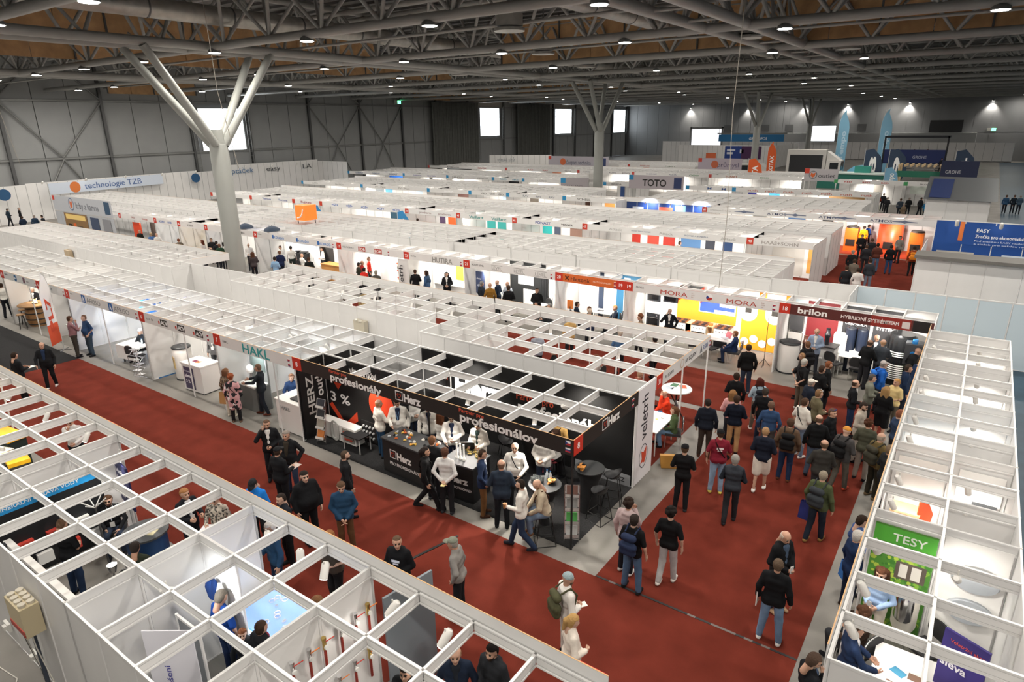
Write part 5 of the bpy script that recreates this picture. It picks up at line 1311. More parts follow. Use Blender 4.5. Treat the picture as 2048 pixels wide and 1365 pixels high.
# ---- black corner stand
M_OR = flat('d8431f')
p = poster(s8,-15.0,-12.1,11.43,.02,2.44,'0d0d0e',name='wall_print')
letter(p,'3 %',.42,flat('f0eeec'),.12,1.02,-.009,bold=.015,width=.85)
for pl in ([(-.02,.88),(.12,.98),(.62,.42),(.62,.2)],[(.66,.2),(.66,.42),(1.2,.92),(1.2,.62)],[(.05,1.95),(.85,1.95),(.45,1.45)]):
    ob('arrow_print', MB().prism(pl,0,.003).mesh('arrow_print', M_OR), p, (.05,-.009,-.02)).rotation_euler = (PI/2,0,0)
ob('arrow_print', MB().lathe([(.5,0),(.5,.004)],28).mesh('arrow_print', M_OR), p, (2.3,-.009,1.35)).rotation_euler = (PI/2,0,0)
p = poster(s8,10.5,11.4,-15.03,.02,2.44,'0d0d0e',face='+x',name='wall_print')
for tx, x, c, w in (('HERZ',.45,'cfcdca',1.2),('outlet',.78,'e8e6e4',1.0)):
    l = letter(p,tx,.34,flat(c),x,.75 if tx == 'HERZ' else 1.2,-.009,bold=.02,width=w); l.rotation_euler = (PI/2,-PI/2,0)
p = poster(s8,-12.95,-6.0,13.46,.02,2.44,'0d0d0e',name='wall_print')
heart_logo(p,.55,1.35,.55); letter(p,'Herz',.85,mat('lit_letters',(1,.97,.93),.4,emit=1.6),1.25,1.30,-.02,bold=.04,width=1.7)
letter(p,'Partner pro',.30,flat('d2553a'),3.45,1.62,-.009,bold=.01,width=1.2); letter(p,'profesionály',.46,flat('f4f2f0'),3.5,1.25,-.009,bold=.03,width=2.55)
poster(s8,-7.6,-6.0,13.44,.02,.34,'8e9093',name='wall_band',texts=[('WWW.HERZ.CZ',.17,'1c1c1e',.35,.12,dict(bold=.015,width=1.1))])
poster(s8,-14.0,-12.0,11.41,2.05,2.3,'0d0d0e',name='wall_band',texts=[('VÁNOČNÍ TRŽNÍ',.2,'e8e6e4',.1,2.1,dict(bold=.02,width=1.1))])
c1 = counter('black counter with small brass fittings and the Herz name',-10.95,10.86,1.75,.78,1.02,'121214',R(-3),'3c3d3f')
herz(ob('front_print', MB().box(-.8,.8,-.004,0,.1,.95).mesh('front_print', flat('121214')), c1, (0,-.365,0)),-.55,.52,.24)
letter(c1,'PRO PROFESIONÁLY',.12,flat('e8e6e4'),-.56,.33,-.385,bold=.012,width=1.1)
c2 = counter('black counter with white sample pipes and brass valves',-9.25,10.92,.95,.8,1.02,'121214',R(4),'4a4b4d')
letter(c2,'Herz',.24,flat('e8e6e4'),-.3,.5,-.376,bold=.04,width=.6); letter(c2,'PRO PROFESIONÁLY',.09,flat('e8e6e4'),-.35,.33,-.376,bold=.012,width=.75)
rnd = random.Random(5)
FC = ['e8e4dc','d9682c','c9a23c','2e2e30','b8bcc0','e8a83c']
for k in range(34):
    x = -11.65+rnd.random()*1.45; y = 10.62+rnd.random()*.5
    c = FC[k % 6]
    tag(ob('pipe_fitting', cached(('fit',c,k % 3), lambda: (MB().cyl((-.04,0,.022),(.04,0,.022),.022,8).cyl((0,0,.022),(0,.05,.022),.018,8) if k % 3 else MB().box(-.035,.035,-.03,.03,0,.04).cyl((0,0,.04),(0,0,.06),.02,8)).mesh('pipe_fitting', flat(c,.3))), None, (x,y,1.02), rnd.random()*6), 'small pipe fitting laid out on the black Herz counter', 'fitting', 'pipe fittings on the counter')
for k in range(9):
    tag(ob('brass_valve', cached('bv', lambda: MB().cyl((-.05,0,.03),(.05,0,.03),.026,8).cyl((0,0,.03),(0,0,.09),.012,6).bx((0,0,.095),(.09,.02,.012)).mesh('brass_valve', mat('brass',(.62,.46,.16),.3,metal=.9))), None, (-9.5+rnd.random()*.6,11.02+rnd.random()*.22,1.02), rnd.random()*6), 'brass valve standing on the black counter with sample pipes', 'valve', 'brass valves on the counter')
for k in range(3): tag(ob('sample_pipe', cached('sp', lambda: MB().lathe([(.045,0),(.045,.05),(.022,.06),(.022,.42)],10).mesh('sample_pipe', flat('f2f0ec'))), None, (-9.42+.11*k,10.78,1.02)), 'upright white sample pipe on the black counter', 'sample pipe', 'white sample pipes')
brochure_rack(-14.5,10.72,-80,'chrome brochure rack before the black wall reading Herz outlet',('c87a3a','9a9488','2a2c30','30323a'))
brochure_rack(-6.12,10.72,-60,'chrome brochure rack at the black stand corner with green leaflets',('b8bab8','4fa050','8a8c8a','6a4a40'))
t = thing('heating_display','white heating cabinet display with coiled grey pipe','display',(-13.95,11.1,0))
ob('cabinet', MB().box(-1.05,.55,-.12,.2,.06,.56).mesh('cabinet', flat('e6e4e0')), t); ob('manifold', MB().box(.0,.48,-.14,-.12,.12,.52).mesh('manifold', flat('8f8b84')), t)
ob('pipe_row', MB().box(.06,.42,-.16,-.14,.18,.23).box(.06,.42,-.16,-.14,.38,.43).mesh('pipe_row', flat('b0402c')), t)
mb = MB()
for r in (.10,.125,.15):
    mb.tube([(-.3+r*math.cos(a*PI/8),-.15,.52+r*math.sin(a*PI/8)) for a in range(9)]+[(-.3-r,-.15,.2)]+[(-.3-r*math.cos(a*PI/8),-.15,.2-r*math.sin(a*PI/8)) for a in range(9)]+[(-.3+r,-.15,.52)],.014,6)
ob('pipe_coil', mb.mesh('pipe_coil', flat('c4c4c0')), t)
t = thing('sample_board','black board with rows of silver fittings','display',(-13.05,11.2,0)); ob('board', MB().box(-.3,.3,0,.03,.25,.85).mesh('board', flat('141414')), t)
for k in range(12): ob('sample', cached('smp', lambda: MB().lathe([(.035,0),(.03,.05)],8).mesh('sample', flat('c8c8c8',.3))), t, (-.2+.13*(k % 4),0,.38+.16*(k//4)), rot=(PI/2,0,0))
for l in ((-.25,.1),(.25,.1)): ob('leg', MB().cyl((l[0],l[1],0),(l[0],0,.8),.015,6).mesh('leg', flat('202020')), t)
table('low black bench table with chrome legs before the heating display',-13.35,10.98,.75,.5,.5,'1a1a1c',0)
cocktail(-6.95,10.92,'small dark round table with glasses beside the seated beige jacket',r=.38,h=1.05,foot=.12)
cocktail(-6.42,12.05,'black cloth cone bar table at the open side of the black stand')
cocktail(-8.6,12.85,'black cloth cone bar table deep inside the black stand',r=.42)
for x, y, d, lb in ((-6.05,12.55,200,'black wire bar stool next to the strip reading WWW.HERZ.CZ'),(-5.98,11.75,170,'black wire bar stool at the carpet edge of the black stand'),(-9.2,12.5,20,'black wire bar stool by the deep black wall')): stool(x,y,d,lb)
bowl(-6.55,11.9,1.1,'black bowl of crisps on the outer cone table'); bowl(-6.85,11.05,1.05,'lit bowl of crisps between glasses on the round table'); bowl(-8.45,12.75,1.1,'black bowl of crisps on the deep cone table')
for k in range(8): glass(-7.25+.075*(k % 4),10.85+.1*(k//4),1.05,'clear drinking glass on the small dark round table','glasses on the round table')
for k in range(2): bottle(-7.02+.09*k,11.12,1.05,'c4ced4','clear water bottle on the small dark round table','water bottles on the round table')
spot(-12.0,10.62,2.3,(.2,.9,-1),0); spot(-9.6,11.5,2.25,(.1,-.6,-1),220); spot(-7.6,11.5,2.25,(.2,-.6,-1),220); spot(-11.2,12.4,2.25,(.1,.8,-.6),120); spot(-7.4,12.5,2.25,(.1,.8,-.5),90); spot(-13.2,10.6,2.25,(.2,.8,-.9),70)
# ---- HAKL stand
hc = counter('white counter reading HAKL at the stand corner',-15.75,10.98,1.3,.95,1.05,'dedbd8',0,'eceae6')
letter(hc,'HAKL',.17,flat('8d9092'),-.35,.75,-.47,width=.42); ob('demo_tray', MB().box(-.1,.6,-.3,.3,1.05,1.1).mesh('demo_tray', flat('2c2c2e')), hc)
for k in range(3): tag(ob('kitchen_tap', cached('tap', lambda: MB().cyl((0,0,0),(0,0,.22),.018,8).tube([(0,0,.22),(.0,-.06,.3),(0,-.14,.28),(0,-.16,.22)],.013,6).mesh('kitchen_tap', M_CHROME)), None, (-15.55+.17*k,10.95+.1*(k % 2),1.1)), 'chrome tap on the white HAKL counter', 'tap', 'taps on the HAKL counter')
t = thing('demo_unit','grey demo unit with a small white heater and sink','display',(-18.35,11.25,0))
ob('back_board', MB().box(-.45,.45,.1,.16,0,2.1).mesh('back_board', flat('8f9290')), t); ob('graphic', MB().box(-.38,.38,.09,.1,1.25,2.0).mesh('graphic', flat('5f6a66')), t)
letter(t,'HAKL',.17,mat('teal_lit',hexc('38b8b4'),.4,emit=.8),-.25,1.78,.085,bold=.02,width=.5)
ob('cabinet', MB().box(-.5,.5,-.4,.1,0,.85).mesh('cabinet', flat('6d6f6e')), t); ob('sink', MB().box(-.45,.45,-.42,.08,.85,.9).mesh('sink', flat('ecebe8')), t)
ob('heater', MB().lathe([(.1,0),(.12,.06),(.12,.18),(.07,.24)],16).mesh('heater', flat('f2f0ec',.3)), t, (-.2,-.08,1.2)); ob('pipes', MB().cyl((-.25,-.1,.9),(-.25,-.05,1.2),.02,8).cyl((-.15,-.1,.9),(-.15,-.05,1.2),.02,8).cyl((.2,-.1,.9),(.2,-.05,1.15),.02,8).mesh('pipes', M_CHROME), t)
t = thing('demo_unit','black demo table with a second heater behind the suited man','display',(-16.7,12.5,0))
ob('cabinet', MB().box(-.5,.5,-.3,.3,0,.85).mesh('cabinet', flat('4a4b4c')), t); ob('back_board', MB().box(-.5,.5,.3,.36,0,1.9).mesh('back_board', flat('e0dedb')), t); ob('heater', MB().lathe([(.16,0),(.18,.1),(.14,.3)],14).mesh('heater', flat('f2f0ec',.3)), t, (0,.1,1.1))
tag(ob('hanging_jacket', MB().lathe([(.10,0),(.17,.25),(.15,.6),(.05,.72)],12).mesh('hanging_jacket', cloth('c83a1e')), None, (-16.15,11.55,1.05), scale=(1,.6,1)), 'red quilted jacket hung inside the HAKL stand', 'jacket')
for x, z in ((-17.9,1.5),(-16.5,1.5),(-15.9,1.2)):
    poster(s7,x,x+.6,13.44,z,z+.5,'cfe4ea',texts=[('BUT',.22,'2a4f8c',.05,z+.15,dict(bold=.02))])
poster(s7,11.0,12.2,-15.1,1.0,2.0,'62c4d4',face='-x'); 
for x in (-18.2,-16.6): spot(x,10.75,2.28,(.1,.9,-.7),130,color=COOL)
for x in (-17.6,-15.8): spot(x,12.2,2.28,(.1,.5,-1),90,color=COOL)
# ---- ACV stand
boiler(-22.95,11.25,1.25,.32,'white round boiler with a dark lid in the ACV stand',-20,lab='b8a070')
boiler(-20.1,11.5,1.2,.27,'slim white boiler behind the discount counter',0)
dc = counter('white counter with a purple discount poster',-21.35,11.0,1.15,.75,1.05,'e2dfdd',R(4),'efedea')
ob('discount_poster', MB().box(-.42,.1,-.37,-.355,.12,.92).mesh('discount_poster', flat('4c4560')), dc)
letter(dc,'Dodatečná',.07,flat('d8d4e0'),-.36,.75,-.375); letter(dc,'sleva',.16,flat('f0eef4'),-.36,.55,-.375,bold=.02); letter(dc,'3 %',.16,flat('f0eef4'),-.36,.34,-.375,bold=.02)
for k, c in enumerate(('8c3e5c','d98a4a','e8e8e4')): leaflet(-21.5+.2*k,10.95,1.05,20*k,.2,.14,c,'small leaflet on the white discount counter','leaflets on the discount counter')
for x, z0, z1, c in ((-22.2,1.3,2.0,'b8a694'),(-20.9,.6,1.9,'d8c8c4'),(-19.8,.5,1.6,'c85a44')): poster(s6,x,x+.55,YB-.04 if x < -20.7 else YB-1.04,z0,z1,c)
poster(s6,10.6,13.0,-23.68,.02,.06,'2a6aa8',face='+x',name='floor_trim')
for k, c in enumerate(('d0562c','3c5aa0')): poster(s6,12.5-.7*k,12.9-.7*k,-19.1,1.2,2.1,c,face='-x')
t = thing('zigzag_rack','folding zigzag chrome leaflet rack before the AFRISO stand','rack',(-24.2,10.2,0),R(20))
for k in range(6):
    ob('shelf', cached('zz', lambda: MB().box(-.13,.13,-.1,.1,0,.008).mesh('shelf', M_CHROME)), t, (0,.07*(-1)**k,.2+.2*k)); 
    ob('strut', MB().cyl((-.13,.16*(-1)**k,.02+.2*k),(-.13,-.16*(-1)**k,.22+.2*k),.012,6).cyl((.13,.16*(-1)**k,.02+.2*k),(.13,-.16*(-1)**k,.22+.2*k),.012,6).mesh('strut', M_CHROME), t)
for x in (-22.6,-20.6): spot(x,10.7,2.28,(.1,.8,-.8),140); 
for x in (-22.4,-20.2): spot(x,12.4,2.28,(0,.3,-1),60)
# ---- AFRISO stand
t = thing('draped_table','small table under a white cloth in the AFRISO stand','table',(-26.3,11.2,0),R(8))
ob('tablecloth', MB().box(-.65,.65,-.45,.45,.70,.75).box(-.65,.65,-.46,-.44,.2,.75).box(-.66,-.64,-.45,.45,.2,.75).mesh('tablecloth', flat('f0eeec')), t)
ob('leg', MB().cyl((-.5,-.3,0),(-.5,-.3,.7),.03,6).cyl((.5,.3,0),(.5,.3,.7),.03,6).cyl((-.5,.3,0),(-.5,.3,.7),.03,6).cyl((.5,-.3,0),(.5,-.3,.7),.03,6).mesh('leg', flat('303030')), t)
leaflet(-26.5,11.1,.75,20,.25,.18,'e8f0f8','white leaflet on the draped AFRISO table',None); bottle(-26.05,11.3,.75,'d8e4ea','clear bottle on the draped AFRISO table',None,.22)
chair(-25.7,10.85,100,'black padded chair tucked at the draped AFRISO table',None)
for y0, y1, c in ((11.5,12.4,'2f7fcf'),(12.45,13.3,'3a9ae0')): poster(s5,y0,y1,-26.75,.1,2.3,c,face='-x') if 0 else None
for k, (x, c) in enumerate(((-28.3,'3a8ed8'),(-27.6,'2a72c4'),(-27.0,'1f5cae'))):
    t = thing('roll_up_banner', ('pale blue roll-up banner','bright blue roll-up banner','deep blue roll-up banner')[k]+' at the back of the AFRISO stand','banner',(x,12.6,0)); ob('banner', MB().box(-.32,.32,-.005,.005,.08,2.05).mesh('banner', flat(c)), t); ob('base', MB().box(-.34,.34,-.1,.1,0,.08).mesh('base', flat('c8c8c8')), t)
for k in range(5): poster(s5,-26.5+.5*k,-26.2+.5*k,YB-.04,.1,2.2,'d4d2de')
for x in (-29.0,-27.4,-25.8,-24.6): spot(x,10.75,2.28,(.1,.9,-.8),130,color=COOL,label='small silver spotlight under the AFRISO fascia',group='AFRISO spotlights')
for x in (-28.6,-25.4): spot(x,12.4,2.28,(.1,.3,-1),90,color=COOL)
# ---- barrel stand
t = thing('wine_barrel','wooden wine barrel table with dark hoops','barrel',(-35.6,11.1,0))
ob('staves', MB().lathe([(.40,.0),(.47,.25),(.50,.5),(.47,.75),(.40,1.0)],24).mesh('staves', mat('oak',(.30,.15,.055),.6,noise=.3,nscale=6)), t)
for z, r in ((.12,.445),(.36,.492),(.64,.492),(.88,.445)): ob('hoop', MB().lathe([(r+.006,z-.03),(r+.01,z),(r+.006,z+.03)],24).mesh('hoop', flat('2c2724')), t)
ob('round_top', MB().lathe([(.72,1.0),(.72,1.04)],24).mesh('round_top', mat('oak_top',(.34,.19,.08),.5,noise=.2,nscale=5)), t)
t = thing('fire_bowl','small fire burning on the wine barrel table','fire bowl',(-35.6,11.1,1.04)); ob('dish', MB().lathe([(.12,0),(.16,.04)],12).mesh('dish', flat('2a2a2a')), t)
mb = MB(); rnd = random.Random(2)
for k in range(9): mb.cyl((rnd.uniform(-.08,.08),rnd.uniform(-.08,.08),.03),(rnd.uniform(-.1,.1),rnd.uniform(-.1,.1),.14+.1*rnd.random()),.035,6,.003)
ob('flame', mb.mesh('flame', mat('flame',(1,.55,.15),.5,emit=7)), t)
for x, y, lb in ((-36.3,10.75,'wooden stool before the wine barrel under a dark trouser leg'),(-35.4,10.35,'wooden topped stool before the wine barrel')):
    t = thing('stool',lb,'stool',(x,y,0)); ob('seat', MB().lathe([(.17,.68),(.18,.70),(.17,.72)],16).mesh('seat', MATS['oak_top']), t)
    for a in range(4): ob('leg', cached('stl', lambda: MB().cyl((.2,0,0),(.1,0,.68),.012,6).mesh('leg', flat('202020'))), t, (0,0,0), a*PI/2+.4)
for x in (-35.9,-34.6,-33.4): spot(x,10.75,2.28,(.1,.9,-.8),130,label='small grey spotlight over the wine barrel stand',group='barrel stand spotlights')
poster(s3,-36.4,-34.4,13.94,.3,2.2,'efece8')
feather(-30.45,10.1,-48,3.4,.75,('f0eeee','e2542a',.34),'tall pointed banner flag in white and orange beside stand 5','PL7','d94a26')
t = thing('shelf_rack','tall white shelf rack with small white goods','shelf',(-31.9,11.6,0),R(10)); ob('frame', MB().box(-.5,-.46,-.2,.2,0,2).box(.46,.5,-.2,.2,0,2).mesh('frame', flat('dcdad6')), t)
for k in range(6):
    ob('shelf_board', cached('shb', lambda: MB().box(-.46,.46,-.2,.2,0,.02).mesh('shelf_board', flat('dcdad6'))), t, (0,0,.2+.33*k))
    for j in range(3): ob('stored_box', cached(('shx',(k+j) % 3), lambda: MB().box(-.1,.1,-.1,.1,0,.2).mesh('stored_box', flat(('c8c6c4','8f8c88','b89a6c')[(k+j) % 3]))), t, (-.3+.3*j,0,.22+.33*k))
table('small white display table beside the pointed banner flag',-30.7,10.8,.7,.5,.9,'f0efec')
spot(-31.5,10.7,2.28,(.1,.9,-.8),130)
# ---- things on the partition
t = thing('fuse_box','grey fuse box with a red stripe hung on the long white wall','fuse box',(-17.75,15.40,1.75)); ob('box', MB().box(-.28,.28,-.2,0,-.3,.3).mesh('box', flat('c9c2b0')), t); ob('stripe', MB().box(-.26,.26,-.21,-.2,-.28,-.15).mesh('stripe', flat('a83a2a')), t); ob('socket', MB().bx((-.12,-.2,.32),(.1,.08,.05)).bx((.1,-.2,.32),(.1,.08,.05)).mesh('socket', flat('d8d4c8')), t); ob('cable', MB().tube([(.08,-.1,-.3),(.14,-.06,-.8),(.1,-.05,-1.7)],.018,6).mesh('cable', flat('202224')), t)
t = thing('fuse_box','small tan box on the wall of the block past the passage','fuse box',(-42.2,15.47,1.9)); ob('box', MB().box(-.3,.3,-.2,0,-.35,.35).mesh('box', flat('b5a184')), t); ob('cable', MB().tube([(0,-.1,-.35),(.05,-.05,-1.8)],.018,6).mesh('cable', flat('303030')), t)
t = thing('fuse_box','cream fuse box with many sockets on the outer near wall','fuse box',(-11.0,2.40,1.75)); ob('box', MB().box(-.3,.3,-.26,0,-.3,.22).mesh('box', flat('cbbd9c')), t)
for k in range(8): ob('socket', cached('sck', lambda: MB().lathe([(.05,0),(.055,.05)],10).mesh('socket', flat('d6cfbf'))), t, (-.21+.14*(k % 4),-.07-.12*(k//4),.22))
ob('stripe', MB().box(-.28,.28,-.27,-.26,-.28,-.18).mesh('stripe', flat('b2453a')), t); ob('pole', MB().cyl((.05,-.12,-1.75),(.05,-.12,-.3),.03,8).mesh('pole', flat('3a4250')), t)
for k, x in enumerate((-.25,-.18,.28)): ob('cable', MB().tube([(x,-.2,.2),(x-.1,-.16,-.6),(x+.06,-.1,-1.3),(x+.3,-.14,-1.74)],.010,5).mesh('cable', flat('d8d4cc' if k else '2a2a2a')), t)
for x in (-12.9,-11.7): 
    t = thing('wall_socket','white twin socket low on the outer near wall','socket',(x,2.40,.4),0,'sockets on the near wall'); ob('plate', MB().box(-.11,.11,-.05,0,-.08,.08).mesh('plate', flat('e8e6e0')), t); ob('plug', MB().box(-.05,.05,-.1,-.05,-.04,.04).mesh('plug', flat('dcdad4')), t)
tag(ob('floor_cable', MB().tube([(-13.2,2.25,.02),(-12.6,2.0,.015),(-11.9,2.1,.015),(-11.2,1.7,.015),(-10.2,1.9,.015)],.010,5).mesh('floor_cable', flat('d6d2ca'))), 'white cable lying on the dark floor behind the near stands', 'cable')
# ---- near stands
t = thing('toolbox','yellow topped toolbox beside the near partition','toolbox',(-18.55,4.55,.75),R(-8)); ob('case', MB().box(-.42,.42,-.22,.22,0,.26).mesh('case', flat('3c3a38')), t); ob('lid', MB().box(-.43,.43,-.23,.23,.26,.36).mesh('lid', flat('f0b818')), t); ob('handle', MB().tube([(-.12,0,.36),(-.1,0,.43),(.1,0,.43),(.12,0,.36)],.015,6).mesh('handle', flat('2a2a2a')), t); ob('latch', MB().bx((-.2,-.24,.25),(.06,.02,.08)).bx((.2,-.24,.25),(.06,.02,.08)).mesh('latch', flat('2a2a2a')), t)
table('dark green table under the yellow toolbox',-18.9,4.45,2.2,.8,.75,'1f2a2a',R(-4),'303030')
t = thing('yellow_shelf','long yellow topped shelf unit near the aisle','shelf',(-20.9,4.9,0),R(8)); ob('top', MB().box(-1,1,-.25,.25,.95,1.05).mesh('top', flat('f2b616')), t); ob('body', MB().box(-.95,.95,-.22,.22,0,.95).mesh('body', flat('20302e')), t)
t = thing('cash_printer','small white printer on the dark green table','printer',(-19.7,4.6,.75),R(20)); ob('body', MB().box(-.2,.2,-.16,.16,0,.16).mesh('body', flat('e4e2de')), t); ob('paper', MB().box(-.1,.1,-.02,.02,.16,.26).mesh('paper', flat('f4f4f2')), t); ob('cable', MB().tube([(.2,.1,.03),(.3,.16,.02),(.4,.1,-.2)],.01,5).mesh('cable', flat('e8e8e8')), t)
pw = poster(n2,2.5,4.9,-14.55,.15,1.95,'15181c',face='+x',name='wall_print')
ob('blue_band', MB().box(0,2.4,-.009,-.006,1.68,1.92).mesh('blue_band', flat('2295d8')), pw); letter(pw,'MINERALNÍ ÚPRAVA VODY',.11,flat('e8f2fa'),.5,1.75,-.011,bold=.01,width=1.5)
for k in range(5): ob('icon', MB().box(-.1,.1,0,.002,-.1,.1).mesh('icon', flat('e8e8e8')), pw, (.4+.42*k,-.009,1.4)); ob('icon', MB().box(-.07,.07,0,.002,-.06,.06).mesh('icon', flat('15181c')), pw, (.4+.42*k,-.011,1.41))
for k in range(8): ob('device', MB().box(-.14,.14,-.1,0,-.12,.12).mesh('device', flat(('e6e6e4','c8c8c8','d0463a')[k % 3] if k != 4 else 'b83a30')), pw, (.3+.26*k,-.007,.85-.4*(k % 2)))
t = thing('round_counter','dark blue round counter with leaflets in the near stand','counter',(-12.75,4.85,0)); ob('drum', MB().lathe([(.38,0),(.38,1.0)],20).mesh('drum', flat('1f4270')), t); ob('top', MB().lathe([(.44,1.0),(.44,1.04)],20).mesh('top', flat('4a4d50')), t)
for k in range(3): leaflet(-12.85+.14*k,4.9,1.04,15*k,.16,.22,('f0e8d0','e8e6e2','d8cfa8')[k],'leaflet stack on the dark blue round counter','leaflets on the round counter')
ld = table('long white ledge table with small blue packs by the near partition',-10.6,3.55,1.6,.45,.8,'eeeeec',PI/2*0)
bottle(-10.4,3.55,.8,'dfe6ea','clear water bottle on the white ledge table',None,.26)
for k in range(3): leaflet(-10.9+.22*k,3.6,.8,10*k,.16,.12,('5fb0e4','f2f2f2','2f6fb4')[k],'small pack on the white ledge table','packs on the ledge table')
chair(-11.05,4.1,20,'black padded chair beside the white ledge table',None); chair(-12.4,3.2,70,'black padded chair beside the dark machine rack',None)
for y in (3.0,):
    t = thing('machine_rack','dark rack of pumps and hoses along the near wall','rack',(-12.6,2.75,0)); ob('frame', MB().box(-1.6,1.6,-.2,.2,0,.06).box(-1.6,-1.5,-.2,.2,0,1.3).box(1.5,1.6,-.2,.2,0,1.3).mesh('frame', flat('303236')), t)
    ob('rail', MB().box(-1.7,1.7,.2,.32,1.2,1.28).mesh('rail', flat('d8d6d2')), t)
    for k in range(5): ob('pump', MB().lathe([(.12,0),(.14,.2),(.08,.4),(.1,.5)],10).cyl((.1,0,.3),(.25,.05,.3),.04,6).mesh('pump', flat('1c1e22')), t, (-1.2+.6*k,0,.06 if k % 2 else .5))
t = thing('desk_lamp','bright chrome desk lamp in the near stand','lamp',(-12.05,3.9,.95),R(30)); ob('head', MB().lathe([(.05,0),(.09,.16)],12).mesh('head', M_CHROME), t); ob('bulb', MB().lathe([(.07,.162),(.02,.19)],12).mesh('bulb', M_BULB), t); ob('stem', MB().cyl((0,0,-.95),(0,0,0),.015,6).mesh('stem', M_CHROME), t)
t = thing('coat_stand','white coat stand with splayed arms in the near stand','coat stand',(-13.55,4.35,0)); ob('pole', MB().cyl((0,0,0),(0,0,1.6),.02,8).mesh('pole', flat('4a4a4a')), t)
for k in range(6): ob('arm', MB().cyl((0,0,1.55),(.22*math.cos(k*PI/3),.22*math.sin(k*PI/3),1.72),.012,6).mesh('arm', flat('e8e8e6')), t)
dp = poster(n2,3.65,4.55,-14.5,.6,2.1,'272a55',face='+x') if 0 else None
t = thing('discount_sign','navy discount sign reading sleva beside the near partition','sign',(-14.2,5.2,0),R(-8)); ob('board', MB().box(-.45,.45,-.02,.02,.95,2.0).mesh('board', flat('27295a')), t); ob('pole', MB().box(-.03,.03,-.01,.03,0,1).box(-.3,.3,-.15,.15,0,.03).mesh('pole', flat('c8c8c8')), t)
for tx, z, s in (('Dodatečná',1.7,.15),('sleva',1.42,.24),('2 %',1.1,.26)): letter(t,tx,s,flat('eceaf2'),-.40,z,-.025,bold=.02)
sc_ = table('lit blue glass showcase table with chrome samples',-8.55,4.95,1.5,1.0,.92,'3f80d8',0,'c8c8c8','showcase_table')
ob('lit_edge', MB().box(-.75,.75,-.5,-.47,.92,.95).box(-.75,.75,.47,.5,.92,.95).box(.72,.75,-.5,.5,.92,.95).mesh('lit_edge', mat('led_strip',(.85,.93,1),.4,emit=6)), sc_); ob('glass_pane', MB().box(-.72,.72,-.47,.47,.99,1.0).mesh('glass_pane', mat('pane_glass',(.8,.9,1),.05,alpha=.12)), sc_)
for k in range(14): tag(ob('chrome_sample', cached(('cs',k % 2), lambda: (MB().lathe([(.03,0),(.03,.03)],8) if k % 2 else MB().tube([(.05*math.cos(a),.05*math.sin(a),.01) for a in range(7)],.012,5)).mesh('chrome_sample', M_CHROME)), None, (-9.1+rnd.random()*1.1,4.6+rnd.random()*.7,.925)), 'small chrome sample lying in the lit blue showcase', 'sample', 'chrome samples in the showcase')
spot(-8.8,5.15,2.28,(.1,-.3,-1),60,color=COOL); spot(-8.9,3.5,2.28,(0,.9,-.7),45,color=COOL); spot(-8.0,5.2,2.2,(.1,-.1,-1),0,label='white spotlight hanging over the red aisle edge of the near stand',group='near spotlights',size=1.2)
# red pipe valves on the wall of the last near stand
for k, (y, z) in enumerate(((5.25,1.85),(5.0,1.85),(4.72,1.85),(4.42,1.85),(4.16,1.85),(3.88,1.85),(5.2,1.05),(4.9,1.05),(4.6,1.0),(4.3,1.0),(4.0,1.0),(3.7,.95))):
    t = thing('valve_sample','red pipe sample with a valve and gauge on the near white wall','valve',(-6.55,y,z),0,'valve samples on the wall')
    ob('pipe', cached('vp', lambda: MB().cyl((0.03,0,-.45),(.03,0,-.1),.022,8).mesh('pipe', flat('8e2f24',.4))), t)
    ob('valve_body', cached(('vb',k % 3), lambda: MB().cyl((.03,0,-.1),(.03,0,.06),.03,8).cyl((.03,0,.06),(.03,0,.1),.036,8).mesh('valve_body', M_CHROME if k % 3 else mat('brass',(.62,.46,.16),.3,metal=.9))), t)
    ob('lever', cached(('vl',k % 2), lambda: MB().cyl((.05,0,.03),(.09,.14,.05),.008,6).mesh('lever', flat('c0392b' if k % 2 else 'e07a24'))), t)
    ob('gauge', cached('vg', lambda: MB().cyl((.06,0,-.05),(.09,0,-.05),.034,12).mesh('gauge', flat('e8e8e4'))), t)
spot(-5.9,5.2,2.2,(-.5,-.5,-1),55,label='white spotlight at the last near stand fascia',group='near spotlights',size=1.2); spot(-4.9,5.2,2.2,(-.3,-.6,-1),70,label='white spotlight at the last near stand fascia',group='near spotlights',size=1.2); spot(-7.4,5.2,2.2,(.2,-.5,-1),0,label='white spotlight at the last near stand fascia',group='near spotlights',size=1.2)
t = thing('grey_panel','blue-grey display panel leaning at the near partition end','panel',(-6.45,5.55,0),R(80)); ob('board', MB().box(-.05,.9,-.02,.02,.1,1.9).mesh('board', flat('7c858c')), t); ob('foot', MB().box(0,.85,-.2,.2,0,.05).mesh('foot', flat('5a5e62')), t)
t = thing('hanging_banner','white hanging banner in the near back store','banner',(-8.2,3.1,0),R(35)); ob('sheet', MB().box(-.35,.35,-.01,.01,.2,2.2).mesh('sheet', flat('dedee6')), t); ob('foot', MB().box(-.4,.4,-.1,.1,0,.1).mesh('foot', flat('8a8a8a')), t); letter(t,'Snadné řešení',.12,flat('4a4a9a'),-.05,.6,-.015,width=1.0).rotation_euler = (PI/2,-PI/2,0)
for k, c in enumerate(('1f3a72','1c3468','ecebe8')): tag(ob('hanging_bag', MB().lathe([(.10,0),(.14,.2),(.05,.42)],8).mesh('hanging_bag', cloth(c)), None, (-9.35+.16*k,4.34,1.35),scale=(1,.5,1)), ('dark blue bag hung','navy bag hung','white bag hung')[k]+' behind the near inner partition', 'bag')
for x, y in ((-17.5,5.1),(-15.5,5.15),(-13.9,5.15)): spot(x,y,2.25,(-.2,-.5,-1),45,color=WARM,label='white spotlight under the near fascia by the aisle',group='near spotlights')
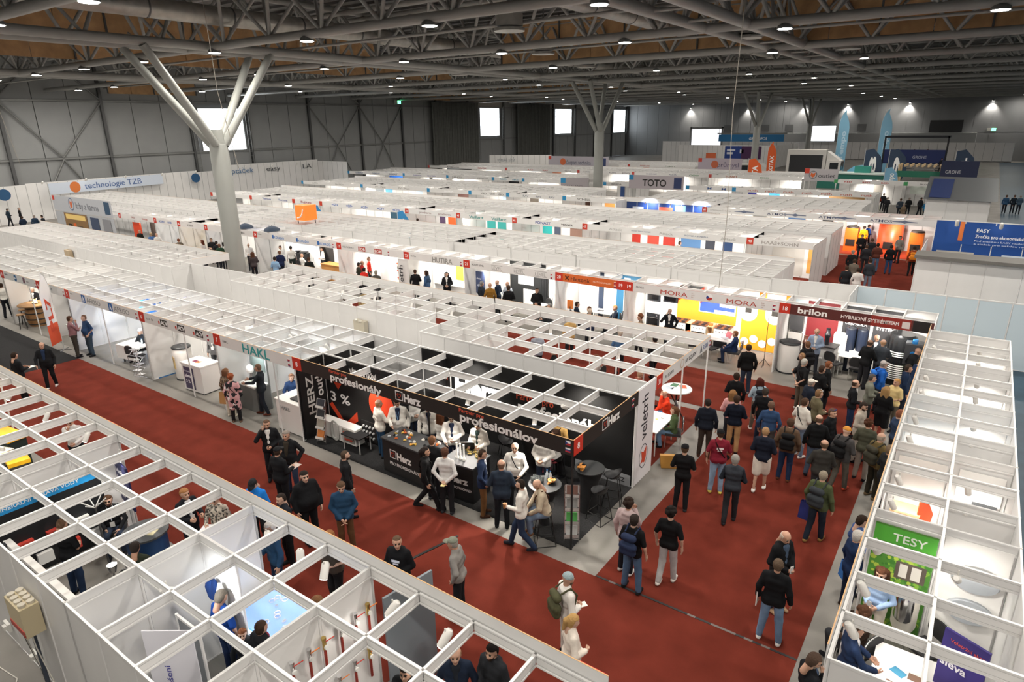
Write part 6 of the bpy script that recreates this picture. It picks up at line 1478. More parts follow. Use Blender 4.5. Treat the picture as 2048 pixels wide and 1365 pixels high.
for x, y in ((-19.8,5.1),): spot(x,y,2.25,(-.2,-.5,-1),60,color=(1,.8,.5),label='warm spotlight over the yellow shelf unit',group=None)
# ---- stand 31 and its neighbours
t = thing('bar_table','white round folding bar table with leaflets by stand 31','table',(-6.55,17.75,0)); ob('tabletop', MB().lathe([(.45,1.06),(.46,1.08),(.45,1.1)],24).mesh('tabletop', flat('f0efec',.4)), t)
for a in range(2): ob('leg', MB().cyl((-.3,0,0),(.25,0,1.06),.02,6).cyl((.3,0,0),(-.25,0,1.06),.02,6).mesh('leg', flat('1c1c1c')), t, (0,0,0), a*PI/2+.4)
for k, (dx,dy,c) in enumerate(((-.15,.2,'4a7a5a'),(.12,.2,'d0603c'),(.0,-.1,'e8e8ea'),(-.2,-.1,'9aa4b0'))): leaflet(-6.55+dx,17.75+dy,1.1,30*k,.2,.26,c,'leaflet on the white round bar table','leaflets on the bar table')
table('white table with small samples before the red hoodie man',-6.55,15.9,.9,1.3,.76,'f2f1ee')
for k in range(5): leaflet(-6.75+.1*k,15.6+.15*k,.76,40*k,.1,.07,('c8b46a','8a8c88','6a7a4a')[k % 3],'small metal sample on the white table of stand 31','samples in stand 31')
tag(ob('shopping_bag', MB().add([(-.22,-.12,0),(.22,-.12,0),(.22,.12,0),(-.22,.12,0),(-.25,-.06,.34),(.25,-.06,.34),(.25,.06,.34),(-.25,.06,.34)],[(3,2,1,0),(0,1,5,4),(1,2,6,5),(2,3,7,6),(3,0,4,7),(4,5,6,7)]).mesh('shopping_bag', flat('b8863a')), None, (-5.6,15.0,.012), R(30)), 'yellow shopping bag on the floor by the veletrh panel', 'bag')
for x, y in ((-12.9,17.5),(-10.2,15.6),(-8.4,17.4),(-7.3,15.6)): table(('white table through the ceiling of stand 31 near its back','white table under the ceiling grid of stand 31','white table beside the outer post of stand 31','white round-edged table near number 31')[int((x+12.9)/1.6) % 4]+' at %s' % ('the store','the wall','the aisle','the plate')[[-12.9,-10.2,-8.4,-7.3].index(x)],x,y,.9,.7,.75,'f4f3f0')
for x, y in ((-9.4,16.6),(-8.0,16.6),(-7.0,17.2),(-11,17.6)): spot(x,y,2.22,(.2,-.3,-1),90)
for x in (-25,-23.2,-20.9,-19,-17,-15): spot(x,17.2,2.24,(.1,-.4,-1),85); spot(x,16.0,2.24,(.1,.2,-1),55)
for k, (x,y,c) in enumerate(((-24.6,17.6,'4a3c34'),(-23.4,16.9,'b0502c'),(-21.2,17.3,'5a2a24'),(-20.2,16.4,'3f6a3a'),(-19.1,17.5,'8a8c90'),(-17.2,16.9,'2a2a2e'),(-16.9,17.8,'b83a2c'),(-15.2,16.6,'3a3c40'),(-18.7,15.9,'7a7470'))):
    table('display table number seen in the long block, '+('brown','orange','maroon','green','grey','black','red','charcoal','taupe')[k]+' top',x,y,.9,.6,.75,c)
for y0,y1,c in ((15.6,16.4,'f4f4f6'),(16.6,17.4,'f4f4f6')): poster(dd,y0,y1,-18.06,1.0,2.2,c,face='+x',texts=[('PIPELIFE',.12,'3a64a8',.1,2.0,{})])
# ---- stand 19: kitchen
YK = RY+2.02
poster(r19,-11.1,-5.25,YK,.05,2.42,'f4f2ee',name='wall_print')
poster(r19,-9.7,-7.2,YK-.01,.9,1.75,'f08a1c',name='splashback'); poster(r19,-7.0,-5.25,YK-.01,.05,2.42,'f49a20',name='wall_print')
for x in (-6.75,-5.75): ob('cut_out', MB().lathe([(.35,0),(.35,.006)],20).mesh('cut_out', flat('faf6f0')), r19.t, (x+11.2,1.99,1.55)).rotation_euler = (PI/2,0,0); ob('cut_out', MB().box(x-.35+11.2,x+.35+11.2,1.98,1.99,1.55,2.42).mesh('cut_out', flat('faf6f0')), r19.t); ob('cut_out', MB().box(x-.12+11.2,x+.12+11.2,1.97,1.98,1.55,1.8).mesh('cut_out', flat('2a2622')), r19.t)
for k in range(4): ob('cut_out', MB().lathe([(.16,0),(.16,.006)],14).mesh('cut_out', flat('faf6f0')), r19.t, (4.4+.35*k,1.99,.35+.15*(k % 2))).rotation_euler = (PI/2,0,0)
t = thing('wall_screen','blue and pink television on the orange kitchen wall','screen',(-8.0,YK-.04,1.72)); ob('frame', MB().box(-.75,.75,0,.03,-.42,.42).mesh('frame', flat('dcdcdc')), t); ob('picture', MB().box(-.71,.71,-.01,0,-.38,.38).mesh('picture', mat('screen_blue',(.03,.06,.35),.3,emit=1.4)), t); ob('picture_glow', MB().box(.1,.7,-.015,-.01,-.1,.3).box(-.1,.7,-.015,-.01,-.36,-.26).mesh('picture_glow', mat('screen_pink',(.9,.6,.85),.3,emit=1.0)), t)
def oven(x, z, label, w=.6, h=.6):
    t = thing('built_in_oven',label,'oven',(x,YK-.02,z)); ob('front', MB().box(-w/2,w/2,-.04,0,0,h).mesh('front', flat('26282c',.2)), t); ob('window', MB().box(-w*.36,w*.36,-.05,-.04,h*.12,h*.62).mesh('window', flat('0c0d10',.1)), t); ob('handle', MB().cyl((-w*.4,-.08,h*.7),(w*.4,-.08,h*.7),.012,6).mesh('handle', M_CHROME), t); ob('dial', MB().lathe([(.03,0),(.03,.02)],10).mesh('dial', M_CHROME), t, (w*.3,-.04,h*.86), rot=(PI/2,0,0))
oven(-10.75,1.45,'black built-in oven high on the white kitchen wall'); oven(-10.0,1.5,'black built-in microwave beside the high oven',.65,.45); oven(-10.75,.3,'black built-in oven low under the high oven')
t = thing('hood','black angled cooker hood over the stoves','hood',(-9.05,YK-.05,1.75)); ob('body', MB().add([(-.45,0,0),(.45,0,0),(.45,0,.6),(-.45,0,.6),(-.45,-.35,.6),(.45,-.35,.6)],[(0,1,5,4),(0,3,2,1),(3,4,5,2),(0,4,3),(1,2,5)]).mesh('body', flat('16181c',.2)), t); ob('red_edge', MB().box(-.46,-.45,-.35,0,0,.6).box(.45,.46,-.35,0,0,.6).mesh('red_edge', flat('e2502c')), t)
def stove(x, y, label, top='2c2c30'):
    t = thing('stove',label,'stove',(x,y,0)); ob('body', MB().box(-.3,.3,-.3,.3,0,.88).mesh('body', flat('e6e4e0',.3)), t); ob('hob', MB().box(-.31,.31,-.31,.31,.88,.91).mesh('hob', flat(top,.25)), t); d = ob('oven_door', MB().box(-.27,.27,-.33,-.3,.12,.62).mesh('oven_door', flat('15161a',.15)), t); ob('handle', MB().cyl((-.22,-.36,.66),(.22,-.36,.66),.012,6).mesh('handle', M_CHROME), d)
    for k in range(4): ob('burner', cached('brn', lambda: MB().lathe([(.08,.91),(.085,.93)],12).mesh('burner', flat('1a1a1a'))), t, (-.14+.28*(k % 2),-.13+.26*(k//2),0))
    for k in range(4): ob('knob', cached('knb', lambda: MB().cyl((0,-.3,.77),(0,-.33,.77),.02,8).mesh('knob', M_CHROME)), t, (-.2+.13*k,0,0))
stove(-9.35,25.28,'white gas stove beside the phoning man'); stove(-8.5,25.26,'white stove with a plain dark hob'); stove(-7.55,25.24,'white gas stove at the end of the stove row')
for x in (-8.95,-8.05): t = thing('shelf_unit','narrow wooden shelf between two stoves','shelf',(x,25.3,0),0,'shelves between the stoves'); ob('sides', MB().box(-.12,-.1,-.28,.28,0,.9).box(.1,.12,-.28,.28,0,.9).mesh('sides', flat('d8b48a')), t); ob('board', MB().box(-.1,.1,-.28,.28,.4,.42).box(-.1,.1,-.28,.28,.88,.9).mesh('board', flat('d8b48a')), t)
for x, z in ((-8.95,.42),(-8.05,.9)): tag(ob('orange_pot', MB().lathe([(.08,0),(.09,.1),(.085,.11)],14).mesh('orange_pot', flat('e2622a',.3)), None, (x,25.15,z)), 'orange pot on a shelf between the stoves' if z < .5 else 'orange and white pot on top of a stove shelf', 'pot')
table('white desk with a laptop at the orange kitchen stand',-7.35,24.3,1.2,.7,.75,'f2f0ec')
t = thing('laptop','open pink-lidded laptop on the white kitchen desk','laptop',(-7.2,24.35,.75),R(-40)); ob('base', MB().box(-.17,.17,-.12,.12,0,.018).mesh('base', flat('9aa0a6',.3)), t); ob('lid', MB().box(-.17,.17,0,.01,0,.23).mesh('lid', flat('b0606c',.4)), t, (0,.12,.015), rot=(R(-18),0,0))
for k in range(3): leaflet(-7.65+.16*k,24.2+.05*k,.75,25*k,.2,.28,'eceae4','white paper on the kitchen stand desk','papers on the kitchen desk')
chair(-7.55,23.75,70,'black padded chair before the kitchen stand desk',None); chair(-8.2,23.8,110,'black padded chair at the post of stand 31',None)
t = thing('floor_lamp','thin black floor lamp before the orange wall','lamp',(-5.6,24.1,0)); ob('pole', MB().cyl((0,0,0),(0,0,1.9),.012,6).mesh('pole', flat('1a1a1a')), t); ob('tripod', MB().cyl((0,0,.3),(.2,.1,0),.01,5).cyl((0,0,.3),(-.2,.1,0),.01,5).cyl((0,0,.3),(0,-.22,0),.01,5).mesh('tripod', flat('1a1a1a')), t)
for x in (-10.4,-8.9,-7.4,-6.0): spot(x,24.0,2.3,(.05,.9,-.6),230)
poster(r19,24.0,25.2,-11.24,1.0,2.1,'8a8ea8',face='-x')
# ---- stand 18
YB8 = RY+2.02
for x0,x1,c,tx in ((-4.6,-3.5,'7a1f24',[('SPALINOVÉ SYSTÉMY',.09,'e8c8c4',.1,2.15,dict(width=.9))]),(-3.35,-2.45,'26262a',[('TEPELNÁ',.16,'f0eeec',.1,1.85,dict(bold=.02,width=.68)),('ČERPADLA',.16,'f0eeec',.08,1.66,dict(bold=.02,width=.72)),('SUPER TICHÁ',.08,'c83a34',.16,1.5,{})]),(-2.35,-1.45,'303034',[('VĚTRACÍ',.16,'f0eeec',.1,1.8,dict(bold=.02,width=.68)),('SYSTÉMY',.16,'f0eeec',.1,1.6,dict(bold=.02,width=.68))])):
    poster(r18,x0,x1,YB8,.6,2.35,c,texts=tx)
poster(r18,-5.05,-4.65,YB8,.2,2.35,'cfe0e8')
boiler(-4.75,24.05,1.15,.36,'white round tank with a dark lid before the brilon stand',10)
t = thing('boiler_unit','open wall boiler showing its pipes in the brilon stand','boiler',(-4.85,25.4,0)); ob('frame', MB().box(-.3,.3,0,.12,.0,1.9).mesh('frame', flat('dcdad6')), t); ob('burner_box', MB().box(-.24,.24,-.2,0,1.25,1.85).mesh('burner_box', flat('3c3c3e',.3)), t); ob('lower_box', MB().box(-.24,.24,-.2,0,.75,1.15).mesh('lower_box', flat('b8b6b2')), t); ob('pipes', MB().cyl((-.15,-.1,.1),(-.15,-.1,.75),.02,6).cyl((0,-.1,.1),(0,-.1,.75),.02,6).cyl((.15,-.1,.1),(.15,-.1,.75),.02,6).mesh('pipes', M_CHROME), t)
bc = counter('grey counter reading brilon with black pipe parts',-3.75,24.75,.95,.6,1.05,'a8a6a4',R(-6),'2c2c2e'); letter(bc,'brilon',.16,flat('f2f0ee'),-.3,.55,-.29,bold=.02)
for k, (dx,c,lb) in enumerate(((-.62,'4a2c22','brown flue pipe standing beside the brilon counter'),(-.42,'d9702a','orange flue pipe standing beside the brilon counter'),(.1,'1c1c22','black flue piece on the brilon counter'))): tag(ob('flue_pipe', MB().lathe([(.08,0),(.08,.3),(.1,.31),(.1,.42),(.07,.43),(.07,.62)],12).mesh('flue_pipe', flat(c,.35)), None, (-3.75+dx,24.7,1.05 if k == 2 else .65)), lb, 'flue pipe')
table('black side table under the flue pipes',-4.25,24.7,.5,.5,.65,'2a2a2a')
for k in range(2): t = boiler(-3.0+.38*k,25.4,1.6,.17,('dark blue tall gas bottle','navy tall gas bottle beside it')[k]+' before the red poster',0,'1c2230',None,'222a3c')
t = thing('heat_pump','white heat pump unit before the black poster','heat pump',(-2.55,25.4,0)); ob('case', MB().box(-.4,.4,-.18,.18,.1,.8).mesh('case', flat('eeece8')), t); ob('fan_grille', MB().lathe([(.24,0),(.24,.02)],20).mesh('fan_grille', flat('c0c0c0')), t, (.1,-.19,.45), rot=(PI/2,0,0)); ob('foot', MB().box(-.35,.35,-.15,.15,0,.1).mesh('foot', flat('3a3a3a')), t)
t = thing('heat_pump','tall white indoor unit before the black poster','heat pump',(-3.3,25.35,0)); ob('case', MB().box(-.22,.22,-.2,.2,0,1.35).mesh('case', flat('f0eeea')), t); ob('door_line', MB().box(-.2,.2,-.205,-.2,.65,.66).mesh('door_line', flat('9a9a9a')), t)
t = thing('cutaway_tank','black cutaway tank with white coils beside the brilon poster','boiler',(-1.35,25.0,0)); ob('shell', MB().lathe([(.42,.0),(.44,.1),(.44,1.7),(.38,1.8)],24).mesh('shell', flat('17181a',.2)), t)
for k in range(11): ob('coil', cached('coil', lambda: MB().lathe([(.455,-.018),(.465,0),(.455,.018)],24).mesh('coil', flat('e8e6e2'))), t, (0,0,.25+.07*k+(.25 if k > 7 else 0)))
t = thing('ventilation_unit','grey ventilation box with blue round openings','ventilation unit',(-.95,24.4,1.0)); ob('box', MB().box(-.25,.25,-.3,.3,0,.7).mesh('box', flat('4a4c50')), t)
for p_ in ((0,-.1,.7),(0,.12,.7)): ob('spigot', MB().lathe([(.08,0),(.08,.08)],14).mesh('spigot', flat('2a86d0')), t, p_)
ob('spigot', MB().lathe([(.08,0),(.08,.08)],14).mesh('spigot', flat('2a86d0')), t, (0,-.3,.4), rot=(PI/2,0,0)); ob('stand_leg', MB().box(-.2,.2,-.25,.25,-1,0).mesh('stand_leg', flat('2e3a28')), t)
table('white desk before the black posters of stand 18',-2.75,24.9,.9,.6,.75,'f2f0ee'); chair(-3.3,24.55,60,'black padded chair between the counter and the white desk',None); chair(-2.5,24.4,80,'black padded chair before the white desk of stand 18',None)
for x in (-4.3,-2.9,-1.6): spot(x,24.0,2.3,(.05,.9,-.7),190,label='small white spotlight behind the dark red fascia',group='brilon spotlights')
# ---- stands 20 to 24
YW = RY+2.02
for x0,x1,c in ((-13.45,-13.2,'2e3c54'),(-12.55,-11.35,'2f6f94')): poster(r20,x0,x1,YW,.1,2.4,c)
poster(r20,-12.2,-11.9,YW-.01,.1,2.3,'f0f2f4')
table('white table in the Hexonic stand with black papers',-13.0,25.2,1.2,.7,.75,'f0eeec'); chair(-12.2,25.0,200,'black padded chair by the blue Hexonic wall',None); leaflet(-13.1,25.2,.75,10,.3,.2,'2a2c30','dark folder on the Hexonic table',None)
for x in (-13.8,-12.0): spot(x,24.0,2.3,(.05,.9,-.7),180)
t = thing('leaflet_holder','white stand with an orange card beside the black radiators','sign',(-14.15,24.3,0)); ob('pole', MB().box(-.02,.02,-.02,.02,0,1.0).mesh('pole', flat('c8c8c8')), t); ob('card', MB().box(-.15,.15,-.02,0,.9,1.3).mesh('card', flat('e8823a')), t)
def radiator(x, w, z0, z1, label, n, col, horiz=False):
    t = thing('wall_radiator',label,'radiator',(x,YW-.03,0))
    if horiz:
        for k in range(n): ob('tube', cached(('rt',w,col), lambda: MB().cyl((-w/2,-.03,0),(w/2,-.03,0),.014,6).mesh('tube', flat(col,.4))), t, (0,0,z0+(z1-z0)*k/(n-1)))
        ob('header', MB().box(-w/2-.02,-w/2+.01,-.05,0,z0,z1).box(w/2-.01,w/2+.02,-.05,0,z0,z1).mesh('header', flat(col,.4)), t)
    else:
        for k in range(n): ob('tube', cached(('rv',z0,z1,col,w/n), lambda: MB().box(-w/n*.4,w/n*.4,-.06,0,z0,z1).mesh('tube', flat(col,.4))), t, (-w/2+w*(k+.5)/n,0,0))
        ob('header', MB().box(-w/2,w/2,-.04,-.01,z0+.04,z0+.08).box(-w/2,w/2,-.04,-.01,z1-.08,z1-.04).mesh('header', flat(col,.4)), t)
poster(r21,-18.4,-16.3,YW,.05,2.4,'1d2022'); poster(r21,-17.9,-17.0,YW-.01,1.3,1.9,'f0eeea')
for x,w,n,c,lb,hz in ((-18.6,.5,6,'e4e2de','white tall radiator at the edge of stand 21',0),(-17.2,.7,8,'efede8','white radiator hung on the black board',0),(-16.35,.45,5,'26282a','black tall radiator beside the black board',0),(-15.85,.4,4,'f0eeea','white slim radiator between two black ones',0),(-15.35,.4,4,'202224','black slim radiator near the orange fascia',0),(-14.85,.55,18,'1c1e20','black ladder towel radiator',1)): radiator(x,w,.3 if lb[6] != 'r' or hz else .3,1.1 if 'hung' in lb else 2.2,lb,n,c,bool(hz))
poster(r21,-19.5,-18.95,24.3,.9,2.0,'4c5a80',texts=[('sleva',.13,'e8ecf4',.05,1.6,dict(bold=.02)),('4 %',.16,'e8ecf4',.08,1.25,dict(bold=.02))])
table('white table with a glass in stand 21',-16.1,24.6,.9,.6,.75,'f2f0ee')
chair(-15.9,24.95,250,'black padded chair behind the white table of stand 21',None)
for x in (-18.8,-17.2,-15.6): spot(x,24.0,2.3,(.05,.9,-.7),170)
counter('long white counter in the HUTIRA stand',-21.3,24.75,2.2,.6,1.0,'f4f2ef',0)
for x0,x1,z0,z1,c in ((-21.9,-21.4,1.0,2.0,'d8c23a'),(-20.9,-19.95,.9,2.2,'b0948a')): poster(r22,x0,x1,YW,z0,z1,c)
for x in (-23.0,-21.7,-20.4): spot(x,24.1,2.3,(.05,.9,-.6),190)
t = thing('tool_wall','yellow display wall packed with small tools','display',(-24.95,25.2,0),R(-12)); ob('board', MB().box(-1.0,1.0,-.03,.03,.1,1.75).mesh('board', flat('dba21e')), t)
for k in range(4): ob('shelf_strip', MB().box(-1,1,-.1,-.03,.25+.4*k,.31+.4*k).mesh('shelf_strip', flat('a8432a')), t)
for k in range(32): ob('tool', cached(('tl',k % 3), lambda: MB().box(-.06,.06,-.09,-.03,0,.16).mesh('tool', flat(('ecebe6','2a2a28','c8c6c0')[k % 3]))), t, (-.9+.257*(k % 8),0,.36+.4*(k//8)))
vp = Stand('white pillar panel reading veletrh beside the yellow display',-23.75,23.4,'fair_sign','sign'); vp.wall(-23.9,23.45,-23.2,23.45,n=1,h=2.3); l = letter(vp.t,'veletrh',.42,flat('26262c'),.25,.5,-.06,bold=.006,width=1.5); l.rotation_euler = (PI/2,-PI/2,0)
for x in (-28.0,-26.4,-24.8): spot(x,24.1,2.3,(.05,.9,-.6),190)
for x0,x1,z0,z1,c in ((-36.2,-33.2,1.5,2.3,'aebccc'),(-32.9,-31.6,.2,2.4,'22201f'),(-31.2,-30.2,1.2,2.3,'8a6a58')): poster(r24,x0,x1,YW,z0,z1,c)
t = counter('tall black bar unit in the KORADO stand',-34.4,25.4,1.0,.5,1.2,'1c1c1e',0)
for k in range(2): tag(ob('bar_dish', MB().lathe([(.05,0),(.22,.12)],14).mesh('bar_dish', flat('3a3a3c')), None, (-34.75+.7*k,25.4,1.2)), 'grey dish on the tall black bar unit', 'dish', 'dishes on the bar unit')
counter('pale wooden counter in the KORADO stand',-30.6,24.9,2.0,.7,1.0,'c48a4c',0); table('white table beside the pale wooden counter',-29.5,25.2,1.3,.7,.75,'f0efec'); table('white side table in the KORADO stand',-31.6,25.2,1.2,.6,.75,'f0efec'); chair(-29.3,24.6,60,'black padded chair at the edge of the KORADO stand',None)
for x in (-35.4,-33,-31,-29.6): spot(x,24.1,2.3,(.05,.9,-.6),190)
poster(r28,-53.6,-49.2,YW,.1,2.4,'3a302a'); poster(r28,-53.7,-52.4,24.4,.2,1.9,'e04a24',name='poster'); poster(r28,-50.6,-49.2,YW-.02,.9,2.1,'cfcac4')
poster(r27,-48.4,-45.6,YW,.1,2.4,'dfe6ee',texts=[('Haier',.45,'20242c',.9,1.3,dict(bold=.03))]); poster(r26,-45.2,-42.2,YW,.1,2.4,'efdcb8'); poster(r26,-44.8,-43.9,YW-.02,1.0,2.2,'6a6468',texts=[('sleva 4 %',.2,'f0f0f0',.05,1.5,{})]); poster(r25,-39,-37.5,YW,.4,2.2,'2f6cc0')
table('yellow desk in the pale stand before the column',-43.1,25.2,1.1,.6,.9,'e8c83a')
for x in (-52.5,-50,-47,-43.8,-40.6,-38): spot(x,24.2,2.3,(.05,.9,-.6),190)
poster(kk,-62.8,-58.6,RY-.42,.3,2.2,'8a6a44',name='fire_print',extra=[(1,.5,1.2,.3,1.3,('1c1612','e0662a','f0d080')),(2,1.5,2.0,.3,1.4),(1,2.1,3.2,.3,1.2),(3,.3,3.9,1.7,2.1)]); poster(kk,-58.0,-56.6,RY-.42,.2,2.1,'3c4a66'); poster(kk,-55.9,-54.6,RY-.42,.3,2.1,'8a8c92')
for x, y, lb in ((-36.6,25.0,'dark blue umbrella open on the stand roof beside the column'),(-39.2,24.8,'dark umbrella half hidden by the thick column')):
    t = thing('umbrella',lb,'umbrella',(x,y,2.5)); ob('canopy', MB().lathe([(.52,.0),(.46,.12),(.3,.22),(.12,.28),(.01,.29)],16,cap=False).mesh('canopy', mat('umb',hexc('24364c'),.6)), t); ob('shaft', MB().cyl((0,0,-.1),(0,0,.34),.015,6).mesh('shaft', flat('222222')), t)
# ---- further exhibits
t = thing('cube_sign','orange lit cube sign over the white stands','sign',(-37.6,28.5,2.55)); ob('cube', MB().box(-.5,.5,-.5,.5,.15,1.15).mesh('cube', mat('orange_lit',hexc('f0762a'),.5,emit=.55)), t); ob('foot', MB().cyl((-.4,-.4,-.1),(-.4,-.4,.2),.03,6).cyl((.4,.4,-.1),(.4,.4,.2),.03,6).mesh('foot', flat('4a4a4a')), t); ob('swoosh', MB().tube([(-.3,-.51,.3),(0,-.515,.36),(.25,-.515,.6),(.36,-.515,.9)],.05,6).mesh('swoosh', flat('fdfaf6')), t)
def drop(x, y, deg, h, col, label, txt='', tc='ffffff', z=0):
    t = thing('drop_flag',label,'flag',(x,y,z),R(deg)); ob('pole', MB().cyl((0,0,-max(0,z)),(0,0,h),.03,6).mesh('pole', flat('cccccc')), t)
    pr = [(0,.25),(.25,.1),(.48,.22),(.58,.5),(.5,.8),(.25,1),(0,.95)]
    s_ = ob('sail', MB().prism([(a*h*.75,b*h) for a,b in pr],-.01,.01).mesh('sail', flat(col)), t); s_.rotation_euler = (PI/2,0,0)
    if txt:
        l = letter(t,txt,h*.22,flat(tc),h*.28,h*.3,-.015,bold=.03,width=h*.5); l.rotation_euler = (PI/2,-PI/2,0)
drop(-43.0,33.3,0,2.9,'2f86c0','blue drop flag beside the orange cube sign','GEL+'); drop(-34.6,34.2,0,2.9,'2f86c0','blue drop flag beside stand 44','GEL+')
drop(-24.6,86,0,4.2,'e2622a','orange drop flag near the second lilac board','BETA'); drop(-9.6,88,0,3.4,'7fb4d4','pale blue drop flag before the green carport','Tempo'); 
for k, (x,n) in enumerate(((-13.4,'8'),(-10.6,'9'),(-3.4,'4'))): drop(x,99,0,5.0,'2c3f58',('dark drop flag beside the teal pool canopy','dark drop flag at the black frame corner','dark drop flag beyond the timber pergola')[k],n)
feather(-24.2,93,0,6.0,1.1,('e2622a','e2622a',.2),'tall orange feather flag beside the parked lorry','EKOTAX')
for x, lb in ((-18.9,'tall pale blue feather flag before the white screen'),(-13.4,'tall pale blue feather flag past the white screen')): feather(x,110,-12,10.0,1.5,('7db0cc','7db0cc',.3),lb,'Tempo','b8d4e4')
t = thing('lorry','white exhibition lorry with an open dark side','lorry',(-24,104,0)); ob('box_body', MB().box(0,5.2,-1.2,1.2,.9,4.6).mesh('box_body', flat('dcdad6')), t); ob('dark_side', MB().box(.4,4.8,-1.25,-1.2,1.3,3.9).mesh('dark_side', flat('2c2e32')), t); ob('cab', MB().box(5.3,7.2,-1.15,1.15,.8,3.2).mesh('cab', flat('e6e4e0')), t); ob('windscreen', MB().box(7.15,7.25,-1,1,1.9,3).box(5.8,6.9,-1.2,-1.15,1.9,2.9).mesh('windscreen', flat('20262c',.2)), t); ob('roof_deflector', MB().add([(5.3,-1,3.2),(7,-1,3.2),(5.3,-1,4.4),(5.3,1,3.2),(7,1,3.2),(5.3,1,4.4)],[(0,1,2),(3,5,4),(1,4,5,2),(0,2,5,3),(0,3,4,1)]).mesh('roof_deflector', flat('e6e4e0')), t)
for x in (1.2,2.2,6.2): ob('wheel', MB().cyl((x,-1.25,.5),(x,-.9,.5),.5,16).mesh('wheel', flat('1a1a1a')), t)
t = thing('van','white delivery van beside the lorry','van',(-31.5,105,0)); ob('body', MB().add([(0,-1,.4),(4.8,-1,.4),(4.8,-1,1.5),(3.6,-1,2.4),(0,-1,2.4),(0,1,.4),(4.8,1,.4),(4.8,1,1.5),(3.6,1,2.4),(0,1,2.4)],[(0,1,2,3,4),(5,9,8,7,6),(0,4,9,5),(3,8,9,4),(2,7,8,3),(1,6,7,2),(0,5,6,1)]).mesh('body', flat('d8d8d4')), t); ob('window', MB().box(2.2,3.4,-1.02,-1,1.5,2.2).box(.4,1.8,-1.02,-1,1.5,2.2).mesh('window', flat('20262c',.2)), t)
for x in (.9,3.9): ob('wheel', MB().cyl((x,-1.05,.38),(x,-.8,.38),.38,14).mesh('wheel', flat('1a1a1a')), t)
t = thing('pergola','pale timber pergola with a green name board','pergola',(-8.8,93,0))
for x in (0,4.3): ob('post', MB().box(x,x+.2,0,.2,0,3.2).box(x,x+.2,2.4,2.6,0,3.2).mesh('post', flat('d8bd94')), t)
for k in range(8): ob('rafter', cached('raf', lambda: MB().box(0,.18,-.6,3,3.2,3.45).mesh('rafter', flat('dcc29a'))), t, (.02+.6*k,0,0))
ob('name_board', MB().box(-.1,4.6,-.12,-.05,2.0,2.7).mesh('name_board', flat('2c7a62')), t)
t = thing('green_carport','long teal glazed pool canopy','canopy',(-19,96,0)); ob('side', MB().box(0,9,-.1,.1,0,1.9).mesh('side', flat('2c7a6c')), t); ob('roof_sheet', MB().box(-.2,9.2,-.3,2,1.9,2.1).mesh('roof_sheet', flat('d8e8e2')), t); ob('roof_box', MB().box(5,6.8,.2,1.4,2.1,2.9).mesh('roof_box', flat('3a9a8c')), t)
t = thing('inflatable_pool','pale blue inflatable dome beside the lorry','dome',(-14.6,108,0)); ob('dome', MB().lathe([(2.2,1.0),(2.0,1.6),(1.2,2.2),(.02,2.4)],20).mesh('dome', flat('6fb8d8')), t); ob('ring', MB().lathe([(2.3,.0),(2.4,.5),(2.2,1.0)],20).mesh('ring', flat('e8eef0')), t)
for k, (x, y, c, lb) in enumerate(((-6.9,50.6,'e8762a','tall orange boiler nearest the coat rack'),(-4.6,50.9,'e0562a','large round orange boiler'),(-3.0,50.4,'e8762a','orange boiler beside the blue wall'))):
    t = thing('solid_fuel_boiler',lb,'boiler',(x,y,0)); ob('body', (MB().lathe([(.75,0),(.75,2.1),(.6,2.15)],24) if k == 1 else MB().box(-.4,.4,-.4,.4,0,1.6)).mesh('body', flat(c,.4)), t); ob('door', MB().box(-.28,.28,-.78 if k == 1 else -.43,-.7 if k == 1 else -.4,.4,.85).mesh('door', flat('2c2422')), t); ob('lid', MB().lathe([(.4,0),(.38,.1)],16).mesh('lid', flat('3a302c')), t, (0,0,2.15 if k == 1 else 1.6))
carpet('orange_carpet',-9.5,-2.2,49.0,52.2, flat('b8421c',.9),'orange floor sheet under the orange boilers')
for x0,x1,c in ((-9.2,-8.5,'26282c'),(-8.2,-7.6,'d8d6d2'),(-11.6,-10.4,'3c6aa0'),(-14.2,-13.2,'8a8a88')): poster(at,x0,x1,52.3,.6,2.2,c)
for x in (-15,-12,-9,-6.5,-4): spot(x,49.0,2.3,(.05,.9,-.6),260)
for x in (-22.6,-20.4,-18.2): spot(x,P4+.9,2.4,(0,1,-.5),200,color=(.75,.85,1),label='dark spotlight shining on the navy wave prints',group='navy stand spotlights')
for x in (-.8,1.1,3.0,4.9): spot(x,41.6,3.5,(0,.7,-1),150,color=COOL,label='silver lamp bent over the blue EASY wall',group='EASY wall lamps',size=1.6)
# light inside the distant stands
for x in np.arange(-61.5,-7,3.4): spot(float(x),P3+.5,2.3,(.05,1,-.7),230,label='small spotlight in a stand of the distant red-numbered row',group='spotlights of the distant rows')
for x in np.arange(-64,-25,4.2): spot(float(x),P4+.5,2.3,(.05,1,-.7),330,label='small spotlight in a stand of the distant blue-numbered row',group='spotlights of the distant blue rows')
for x in np.arange(-73,-38,6.0): spot(float(x),P6+.5,2.3,(.05,1,-.7),480,label='small spotlight in a stand of the remote row',group='spotlights of the remote rows')
for x in np.arange(-22,-8,5.0): spot(float(x),P6+.5,2.3,(.05,1,-.7),420,label='small spotlight in a stand of the remote row',group='spotlights of the remote rows')
for x in np.arange(-70,-5,7.5): spot(float(x),P7+.5,2.3,(.05,1,-.7),600,label='small spotlight in a stand of the remote row',group='spotlights of the remote rows')
for y in (27,31,35,39,43,51,55,59): spot(-76.5 if y < 44 else -78.6,float(y),3.8,(-1,.0,-.8),260,color=COOL,label='lamp over the white stands along the grey wall',group='wall stand lamps',size=1.6)
